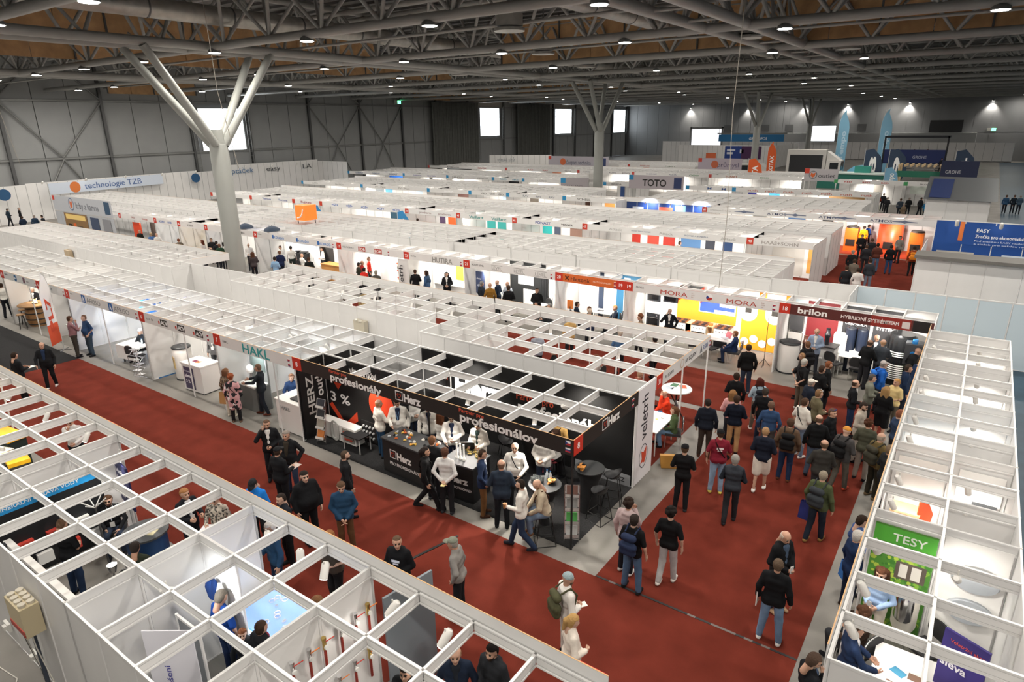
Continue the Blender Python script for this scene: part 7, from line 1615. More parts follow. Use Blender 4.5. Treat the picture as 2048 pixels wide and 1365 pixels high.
for x, y in ((-13,29),(-17.5,29.8),(-22,29.5),(-27,29),(-32,29.8),(-38,29.5),(-44,29.5),(-52,29.5),(-60,29.5)): spot(x,y,2.2,(.1,.3,-1),140,label='small spotlight in a stand backing onto the second row',group='spotlights of the backing stands')
for x, y in ((-14,42.5),(-21,42.8),(-29,42.5),(-37,42.5),(-46,42.5),(-55,42.5)): spot(x,y,2.2,(.1,.3,-1),160,label='small spotlight in a stand backing onto the distant row',group='spotlights of the far backing stands')
for x, y in ((-52,16.8),(-48,16.8),(-43.5,17),(-39.5,17),(-35.8,17),(-32.8,17),(-43,12),(-39,12.2)): spot(x,y,2.2,(.1,.3,-1),60,label='small spotlight in the stands past the passage',group='spotlights past the passage')
# ---- right-hand stands
ty = poster(q1,-.5,.42,11.41,.05,2.25,'4f8a34',name='forest_print')
ob('green_band', MB().box(0,.92,-.008,-.006,1.92,2.22).mesh('green_band', flat('56b43c')), ty); letter(ty,'TESY',.21,flat('f4faf0'),.28,1.98,-.010,bold=.01,width=.5); letter(ty,'účinnost nové generace',.06,flat('e4f2dc'),.25,1.84,-.010,width=.5)
rnd = random.Random(8); mb = MB()
for k in range(240): 
    mb.m = k % 3; x = rnd.uniform(.05,.87); z = rnd.uniform(.12,1.75); r = rnd.uniform(.02,.055)
    mb.add([(x+r*math.cos(a*PI/3),-.0065-.00001*k,z+r*math.sin(a*PI/3)) for a in range(6)],[(0,1,2,3,4,5)])
tag(ob('tree_print', mb.mesh('tree_print', flat('7fae3c'), flat('3f7a2a'), flat('a9c04a')), ty), kind='stuff')
ob('boiler_print', MB().box(.4,.85,-.0105,-.01,1.28,1.62).mesh('boiler_print', flat('5a5048')), ty); ob('boiler_print', MB().box(.46,.58,-.0115,-.011,1.32,1.58).box(.64,.78,-.0115,-.011,1.32,1.58).mesh('boiler_print', flat('d8d4cc')), ty)
t = thing('water_heater','steel water heater with a white shell before the forest print','boiler',(.15,11.15,.45)); ob('shell', MB().lathe([(.15,0),(.19,.1),(.19,.7)],18).mesh('shell', flat('e8e4d8')), t, (.02,.08,0)); ob('steel_tank', MB().lathe([(.13,.25),(.15,.3),(.15,.8),(.13,.84)],18).mesh('steel_tank', M_CHROME), t); ob('bracket', MB().box(-.1,.1,.1,.25,.3,.4).mesh('bracket', M_STEEL), t)
poster(q1,.5,1.4,11.41,.05,2.35,'f6f5f2',name='wall_print')
for k, z in enumerate((1.75,1.15)): tag(ob('oval_heater', MB().lathe([(.02,0),(.2,.02),(.27,.07),(.25,.12)],20).mesh('oval_heater', flat('a4aab0',.3)), None, (1.0,11.38,z),rot=(PI/2,0,0),scale=(1.25,.85,1)), ('upper grey oval heater','lower grey oval heater')[k]+' on the white wall beside the forest print', 'heater')
t = thing('discount_sign','purple sign reading Dodatečná sleva in the TESY stand','sign',(.95,9.75,0),R(-25)); ob('board', MB().box(-.3,.3,-.02,.02,.7,1.75).mesh('board', flat('3a2f7c')), t); ob('pole', MB().box(-.03,.03,-.01,.03,0,.7).box(-.25,.25,-.15,.15,0,.03).mesh('pole', flat('c8c8c8')), t)
letter(t,'Veletržní akce',.08,flat('e2584a'),-.2,1.58,-.025); letter(t,'Dodatečná',.11,flat('f0eef6'),-.27,1.38,-.025,bold=.02); letter(t,'sleva',.18,flat('f0eef6'),-.27,1.15,-.025,bold=.02)
table('white table strewn with papers in the TESY stand',.3,9.55,.85,1.5,.75,'f4f3f0')
for k in range(9): leaflet(.05+.2*(k % 3)+.03*k,9.05+.35*(k//3),.75,25*k,.2,.14,('c8b8a0','e8e6e0','4aa0c8','8a6a58')[k % 4],'leaflet on the paper-strewn TESY table','leaflets on the TESY table')
chair(.55,10.9,230,'black padded chair before the forest print',None); chair(.9,8.95,120,'black padded chair beside the purple sign',None)
tag(ob('black_backpack', MB().lathe([(.15,0),(.2,.15),(.18,.4),(.08,.5)],10).mesh('black_backpack', cloth('17181c')), None, (1.05,8.6,0)), 'black backpack on the floor under the purple sign', 'backpack')
poster(q2,-.45,.4,14.38,.3,2.2,'f2f0ec'); poster(q2,.6,1.35,14.38,.6,2.2,'faf9f6',texts=[('Euronova',.14,'3a4f86',.12,1.95,dict(width=.55))])
tag(ob('orange_fin', MB().prism([(0,0),(.25,.1),(.3,.5),(.1,.9),(0,.9)],0,.03).mesh('orange_fin', flat('e2562c')), None, (.05,13.6,.9),rot=(PI/2,0,.6)), 'orange curved fin beside the man in the next white stand', 'display')
t = thing('packing_case','pale wooden packing case in the next white stand','box',(-.15,13.75,.8)); ob('case', MB().box(-.25,.25,-.2,.2,0,.55).mesh('case', flat('e4c49a')), t); ob('lid', MB().box(-.26,.26,-.21,.21,.55,.58).mesh('lid', flat('d8b68a')), t); ob('stand_leg', MB().box(-.2,.2,-.15,.15,-.8,0).mesh('stand_leg', flat('c8c8c6')), t)
t = thing('pump_unit','dark grey pump controller on the white wall','pump',(1.1,14.3,1.3)); ob('housing', MB().box(-.2,.2,-.16,.06,-.28,.28).mesh('housing', flat('3c4046',.4)), t); ob('dial', MB().lathe([(.09,0),(.1,.03)],14).mesh('dial', flat('c8ccd0')), t, (.0,-.16,-.05), rot=(PI/2,0,0)); ob('display', MB().box(-.12,.02,-.17,-.16,.12,.22).mesh('display', mat('orange_disp',hexc('ff8a2a'),.4,emit=2)), t)
t = thing('turquoise_counter','turquoise counter with chrome showers seen through the grid','counter',(-.05,16.6,0)); ob('body', MB().box(-.4,.45,-.5,.5,0,.95).mesh('body', flat('1f8fc0')), t); ob('top', MB().box(-.42,.47,-.52,.52,.95,.98).mesh('top', flat('2a9ccc')), t)
for k in range(5): tag(ob('shower_head', cached('shw', lambda: MB().lathe([(.02,0),(.09,.03),(.09,.05)],12).cyl((0,0,.05),(.15,0,.12),.012,6).mesh('shower_head', M_CHROME if k % 2 else flat('202224',.3))), None, (-.3+.14*k,16.7-.1*k,.98),k), 'shower head on the turquoise counter', 'shower head', 'shower heads')
t = thing('tap_counter','black counter crowded with chrome taps','counter',(-.05,18.9,0)); ob('body', MB().box(-.4,.45,-.6,.6,0,.9).mesh('body', flat('24262a')), t); ob('top', MB().box(-.42,.47,-.62,.62,.9,.93).mesh('top', flat('3a3c40')), t)
for k in range(14): tag(ob('basin_tap', CACHE[[c for c in CACHE if c == 'tap'][0]], None, (-.32+.16*(k % 5),18.5+.3*(k//5),.93),k*.7), 'chrome basin tap on the crowded black counter', 'tap', 'taps on the black counter')
for k, (y,c) in enumerate(((20.9,'c8b48a'),(21.7,'8a8c8e'),(22.6,'e8e6e2'),(19.6,'b8bcc0'))): table(('beige','grey','white','silver')[k]+' display table at the far end of the long white block',.95,y,.7,.5,.8,c)
for y in (8.4,9.4,10.6): spot(-.42,y,2.25,(.5,.3,-1),55,label='white spotlight inside the TESY stand',group='TESY spotlights',size=1.15)
for y in (10.4,): spot(.7,y,2.25,(.15,.8,-.6),28,label='white spotlight inside the TESY stand',group='TESY spotlights')
for y in (12.2,13.2,15.2,16.4,18.2,19.4,21.0,22.3): spot(-.35,y,2.22,(.4,.4,-1),75,label='white spotlight in the long white block',group='spotlights of the long white block'); spot(.75,y+.3,2.22,(.2,.5,-1),60,label='white spotlight in the long white block',group='spotlights of the long white block')

# ---------------------------------------------------------------- the visitors
PLACED = []
OBST = []      # furniture footprints people must stay clear of
for o in list(COL.objects):
    if o.parent is None and o.get('category') in ('counter','table','boiler','display','stove','oven','heat pump','barrel'):
        b = [o.matrix_basis @ (ch.matrix_basis @ Vector(c)) for ch in o.children if ch.type == 'MESH' for c in ch.bound_box]
        if b and max(v.z for v in b) < 2.4: OBST.append((min(v.x for v in b), max(v.x for v in b), min(v.y for v in b), max(v.y for v in b)))
def clear(x, y, m, r): return all(not (a-m < x < b+m and c-m < y < d+m) for a,b,c,d in OBST) and all((x-u)**2+(y-v)**2 > r*r for u,v in PLACED)
def P(label, x, y, a, **k):
    m = .14 if k.get('legs','stand') in ('sit','stool','lean') else .2
    n = math.hypot(x,y)
    for r in (.5,.42,.36):
        for d in sorted([i*.08 for i in range(-11,12)], key=abs):
            if clear(x+x/n*d, y+y/n*d, m, r): break
        else: continue
        x += x/n*d; y += y/n*d; break
    PLACED.append((x,y))
    lg = k.get('legs')
    if lg == 'sit': chair(x,y,a,'black padded chair under the '+' '.join(label.replace('the ','').split()[:11]),None)
    elif lg in ('stool','lean'): stool(x,y,a,'black wire stool under the '+' '.join(label.replace('the ','').split()[:11]))
    return person(x, y, a, label, **k)
def held(nm, po, hand, mb, label, cat, m, rot=(0,0,0), off=(0,0,0)):
    o, hands = po
    w = o.matrix_basis @ Vector((hands[hand][0]+off[0], hands[hand][1]+off[1], hands[hand][2]+off[2]))
    t = ob(nm, mb.mesh(nm, *(m if isinstance(m,(list,tuple)) else [m])), None, w, rot=(rot[0],rot[1],rot[2]+o.rotation_euler[2]))
    return tag(t, label, cat)
paper = lambda w=.2,d=.28: MB().box(-w/2,w/2,-d/2,d/2,-.003,.003)
def bagmesh(w=.34,h=.38,d=.12):
    mb = MB().add([(-w/2,-d/2,-h),(w/2,-d/2,-h),(w/2,d/2,-h),(-w/2,d/2,-h),(-w/2*.9,-d/3,0),(w/2*.9,-d/3,0),(w/2*.9,d/3,0),(-w/2*.9,d/3,0)],[(3,2,1,0),(0,1,5,4),(1,2,6,5),(2,3,7,6),(3,0,4,7)])
    for s in (-1,1): mb.tube([(-.08,s*d/3,0),(-.05,s*.02,.09),(.05,s*.02,.09),(.08,s*d/3,0)],.008,5)
    return mb
BK, NV, WH, GR, JN = '17181b', '1b2438', 'e6e2da', '4a4c4e', '33435c'
# near aisle
P('man in a black suit and white shoes walking on the red carpet end',-26.07,8.00,328,top=BK,bot=BK,kind='blazer',inner='22304a',legs='step',arms=('swing_f','down'),shoes='e8e6e2',hair=('horse','3a2c22'),fat=.03,q=1)
p_ = P('man in a black suit reading papers behind the near fascia',-25.59,7.00,105,top=BK,bot=BK,kind='blazer',inner='2a4c5c',arms=('hold','hold'),hair=('short','2c2018'),nod=15,q=1)
held('paper_sheet',p_,0,paper(),'white paper held by the suited man behind the near fascia','paper',flat('ecebe6'))
P('man in a mauve shirt with a hand on his chin beside the pointed flag',-28.90,10.00,81,top='8a6468',bot='3c3832',kind='shirt',arms=('chin','cross'),hair=('short','4a3224'),legs='stand',fat=.03,q=1)
P('large man in a navy printed t-shirt before the AFRISO wall',-28.62,10.44,270,top='2c4468',bot='3c4a58',kind='tee',arms=('pocket','pocket'),hair=('crop','6a4a38'),fat=.06,legs='wide',q=1,extra=[('print','e8ecf0','front')])
P('white-haired man in a black blazer seated by the wine barrel',-36.69,11.46,313,top=BK,bot='c8bfa8',kind='blazer',inner='e8e6e2',legs='stool',arms=('lap','table'),hair=('short','dcd8d0'),q=1)
P('person in a white shirt cut by the edge beside the wine barrel',-38.28,10.72,144,top=WH,bot='1c1e24',kind='shirt',arms=('table','down'),hair=('short','3a2a20'),legs='step',q=1)
P('person in a dark jacket with a headset seated at the draped table',-26.30,11.45,276,top='20242a',bot='23262e',kind='jacket',legs='sit',arms=('table','table'),hair=('beanie','c8ccd0'),q=1)
P('man in a grey blazer behind the discount counter',-22.21,12.10,301,top='6a6a6c',bot='3c3e42',kind='blazer',inner='e8e6e2',arms=('down','pocket'),hair=('short','4a3a2c'),shoes='d8d6d2',q=1,extra=[('lanyard','e8e8e8')])
w_ = P('woman in a leopard blouse carrying a paper bag by the HAKL stand',-18.41,10.25,111,h=1.66,top='6a5848',pat=patch('7a6450','2a221c','b09a7c',42),bot='cabfae',kind='shirt',hair=('bob','6a4a34'),arms=('down','down'),shoes='d8d0c0',q=1)
held('paper_bag',w_,1,bagmesh(),'brown paper bag in the hand of the leopard blouse woman','bag',flat('b48a58'))
P('woman in a pink patterned dress and black tights by the HAKL stand',-17.94,10.12,131,h=1.64,top='c8989a',pat=patch('c8989a','1c1c20','e8e4e2',11),bot='1a1a1c',kind='shirt',dress=True,hair=('curly','8a4a2c'),arms=('front','down'),shoes='5a4638',q=1,extra=[('strap','1c1c1e',1)])
P('man in a navy suit pointing at the HAKL demo unit',-17.84,11.04,218,top='1c2026',bot='20242c',kind='blazer',arms=('reach','reach'),legs='step',hair=('short','6a5444'),shoes='5a2c1c',q=1)
P('man in a navy jacket seated behind the white HAKL counter',-17.06,11.66,306,top='1f3354',bot=NV,kind='jacket',legs='sit',arms=('table','table'),hair=('short','6a4a38'),q=1)
P('bald bearded man phoning in a black jacket over a white shirt',-13.88,8.59,318,top=BK,bot='1b1c20',kind='jacket',inner='e6e3df',arms=('phone','front'),hair=('crop','5a4436'),beard='6a4a34',nod=12,q=0)
P('grey-haired man in a black jacket with a picture t-shirt',-12.92,8.48,297,top='1b1c1f',bot='35425a',kind='jacket',inner='3a342c',arms=('down','pocket'),hair=('short','8a8078'),fat=.03,q=0)
p_ = P('man in a black cap and jacket turning towards the red aisle',-12.37,7.81,98,top='1a1b1e',bot=BK,kind='jacket',arms=('hold','down'),hair=('cap','1c1c1e','3a2a20'),beard='4a382c',fat=.02,q=0)
held('paper_sheet',p_,0,paper(),'folded leaflet held by the man in the black cap','paper',flat('b8a8a0'))
P('man in a bright blue jacket and white-black cap looking down',-11.58,6.66,300,top='1f78d0',bot='2a2c30',kind='jacket',arms=('front','front'),hair=('cap','1e2024','3a2a20'),nod=35,q=0)
P('dark-haired man in a navy jacket with a white lanyard behind the fascia',-10.57,6.64,258,top='1c2028',bot=BK,kind='jacket',arms=('front','front'),hair=('crop','2c2420'),nod=10,q=0,extra=[('lanyard','f0f0f0')])
P('large man in a black puffer jacket on the red carpet',-10.85,7.40,346,h=1.82,top='151619',bot='17181b',kind='puffer',arms=('down','down'),hair=('short','221c18'),fat=.06,q=0)
P('man in a black leather jacket looking past the others',-10.91,8.56,62,top='1c1c1f',bot='2a2a2e',kind='jacket',arms=('down','down'),hair=('crop','4a3c30'),beard='3a2e26',q=0)
P('man in a blue jacket and brown trousers with folded hands',-9.93,7.63,317,top='22405c',bot='5a3e28',kind='jacket',arms=('clasp','clasp'),hair=('short','5a4434'),nod=18,q=0)
P('woman in a black hoodie and white-striped trousers walking by the counter',-9.58,9.82,39,h=1.72,top='141416',bot='17171a',kind='hoodie',arms=('down','swing_b'),legs='walk',hair=('pony','2a2220'),q=0,shoes='1a1a1c',extra=[('strap','141414',-1)])
P('man in a black jacket leaning to the fittings counter',-10.00,10.53,109,top='1a1b1d',bot='1c1d21',kind='jacket',arms=('table','table'),hair=('short','6a4a34'),shoes='3a3c3e',q=0)
p_ = P('man in a white shirt with his hands behind his back',-9.57,10.50,112,top='d6d4d2',bot='1e1f22',kind='shirt',arms=('back','back'),hair=('short','5a3e30'),q=0,shoes='2a2c30')
held('paper_sheet',p_,0,paper(.1,.2),'yellow paper held behind the white shirt','paper',flat('e8dc9a'))
P('man in a navy blazer and brown trousers beside the sample pipes',-8.33,10.38,39,top='1d2a44',bot='6a4a2c',kind='blazer',inner='d8dce4',arms=('pocket','down'),hair=('crop','3a2a20'),nod=8,q=0,shoes='3a2418')
P('balding man in a dark blue jacket seen from behind at the round table',-7.66,10.23,122,top='26303e',bot='191b20',kind='blazer',arms=('front','front'),hair=('horse','6a5040'),fat=.03,q=0,shoes='17181a')
P('bald man in a white shirt with a black bag strap facing the aisle',-7.89,11.09,300,top=WH,bot='2a2c30',kind='shirt',arms=('down','table'),hair=('horse','8a7a6c'),fat=.04,q=0,extra=[('strap','17181a',-1)])
p_ = P('man in a white sweatshirt and jeans carrying a paper cup',-6.84,9.83,200,top='dedad2',bot='26344c',kind='sweater',arms=('down','hold'),legs='walk',hair=('crop','2c221c'),beard='3a2c22',q=0,shoes='22242c')
held('paper_cup',p_,1,MB().lathe([(.03,-.05),(.042,.06)],12),'brown paper cup held by the white sweatshirt man','cup',flat('a8743c'))
P('bald man with glasses in a beige jacket seated on a bar stool',-6.67,10.48,222,top='b8aa94',bot='6a7a90',kind='jacket',legs='stool',arms=('table','table'),hair=None,nod=25,lean=12,fat=.03,q=0,beard='8a6a50',shoes='6a4a34',extra=[('glasses','1a1a1a'),('strap','4a2c1c',1)])
P('person in pink trousers and a white shirt seated in the black stand',-7.61,12.47,181,top='e8e4e0',bot='c8606a',kind='tee',legs='stool',arms=('lap','lap'),hair=('long','4a3428'),q=0)
P('bald man in a tan shirt seen under the ceiling beams',-7.53,12.55,251,top='c8a060',bot='2a2a2c',kind='shirt',arms=('front','front'),hair=None,beard='3a2c22',q=0,extra=[('strap','3a2a20',1)])
P('bearded man in a white jacket under the ceiling beams',-8.10,12.65,283,top='e8e4de',bot='2c3444',kind='jacket',arms=('front','front'),hair=('crop','4a3a30'),beard='4a3a30',nod=20,q=1)
# staff at the black stand
P('bald man in a white jacket and jeans at the counter end',-12.42,11.05,68,top='e2ded4',bot='24405c',kind='jacket',arms=('table','down'),hair=('horse','a8805c'),beard='a8704a',q=0,shoes='17181a')
P('dark-haired man in an open white jacket with a badge',-12.06,11.43,307,top='e6e2da',bot='2f4a6a',kind='jacket',inner='26304a',arms=('table','down'),hair=('short','2c2018'),nod=25,fat=.03,q=0,extra=[('lanyard','8ab4e0')])
P('man in a grey top and dark jeans behind the counter post',-11.73,11.62,345,top='cfccc8',bot='232c40',kind='jacket',arms=('front','front'),hair=('short','3a2a20'),q=1)
P('staff member in a white jacket with a badge behind the post',-11.14,11.65,309,top='e6e2da',bot='2a3040',kind='jacket',inner='222c44',arms=('down','down'),hair=('short','4a3628'),q=1,extra=[('lanyard','c8d8e8')])
P('woman with long brown hair in a white shirt at the counter',-10.48,11.41,93,h=1.68,top='eae6e0',bot='2a2c34',kind='shirt',arms=('table','table'),hair=('long','6a4028'),q=0)
P('bearded man in a bright white jacket behind the valves',-9.99,11.28,307,top='f0ece6',bot='26304a',kind='jacket',inner='26304a',arms=('table','front'),hair=('short','7a6650'),beard='7a6650',nod=22,q=0)
p_ = P('staff member in a white jacket holding a dark folder',-9.35,11.57,279,top='e8e2d8',bot='2a2a2e',kind='jacket',inner='2a3c3a',arms=('hold','hold'),hair=('short','3a2a20'),q=0)
held('folder',p_,0,MB().box(-.18,.18,-.01,.01,-.26,.2),'dark photo folder held over the valve counter','folder',flat('2c2620',.25),(R(-25),0,R(25)))
P('curly-haired person in the inner room of the black stand',-12.65,12.50,75,top='2a2a2c',bot='22242a',kind='sweater',arms=('down','down'),hair=('curly','7a5a3c'),q=1)
# cross aisle crowd
P('man in a black t-shirt and cap beside the veletrh panel',-4.57,13.19,104,top='121214',bot='1a1b1e',kind='tee',arms=('front','front'),hair=('cap','141416','4a3828'),q=0,shoes='2c2c2e')
P('man in a burgundy t-shirt with light jeans and yellow shoes',-4.14,14.40,116,top='7c2030',bot='8aa2bc',kind='tee',arms=('front','down'),hair=('cap','17181a','3a2a20'),fat=.03,q=0,shoes='d8c860',extra=[('strap','141414',1),('print','e8dede','back')])
P('grey-haired man in a dark grey vest with a coat over his arm',-3.46,13.34,105,top='34383f',bot='26282c',kind='vest',inner='1f242c',arms=('front','front'),hair=('short','8e8a84'),legs='step',q=0,shoes='2a2c30')
P('man in white shorts and a navy hoodie',-3.28,15.12,97,top='171c2a',bot='d8d0c4',kind='hoodie',arms=('front','front'),shorts=True,legs='step',hair=('crop','9a7a58'),q=0,shoes='e6e2dc')
P('man in a brown hoodie with a black backpack',-2.90,15.95,95,top='5e4a3a',bot='1f2f4c',kind='hoodie',arms=('down','down'),hair=('short','4a3428'),fat=.03,legs='stand',q=0,shoes='5a3420',extra=[('backpack','141416')])
P('man in a denim blue shirt and grey trousers',-3.58,16.78,102,top='2f4668',bot='4c4a4a',kind='shirt',arms=('down','down'),hair=('crop','6a5244'),fat=.03,q=0)
P('man in a white t-shirt with a black strap',-2.90,17.47,54,top='ded8ce',bot='7a8ea6',kind='tee',arms=('front','down'),hair=('short','4a3628'),fat=.05,q=0,shoes='e8e6e2',extra=[('strap','17181a',1)])
P('man in a navy sweater and khaki trousers',-4.45,16.66,105,top='131826',bot='b08a60',kind='sweater',arms=('front','front'),hair=('short','3a2a20'),q=0)
P('woman in a pink top with long fair hair',-4.71,17.17,110,h=1.68,top='d8a0a0',bot='2a2c34',kind='sweater',arms=('front','front'),hair=('long','8a6440'),q=1)
P('man in a black suit standing on the second red carpet',-4.97,18.32,105,top='131316',bot='161619',kind='blazer',arms=('down','front'),hair=('short','2c2018'),q=1)
P('woman in light denim with dark red hair and a small backpack',-4.34,18.51,123,h=1.68,top='9fb2be',bot='6a5c50',kind='shirt',arms=('down','front'),hair=('bob','4a2018'),q=1,shoes='e8e4e0',extra=[('backpack','20242c')])
P('man in a black sweater behind the denim woman',-3.95,17.60,93,top='131417',bot='1f2a3c',kind='sweater',arms=('down','down'),hair=('short','3a322c'),q=1)
P('man in a dark sweater with a white collar by the metal post',-5.02,16.01,107,top='161b26',bot='39302a',kind='sweater',arms=('down','down'),hair=('crop','2c2420'),fat=.03,q=0,shoes='4a2a1c')
P('man in a black jacket facing the orange kitchen wall',-5.42,21.09,104,top='121314',bot='2a3444',kind='jacket',arms=('down','down'),hair=('short','3a2a20'),fat=.02,q=1,shoes='6a6a6c')
P('balding man in a black sweater in the crowd',-2.36,16.57,108,top='131416',bot='56687e',kind='sweater',arms=('front','down'),hair=('horse','5a4436'),fat=.03,q=0)
P('man in black with sunglasses pushed up on his head',-2.18,17.18,337,top='141518',bot='1c1e24',kind='sweater',arms=('down','down'),hair=('short','5a4436'),q=0,extra=[('glasses','2a3a7a',1)])
P('balding man in a dark grey sweater in the thick of the crowd',-1.97,15.19,107,top='34322f',bot='2a2a2c',kind='sweater',arms=('front','front'),hair=('horse','5a4636'),fat=.04,q=0)
P('man in an olive jacket with sunglasses on his hair',-2.72,18.29,38,top='635c46',bot='2c2c2e',kind='jacket',arms=('front','front'),hair=('short','7a5c40'),q=1,extra=[('glasses','e0e0e0',1)])
P('man in a white cap and navy quilted jacket',-3.07,19.02,39,top='1a2230',bot='2a3040',kind='puffer',arms=('front','front'),hair=('cap','dcd6ca','8a8078'),q=1)
P('grey-haired man in a black t-shirt with hands behind his back',-3.61,20.66,50,top='151517',bot='5c5448',kind='tee',arms=('back','back'),hair=('short','b0aca4'),q=1,shoes='d8d6d2',extra=[('strap','2a2a2c',1)])
P('man in a black jacket facing the brilon counter',-3.03,20.31,48,top='131416',bot='1f2a3c',kind='jacket',arms=('front','down'),hair=('short','3a2a20'),q=1)
P('brown-bearded man in a dark coat beside him',-2.91,20.60,28,top='17181a',bot='26282c',kind='coat',arms=('down','down'),hair=('short','7a4a30'),beard='7a4a30',q=1)
P('man with a black backpack before the flue pipes',-3.88,22.49,130,top='1a1a1c',bot='2a2a2e',kind='jacket',arms=('front','front'),hair=('short','6a4a34'),q=1,extra=[('backpack','17171a')])
P('woman with light brown hair and glasses before the flue pipes',-3.84,21.61,190,h=1.62,top='2a2624',bot='3a3a3c',kind='jacket',arms=('front','front'),hair=('bob','8a6a4c'),q=1,extra=[('glasses','1a1a1a')])
P('man in a black sweater and jeans facing the long white block',-2.02,19.64,16,top='14161a',bot='233452',kind='sweater',arms=('front','down'),hair=('horse','3a2c22'),q=0,inner='e0dedc')
P('bearded man in a light beige suit',-1.59,18.06,345,top='b0a598',bot='a89e92',kind='blazer',arms=('front','front'),hair=('short','2c221c'),beard='3a2c22',nod=15,q=0)
P('man in a sage green jacket and glasses',-1.69,20.37,15,top='74766a',bot='2c2e30',kind='jacket',arms=('hold','hold'),hair=('short','4a4644'),q=1,extra=[('glasses','1a1a1a')])
P('man in a grey cap with a bright blue jacket',-1.57,21.79,24,top='1f5cb0',bot='26282e',kind='jacket',arms=('down','down'),hair=('cap','b0a8a4','8a8078'),q=1,extra=[('backpack','2a6cc4')])
P('man in a black jacket bending to the brilon desk',-2.26,23.73,55,top='131416',bot='26262a',kind='jacket',arms=('table','front'),hair=('horse','4a3c34'),lean=8,q=1)
P('man in a grey and black fleece at the brilon desk',-1.84,24.06,84,top='4a5058',bot='2a2c34',kind='jacket',arms=('table','table'),hair=('horse','b08a68'),q=1)
P('balding salesman in a dark suit facing the visitors',-2.08,24.47,270,top='1c2028',bot='1c2028',kind='blazer',inner='e8e6e4',arms=('front','front'),hair=('horse','6a4c38'),nod=20,q=1)
P('bald man in a black jacket at the end post of stand 18',-0.97,23.72,32,top='161719',bot='1c1c20',kind='jacket',arms=('front','front'),hair=None,lean=15,q=1)
P('man in a navy shirt pressed to the white block end',-0.77,22.69,22,top='1c3050',bot='22262e',kind='shirt',arms=('front','front'),hair=('short','3a3026'),lean=10,q=1)
P('man in a dark blue coat beside the yellow shirt woman',-0.91,21.83,12,top='1a2a44',bot='1c2230',kind='coat',arms=('down','down'),hair=('short','3a3028'),q=1)
P('fair long-haired woman in a black dress',-1.23,19.72,64,h=1.7,top='131315',bot=None,kind='sweater',dress=True,arms=('front','front'),hair=('long','9a7a50'),q=0)
p_ = P('woman in a pale yellow shirt with short fair hair',-1.05,20.66,233,h=1.66,top='d8c088',bot='4a4438',kind='tee',arms=('hold','hold'),hair=('short','c09058'),q=1)
held('brochure',p_,0,paper(.18,.24),'blue and white brochure held by the yellow shirt woman','brochure',flat('cfdcec'))
P('woman with curly dark red hair in a grey-green top',-1.31,17.08,84,h=1.7,top='4c4c3e',bot='8a7e74',kind='jacket',arms=('front','front'),hair=('curly','4a2c1c'),q=0)
P('person in a striped knitted beanie with a black rucksack',-1.68,16.24,66,top='4a4848',bot='5a564e',kind='jacket',arms=('front','down'),hair=('beanie','c88a3c'),legs='step',q=0,shoes='a8422c',extra=[('backpack','141416')])
P('bald man with an olive backpack and dark trousers',-0.95,16.31,53,top='6a5a38',bot='2e2a20',kind='jacket',arms=('front','down'),hair=('horse','9a8a7a'),q=0,shoes='6a5840',extra=[('backpack','3c3a30')])
P('person in a black jacket squeezed at the long white block',-0.70,15.74,33,top='1c1f22',bot='222426',kind='jacket',arms=('down','front'),hair=('short','6a5a48'),q=0)
P('person in a dark top behind the curly red hair',-0.74,18.03,32,top='2a3a54',bot='2a2c30',kind='shirt',arms=('front','front'),hair=('short','7a4c38'),q=1)
p_ = P('man in an olive green jacket with a grey backpack and blue bag',-1.71,13.67,77,top='4a5236',bot='1d2430',kind='jacket',arms=('down','down'),hair=('crop','8a8070'),legs='step',fat=.02,q=0,shoes='8a6a3c',extra=[('backpack','32363a')])
held('blue_bag',p_,1,bagmesh(.34,.42),'dark blue bag carried by the olive jacket man','bag',flat('1c2a6a'))
p_ = P('bald man in a black coat looking at a phone',-1.85,11.02,330,top='121316',bot='2a3444',kind='coat',arms=('front','front'),hair=('horse','c8b8a8'),nod=25,q=0,shoes='b89878',inner='4a5a70')
held('phone',p_,0,MB().box(-.037,.037,-.005,.005,-.02,.13),'white phone held by the bald man in the black coat','phone',flat('e0dedc'))
p_ = P('man in a black bomber jacket and light jeans with white shoes',-1.73,10.11,95,top='121316',bot='6f8aa8',kind='jacket',arms=('down','down'),hair=('crop','5a4a3c'),legs='wide',q=0,shoes='e8e6e2')
held('catalogue',p_,1,MB().box(-.01,.01,-.12,.12,-.1,.2),'white catalogue under the arm of the bomber jacket man','catalogue',flat('e0ddd8'))
P('man with glasses and a hand at his chin in a black jacket',-0.80,8.24,36,top='15171c',bot=BK,kind='jacket',inner='4a5a74',arms=('chin','cross'),hair=('short','4a3a30'),beard='8a8078',nod=25,q=0,extra=[('glasses','6a6a6a')])
P('dark-haired man in a bright blue suit at the white block',-0.79,12.31,24,top='3a5284',bot='26355c',kind='blazer',inner='e4e6ec',arms=('front','down'),hair=('short','2c2018'),nod=15,q=0)
p_ = P('grey-haired man in a navy suit with a blue picture bag',-0.77,11.83,34,top='16294a',bot='141f36',kind='blazer',arms=('front','down'),hair=('short','b8b4ae'),q=0,shoes='3a2a20')
held('blue_bag',p_,1,bagmesh(.36,.36),'blue picture bag carried by the navy suit man','bag',flat('2a6fb8'))
P('dark-haired man sitting behind the packing case',-0.17,14.06,266,top='17181c',bot='22242a',kind='sweater',legs='sit',arms=('lap','lap'),hair=('short','3a2a20'),nod=25,q=0)
p_ = P('woman in a light blue blouse and cream trousers reading a phone',-0.26,10.93,256,h=1.72,top='9db8dc',bot='d8cfc0',kind='shirt',arms=('front','front'),hair=('long','4a2c1c'),nod=15,q=0)
held('phone',p_,0,MB().box(-.037,.037,-.005,.005,-.02,.13),'silver phone held by the light blue blouse woman','phone',flat('c8ccd0'))
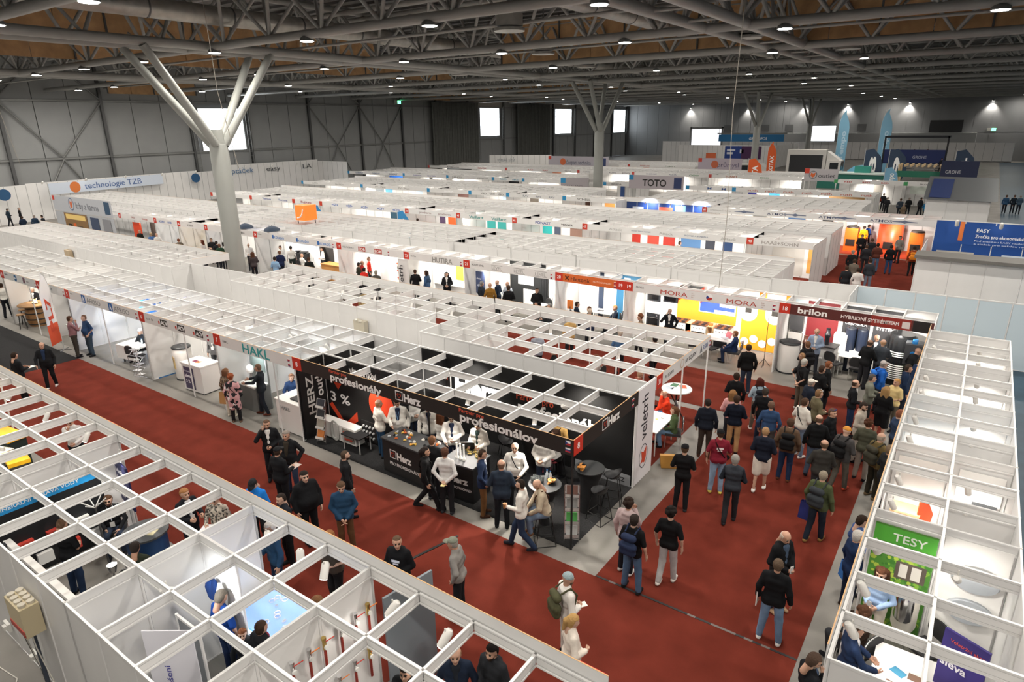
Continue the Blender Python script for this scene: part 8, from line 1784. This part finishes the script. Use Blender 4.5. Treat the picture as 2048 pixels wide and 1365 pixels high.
P('curly brown head of a seated visitor at the TESY table',-0.38,10.25,152,top='4a3a30',bot='2a2c30',kind='sweater',legs='sit',arms=('table','table'),hair=('curly','4a3020'),q=0)
P('man in a dark blue suit at the TESY table',-0.42,9.21,23,top='1c2c4a',bot='1b2436',kind='blazer',inner='e6e6ea',arms=('table','table'),hair=('short','3a2a20'),q=0)
P('grey-haired man in a black sweater at the TESY table',-0.02,9.46,120,top='17181a',bot='2a2c30',kind='sweater',legs='sit',arms=('table','table'),hair=('short','6a645c'),fat=.04,q=0)
# junction of the two carpets
P('curly-haired youth in a pink hoodie touching his face',-4.64,10.38,84,top='b8a4a4',bot='22242a',kind='hoodie',arms=('chin','down'),hair=('curly','2c201a'),q=0,shoes='d8d4d0')
P('youth in a black t-shirt and wide blue jeans with a dark backpack',-4.32,9.95,88,top='121214',bot='4c6480',kind='tee',arms=('down','down'),hair=('short','2c2420'),legs='wide',q=0,shoes='17181a',extra=[('backpack','26304a')])
P('youth in a black t-shirt and pale wide jeans with white trainers',-3.83,10.56,90,top='121214',bot='b8b8b8',kind='tee',arms=('down','down'),hair=('curly','1c1614'),legs='step',q=0,shoes='e8e4dc')
p_ = P('man in a patterned cap and white hoodie with an olive backpack',-4.51,7.78,55,top='dedad4',bot='c8c4bc',kind='hoodie',arms=('front','front'),hair=('beanie','8fa0a4'),beard='6a5444',q=0,extra=[('backpack','4a4a34')])
held('brochure',p_,0,paper(.12,.2),'small white brochure held by the patterned cap man','brochure',flat('e8e4e0'))
P('fair woman with a ponytail in a white jacket',-4.00,7.07,44,h=1.68,top='e2d8cc',bot='d4ccc0',kind='jacket',arms=('front','down'),hair=('pony','b08c58'),fat=.03,nod=15,q=0,shoes='1a1a1c')
p_ = P('man in a black hoodie with a crest looking to the near stand',-7.58,6.93,288,top='121316',bot='1b2030',kind='hoodie',arms=('front','front'),hair=('crop','5a4838'),turn=30,q=0,shoes='4a5a70',extra=[('print','d8dce8','front')])
held('booklet',p_,0,MB().box(-.07,.07,-.01,.01,-.05,.15),'blue booklet held by the man in the crest hoodie','booklet',flat('5a78b0'))
P('old man in a sage cap and grey sweater walking away from the stand',-6.64,7.50,202,top='86827e',bot='1c1d20',kind='sweater',arms=('down','pocket'),hair=('cap','7e8274','9a948c'),lean=6,q=0)
# behind the near fascia
P('man in a brown t-shirt leaning over the near fascia',-8.74,6.35,274,top='4a4038',bot='1c1c1e',kind='tee',arms=('down','front'),hair=('short','8a5c38'),fat=.05,nod=10,q=0)
P('bearded man with a headset under the near beams',-7.99,5.40,256,top='1a1c20',bot='22242a',kind='jacket',legs='lean',arms=('front','front'),hair=('short','6a4a30'),beard='4a3424',q=0)
P('white-haired man with glasses in a blue jacket under the near beams',-9.90,5.90,254,top='22405e',bot='1d2a44',kind='jacket',arms=('front','down'),hair=('short','e0dcd6'),nod=15,q=0,extra=[('glasses','6a4a3a')])
P('man in a navy jacket with a logo under the last near beams',-5.01,5.50,307,top='1a2436',bot='20242c',kind='jacket',inner='22262e',arms=('down','down'),hair=('horse','8a6a50'),q=0)
P('dark-haired bearded man in a charcoal jacket under the last near beams',-4.60,5.85,268,top='26282c',bot='20242c',kind='hoodie',arms=('front','front'),hair=('short','1c1614'),beard='2c221c',q=0)
P('dark head at the very edge under the last near beams',-5.37,4.88,288,top='1c1e22',bot='20242c',kind='jacket',arms=('front','front'),hair=('short','2c2420'),q=0)
P('grey-haired man in a royal blue polo at the showcase',-8.90,4.24,95,top='17408c',bot='1c2a4a',kind='tee',arms=('down','front'),hair=('short','6a6258'),nod=25,q=0)
P('woman in a black quilted jacket at the blue showcase',-8.48,4.59,92,h=1.68,top='15161a',bot='1c1e24',kind='puffer',arms=('front','front'),hair=('short','3a2a20'),q=0,inner='7a2a34')
P('boy between the blue polo man and the showcase',-8.63,4.36,323,h=1.32,top='1f2226',bot='22242a',kind='hoodie',arms=('down','down'),hair=('short','6a4028'),q=0)
P('person with dark curly hair crouching by the near partition',-8.28,3.99,124,h=1.6,top='1c3a80',bot='20242c',kind='jacket',legs='sit',arms=('lap','lap'),hair=('curly','2a1c14'),q=0)
P('bearded man with glasses in a black shirt seated at the round counter',-14.33,4.87,331,top='1a1b1e',bot='2c3648',kind='shirt',legs='sit',arms=('lap','table'),hair=('short','4a3424'),beard='4a3424',q=0,extra=[('glasses','1a1a1a'),('lanyard','c8d0dc')])
P('young man in a black suit vest with open hands',-12.43,5.60,6,top='1a1c22',bot='1c1e24',kind='blazer',inner='e4e4e8',arms=('hold','hold'),hair=('short','9a6c44'),q=0,extra=[('lanyard','e8e8ec')])
p_ = P('person in a checked shirt holding a white paper under the beam',-11.78,5.89,303,h=1.72,top='b8aea0',pat=patch('c4baac','4a4844','8a8478',30),bot='2a2c34',kind='shirt',arms=('hold','front'),hair=('short','8a5a3c'),nod=20,q=0)
held('paper_sheet',p_,0,paper(),'white paper held by the checked shirt visitor','paper',flat('e4e4ea'))
P('man in a black polo working at the machine rack',-13.31,3.65,115,top='15171a',bot='22324c',kind='tee',arms=('front','reach'),hair=('crop','6a5240'),nod=30,q=0)
P('person in a dark green sweater at the ledge table',-12.09,4.35,130,top='2c3226',bot='2a2c2e',kind='sweater',legs='sit',arms=('table','table'),hair=('short','2a2420'),nod=20,q=0)
P('person in a pale shirt bending over the near table',-18.34,5.81,322,top='dcdad8',bot='1c1e24',kind='shirt',arms=('chin','front'),hair=('short','4a3828'),nod=25,q=0)
# stand 31 and the long block
P('bald man in a red hoodie with a hand to his head',-6.51,17.02,211,top='d83a1c',bot='3a5a7c',kind='hoodie',legs='sit',arms=('table','head'),hair=None,beard='8a6a54',lean=10,q=0)
P('woman with a ponytail in a green and black jacket seated beside him',-6.07,16.42,200,h=1.7,top='4a5a3a',bot='6a86a4',kind='jacket',legs='sit',arms=('lap','lap'),hair=('pony','6a4a34'),q=0)
for (x_,y_,a_,lb,tp,hr,st) in ((-12.14,18.55,123,'man in a pale grey shirt under the grid of stand 31','9aa0ac','8a8078','walk'),(-9.77,18.61,178,'woman with long brown hair at a white table of stand 31','d8c8c0','6a4030','sit'),(-12.11,20.79,140,'person in a camel coat under the grid of stand 31','c8a468','8a7a68','stand'),(-9.72,20.26,86,'man in a blue shirt under the grid of stand 31','4a6c94','c8b8a8','stand'),(-11.31,18.34,212,'person in black at the leaflet table of stand 31','17181b','4a3428','sit'),(-8.40,20.31,142,'person in black trousers striding near the AV EQUEN fascia','1a1a1e','2a2420','walk'),(-7.89,18.00,54,'bald visitor seated near plate 31','8a4a3c','9a7a64','sit'),(-11.97,22.12,118,'man in dark blue under the back of stand 31','26304a','c0b0a0','stand')):
    P(lb,x_,y_,a_,top=tp,bot='22242a',kind='jacket',hair=('long' if 'long' in lb else 'short',hr),legs=st,arms=('table','table') if st == 'sit' else ('front','down'),q=1)
for (x_,y_,a_,lb,tp,st) in ((-25.94,20.04,142,'visitor in dark grey inside the long block by its store','3a3c40','stand'),(-22.18,19.48,139,'visitor in beige inside the long block by an orange table','a8946a','stand'),(-21.88,18.11,140,'visitor in black inside the long block by a maroon table','1c1c20','stand'),(-18.43,17.98,136,'visitor in navy inside the long block near the fuse box','1f2a40','stand'),(-15.94,18.33,131,'visitor with a pink lanyard inside the long block end','2a2226','stand')):
    P(lb,x_,y_,a_,top=tp,bot='22242a',kind='jacket',hair=('short','4a3828'),arms=('front','down'),q=2)
# second aisle and second row: (pixel position, label, top, trousers, hair, sitting, kind)
R2P = [
 ((-23.11,23.82,134),'man in a black sweater at the HUTIRA counter','1a1a1d','22242a',('crop','4a3428'),0,'sweater'),
 ((-22.42,23.93,193),'dark-haired woman in a denim jacket at the HUTIRA counter','3a5678','2a2c34',('bob','2a1a18'),0,'jacket'),
 ((-21.63,24.57,306),'black-haired saleswoman behind the HUTIRA counter','17181b','1c1c20',('long','141214'),0,'blazer'),
 ((-18.59,23.57,68),'grey-haired man in a dark coat before the radiators','232a34','2a2c30',('short','7a7a7a'),0,'coat'),
 ((-18.00,23.46,127),'bald man in an ochre sweater before the radiators','8a6428','2c2c2e',None,0,'sweater'),
 ((-18.06,24.14,187),'bald man in a navy coat before the radiators','26344a','2a2c30',None,0,'coat'),
 ((-17.48,24.15,276),'balding man in a pale shirt before the black board','b8c0cc','2a3444',('horse','c8b8a8'),0,'shirt'),
 ((-16.99,23.54,126),'man in a black suit before the black board','151518','17181b',('short','3a2a20'),0,'blazer'),
 ((-15.64,23.86,293),'stern man in a black jacket beside the towel radiator','131416','1c1c20',('crop','2c2420'),0,'jacket'),
 ((-14.63,23.36,222),'grey-haired man seated by the towel radiator','3a3c40','2a2c30',('short','8a8a88'),1,'jacket'),
 ((-13.76,24.21,40),'man in a dark blue suit seated in the Hexonic stand','1f2c40','1f2430',('short','2c2018'),1,'blazer'),
 ((-12.91,23.82,178),'bearded man in black seated in the Hexonic stand','17181a','1c1c20',('crop','5a3c28'),1,'sweater'),
 ((-12.07,24.60,216),'fair man in a dark suit seated at the Hexonic wall','1f2838','22262e',('short','9a6c44'),1,'blazer'),
 ((-9.95,22.50,204),'brown-haired person before the white kitchen ovens','6a5a4c','2a2c30',('curly','6a4028'),0,'shirt'),
 ((-9.33,23.90,286),'bald man phoning in a dark suit at the orange kitchen','17191f','17191f',None,0,'blazer'),
 ((-6.70,24.01,186),'man in a navy suit working at the laptop','1c2c4e','1c2840',('short','7a5238'),1,'blazer'),
 ((-4.01,24.65,269),'bald man in a light blue blazer behind the brilon counter','8c9cb4','2a2c34',('horse','c8b8a8'),0,'blazer'),
 ((-26.95,23.45,69),'man in a dark cap and olive jacket before the yellow display','34342a','2a2c30',('cap','1c1c20','3a2a20'),0,'jacket'),
 ((-26.91,23.67,59),'bald man in a red jacket before the yellow display','a82a24','2a2c30',('horse','b08a70'),0,'jacket'),
 ((-27.64,24.82,38),'man in a red shirt beside the yellow display','d83020','2a2c30',('short','4a3428'),0,'shirt'),
 ((-25.72,22.72,99),'dark-haired person in a red top before the yellow display','c82a20','2a2c30',('short','1c1614'),0,'sweater'),
 ((-24.64,22.54,118),'grey-haired visitor before the yellow display','4a4844','2a2c30',('short','8a8478'),0,'jacket'),
 ((-37.60,23.83,318),'bald man in a white shirt beside the thick column','e4e2e0','22242a',None,0,'shirt'),
 ((-34.80,22.23,147),'woman in a white cap with long brown hair by the column','4a4244','22242a',('long','5a3c2c'),0,'jacket'),
 ((-35.21,24.46,355),'man in a white shirt talking in the KORADO stand','dcdcda','22242a',('short','3a2a20'),0,'shirt'),
 ((-34.49,24.70,144),'man in a white shirt seen from behind in the KORADO stand','e0deda','26302c',('short','2c2420'),0,'shirt'),
 ((-33.75,23.36,145),'man in a navy suit before the KORADO stand','1c2748','1c2230',('short','6a4a38'),0,'blazer'),
 ((-32.38,22.03,116),'man in a light blue shirt before the KORADO stand','8aaed0','22242a',('short','2c2420'),0,'shirt'),
 ((-33.85,24.97,84),'bald man in a white shirt seated at the wooden counter','dcdad6','22242a',None,1,'shirt'),
 ((-34.22,26.00,313),'man in a white shirt with a hand at his mouth','e2e0dc','22242a',('short','8a5c40'),1,'shirt'),
 ((-32.20,25.30,242),'tall man in a white shirt standing by the wooden counter','e8e6e2','26282a',('short','2c2018'),0,'shirt'),
 ((-30.56,22.98,143),'man in a black jacket before the wooden counter','1a1c1a','22242a',('short','4a3428'),0,'jacket'),
 ((-49.98,23.07,115),'bald man in black before the brown back boards','1c1c1a','22242a',None,0,'jacket'),
 ((-47.80,22.81,154),'man in a blue shirt before the Haier poster','4a6ca0','22242a',('short','9a8468'),0,'shirt'),
 ((-47.44,23.02,174),'bald man in a white shirt before the Haier poster','dcdad6','22242a',None,0,'shirt'),
 ((-43.53,22.49,153),'man in a taupe jacket before the pale stand','5c5448','22242a',('short','6a3c28'),0,'jacket'),
 ((-41.62,23.07,211),'red-haired woman in a white top in stand 25','c8c4c0','22242a',('long','5a2c1c'),0,'shirt'),
 ((-41.72,23.75,320),'young man in a black shirt with a lanyard in stand 25','1c1c1e','22242a',('short','5a4434'),0,'tee'),
 ((-40.34,23.29,150),'dark-haired visitor in black in stand 25','1a1c20','22242a',('short','2c2420'),0,'jacket'),
 ((-39.22,22.81,150),'visitor in dark green before stand 25','24402e','22242a',('crop','6a4a38'),0,'jacket'),
 ((-39.58,23.32,59),'woman in a white and black top beside the column','b8b4b0','22242a',('bob','1c1614'),0,'shirt'),
 ((-50.95,20.95,158),'lone visitor in black before the fireplace stand','1c1c20','22242a',('short','2c2420'),0,'jacket')]
for x_,lb,tp,bt,hr,sit,kd in [((a,b,c),*r) for (a,b,c),*r in R2P]:
    P(lb,*x_,top=tp,bot=bt,kind=kd,hair=hr,legs='sit' if sit else random.choice(('stand','step','stand')),arms=(('table','table') if sit else ('phone','pocket') if 'phoning' in lb else ('chin','cross') if 'mouth' in lb else random.choice((('down','down'),('front','front'),('front','down')))),inner='e6e4e0' if kd == 'blazer' else None,q=2 if x_[0] < -26 else 1)
FAR = [
 ((-5.78,46.85,277),'man in black walking towards us in the distant red aisle','1a1a1d','1c1d22'),((-5.37,40.74,98),'man in a black jacket at the side of the distant red aisle','1c1d20','22242a'),((-4.88,38.10,97),'grey-haired man with a strap in the distant red aisle','6a6258','2a2c30'),((-4.91,36.05,98),'grey-haired man in black at the foot of the distant red aisle','202226','22242a'),((-4.35,35.83,97),'dark-haired person in a white top in the distant red aisle','d0ccc8','22242a'),((-4.18,38.53,96),'man in a grey quilted jacket in the distant red aisle','30343a','6a7484'),((-4.97,42.96,97),'person in charcoal in the distant red aisle','26262a','26262a'),((-4.50,43.81,96),'man in a brown jacket and jeans in the distant red aisle','5a3228','56708e'),((-3.77,43.56,95),'man in a black jacket and blue jeans in the distant red aisle','131417','2c4468'),((-3.71,47.42,244),'man in a grey sweatshirt before the round orange boiler','7a7670','26262a'),((-2.63,43.82,93),'person with an orange backpack in the distant red aisle','8a3c1c','17181a'),((-5.02,45.50,96),'dark-haired man amid the distant red aisle group','26282c','22242a'),((-6.83,51.11,158),'man in a blue t-shirt at the ATMOS wall','3a6ab4','22242a'),((-6.21,50.69,97),'man in a yellow shirt at the ATMOS wall','e0a018','22242a'),((-6.05,51.57,37),'man in a royal blue shirt at the ATMOS wall','2454b0','22242a'),((-14.72,38.53,51),'man in a grey shirt before the blue poster of stand 47','a8a49c','2a2c30'),
 ((-5.98,70.13,95),'person in a dark jacket before the remote black poster stand','3a4450','22242a'),((-5.41,71.37,94),'person in black before the remote black poster stand','1c1d20','22242a'),((-4.50,71.86,54),'person in a black suit seated by the remote discount poster','202226','22242a'),((-3.87,69.25,93),'person with a blue backpack by the grey clad stand','3a6a8a','22242a'),((-5.32,65.94,135),'person in a taupe coat by the grey clad stand','7a6a58','22242a'),((-8.18,73.04,96),'person with an orange scarf by the remote red block stand','8a3a24','22242a'),((-7.85,74.24,96),'tall dark person by the remote red block stand','22242a','22242a'),((-7.12,70.74,96),'short dark person by the remote red block stand','2c2c30','22242a'),
 ((1.96,77.72,89),'person in a blue jacket on the blue floor','2c4a68','22242a'),((2.57,78.05,88),'person in black on the blue floor','1c2630','22242a'),((3.02,77.80,88),'person in grey-blue on the blue floor','3a4c5c','22242a'),
 ((-75.34,23.15,103),'man in a dark jacket at the wall stands','22303c','22242a'),((-75.25,24.06,72),'man in black before the lit screen of the wall stands','17181b','22242a'),((-67.34,21.62,162),'visitor in navy at the railing of the wall stands','1f2a3c','22242a'),((-67.14,22.45,162),'visitor in a blue jacket at the railing of the wall stands','26384c','22242a'),((-66.49,22.83,221),'visitor in a charcoal jacket at the wall stands','22262c','22242a'),((-47.19,36.18,143),'man in a white shirt at the GF stand','d8d6d2','22242a'),((-36.09,37.84,134),'person with a brown cap at stand 44','4a4038','22242a'),((-32.60,36.55,132),'brown-haired person at stand 44','6a5240','22242a'),((-29.06,36.69,158),'dark-haired person with a green collar at stand 45','3a6a50','22242a'),((-47.26,31.75,146),'person in dark clothes at the Thermona stand','26262a','22242a')]
for x_,lb,tp,bt in [((a,b,c),*r) for (a,b,c),*r in FAR]:
    P(lb,*x_,top=tp,bot=bt,kind='jacket',hair=('short',random.choice(('2c2018','4a3428','8a8078','3a2a20'))),arms=random.choice((('down','down'),('front','down'),('front','front'))),legs=random.choice(('stand','step')),q=2,extra=[('backpack','e0882a' if 'orange backpack' in lb else '2a8ac0')] if 'backpack' in lb else None)
for x, y, lb in ((-8.4,105,'person on the navy upper deck beside the name'),(-6.9,105.4,'person at the far side of the navy upper deck')): P(lb,x,y,-90,top='1c1e26',bot='20222a',kind='jacket',hair=('short','2c2018'),q=2,z=3.0)
P('person climbing the stair of the navy deck',-5.0,103.2,60,top='2a2c34',bot='1c1d22',kind='jacket',hair=('short','2c2018'),legs='step',q=2,z=2.0)
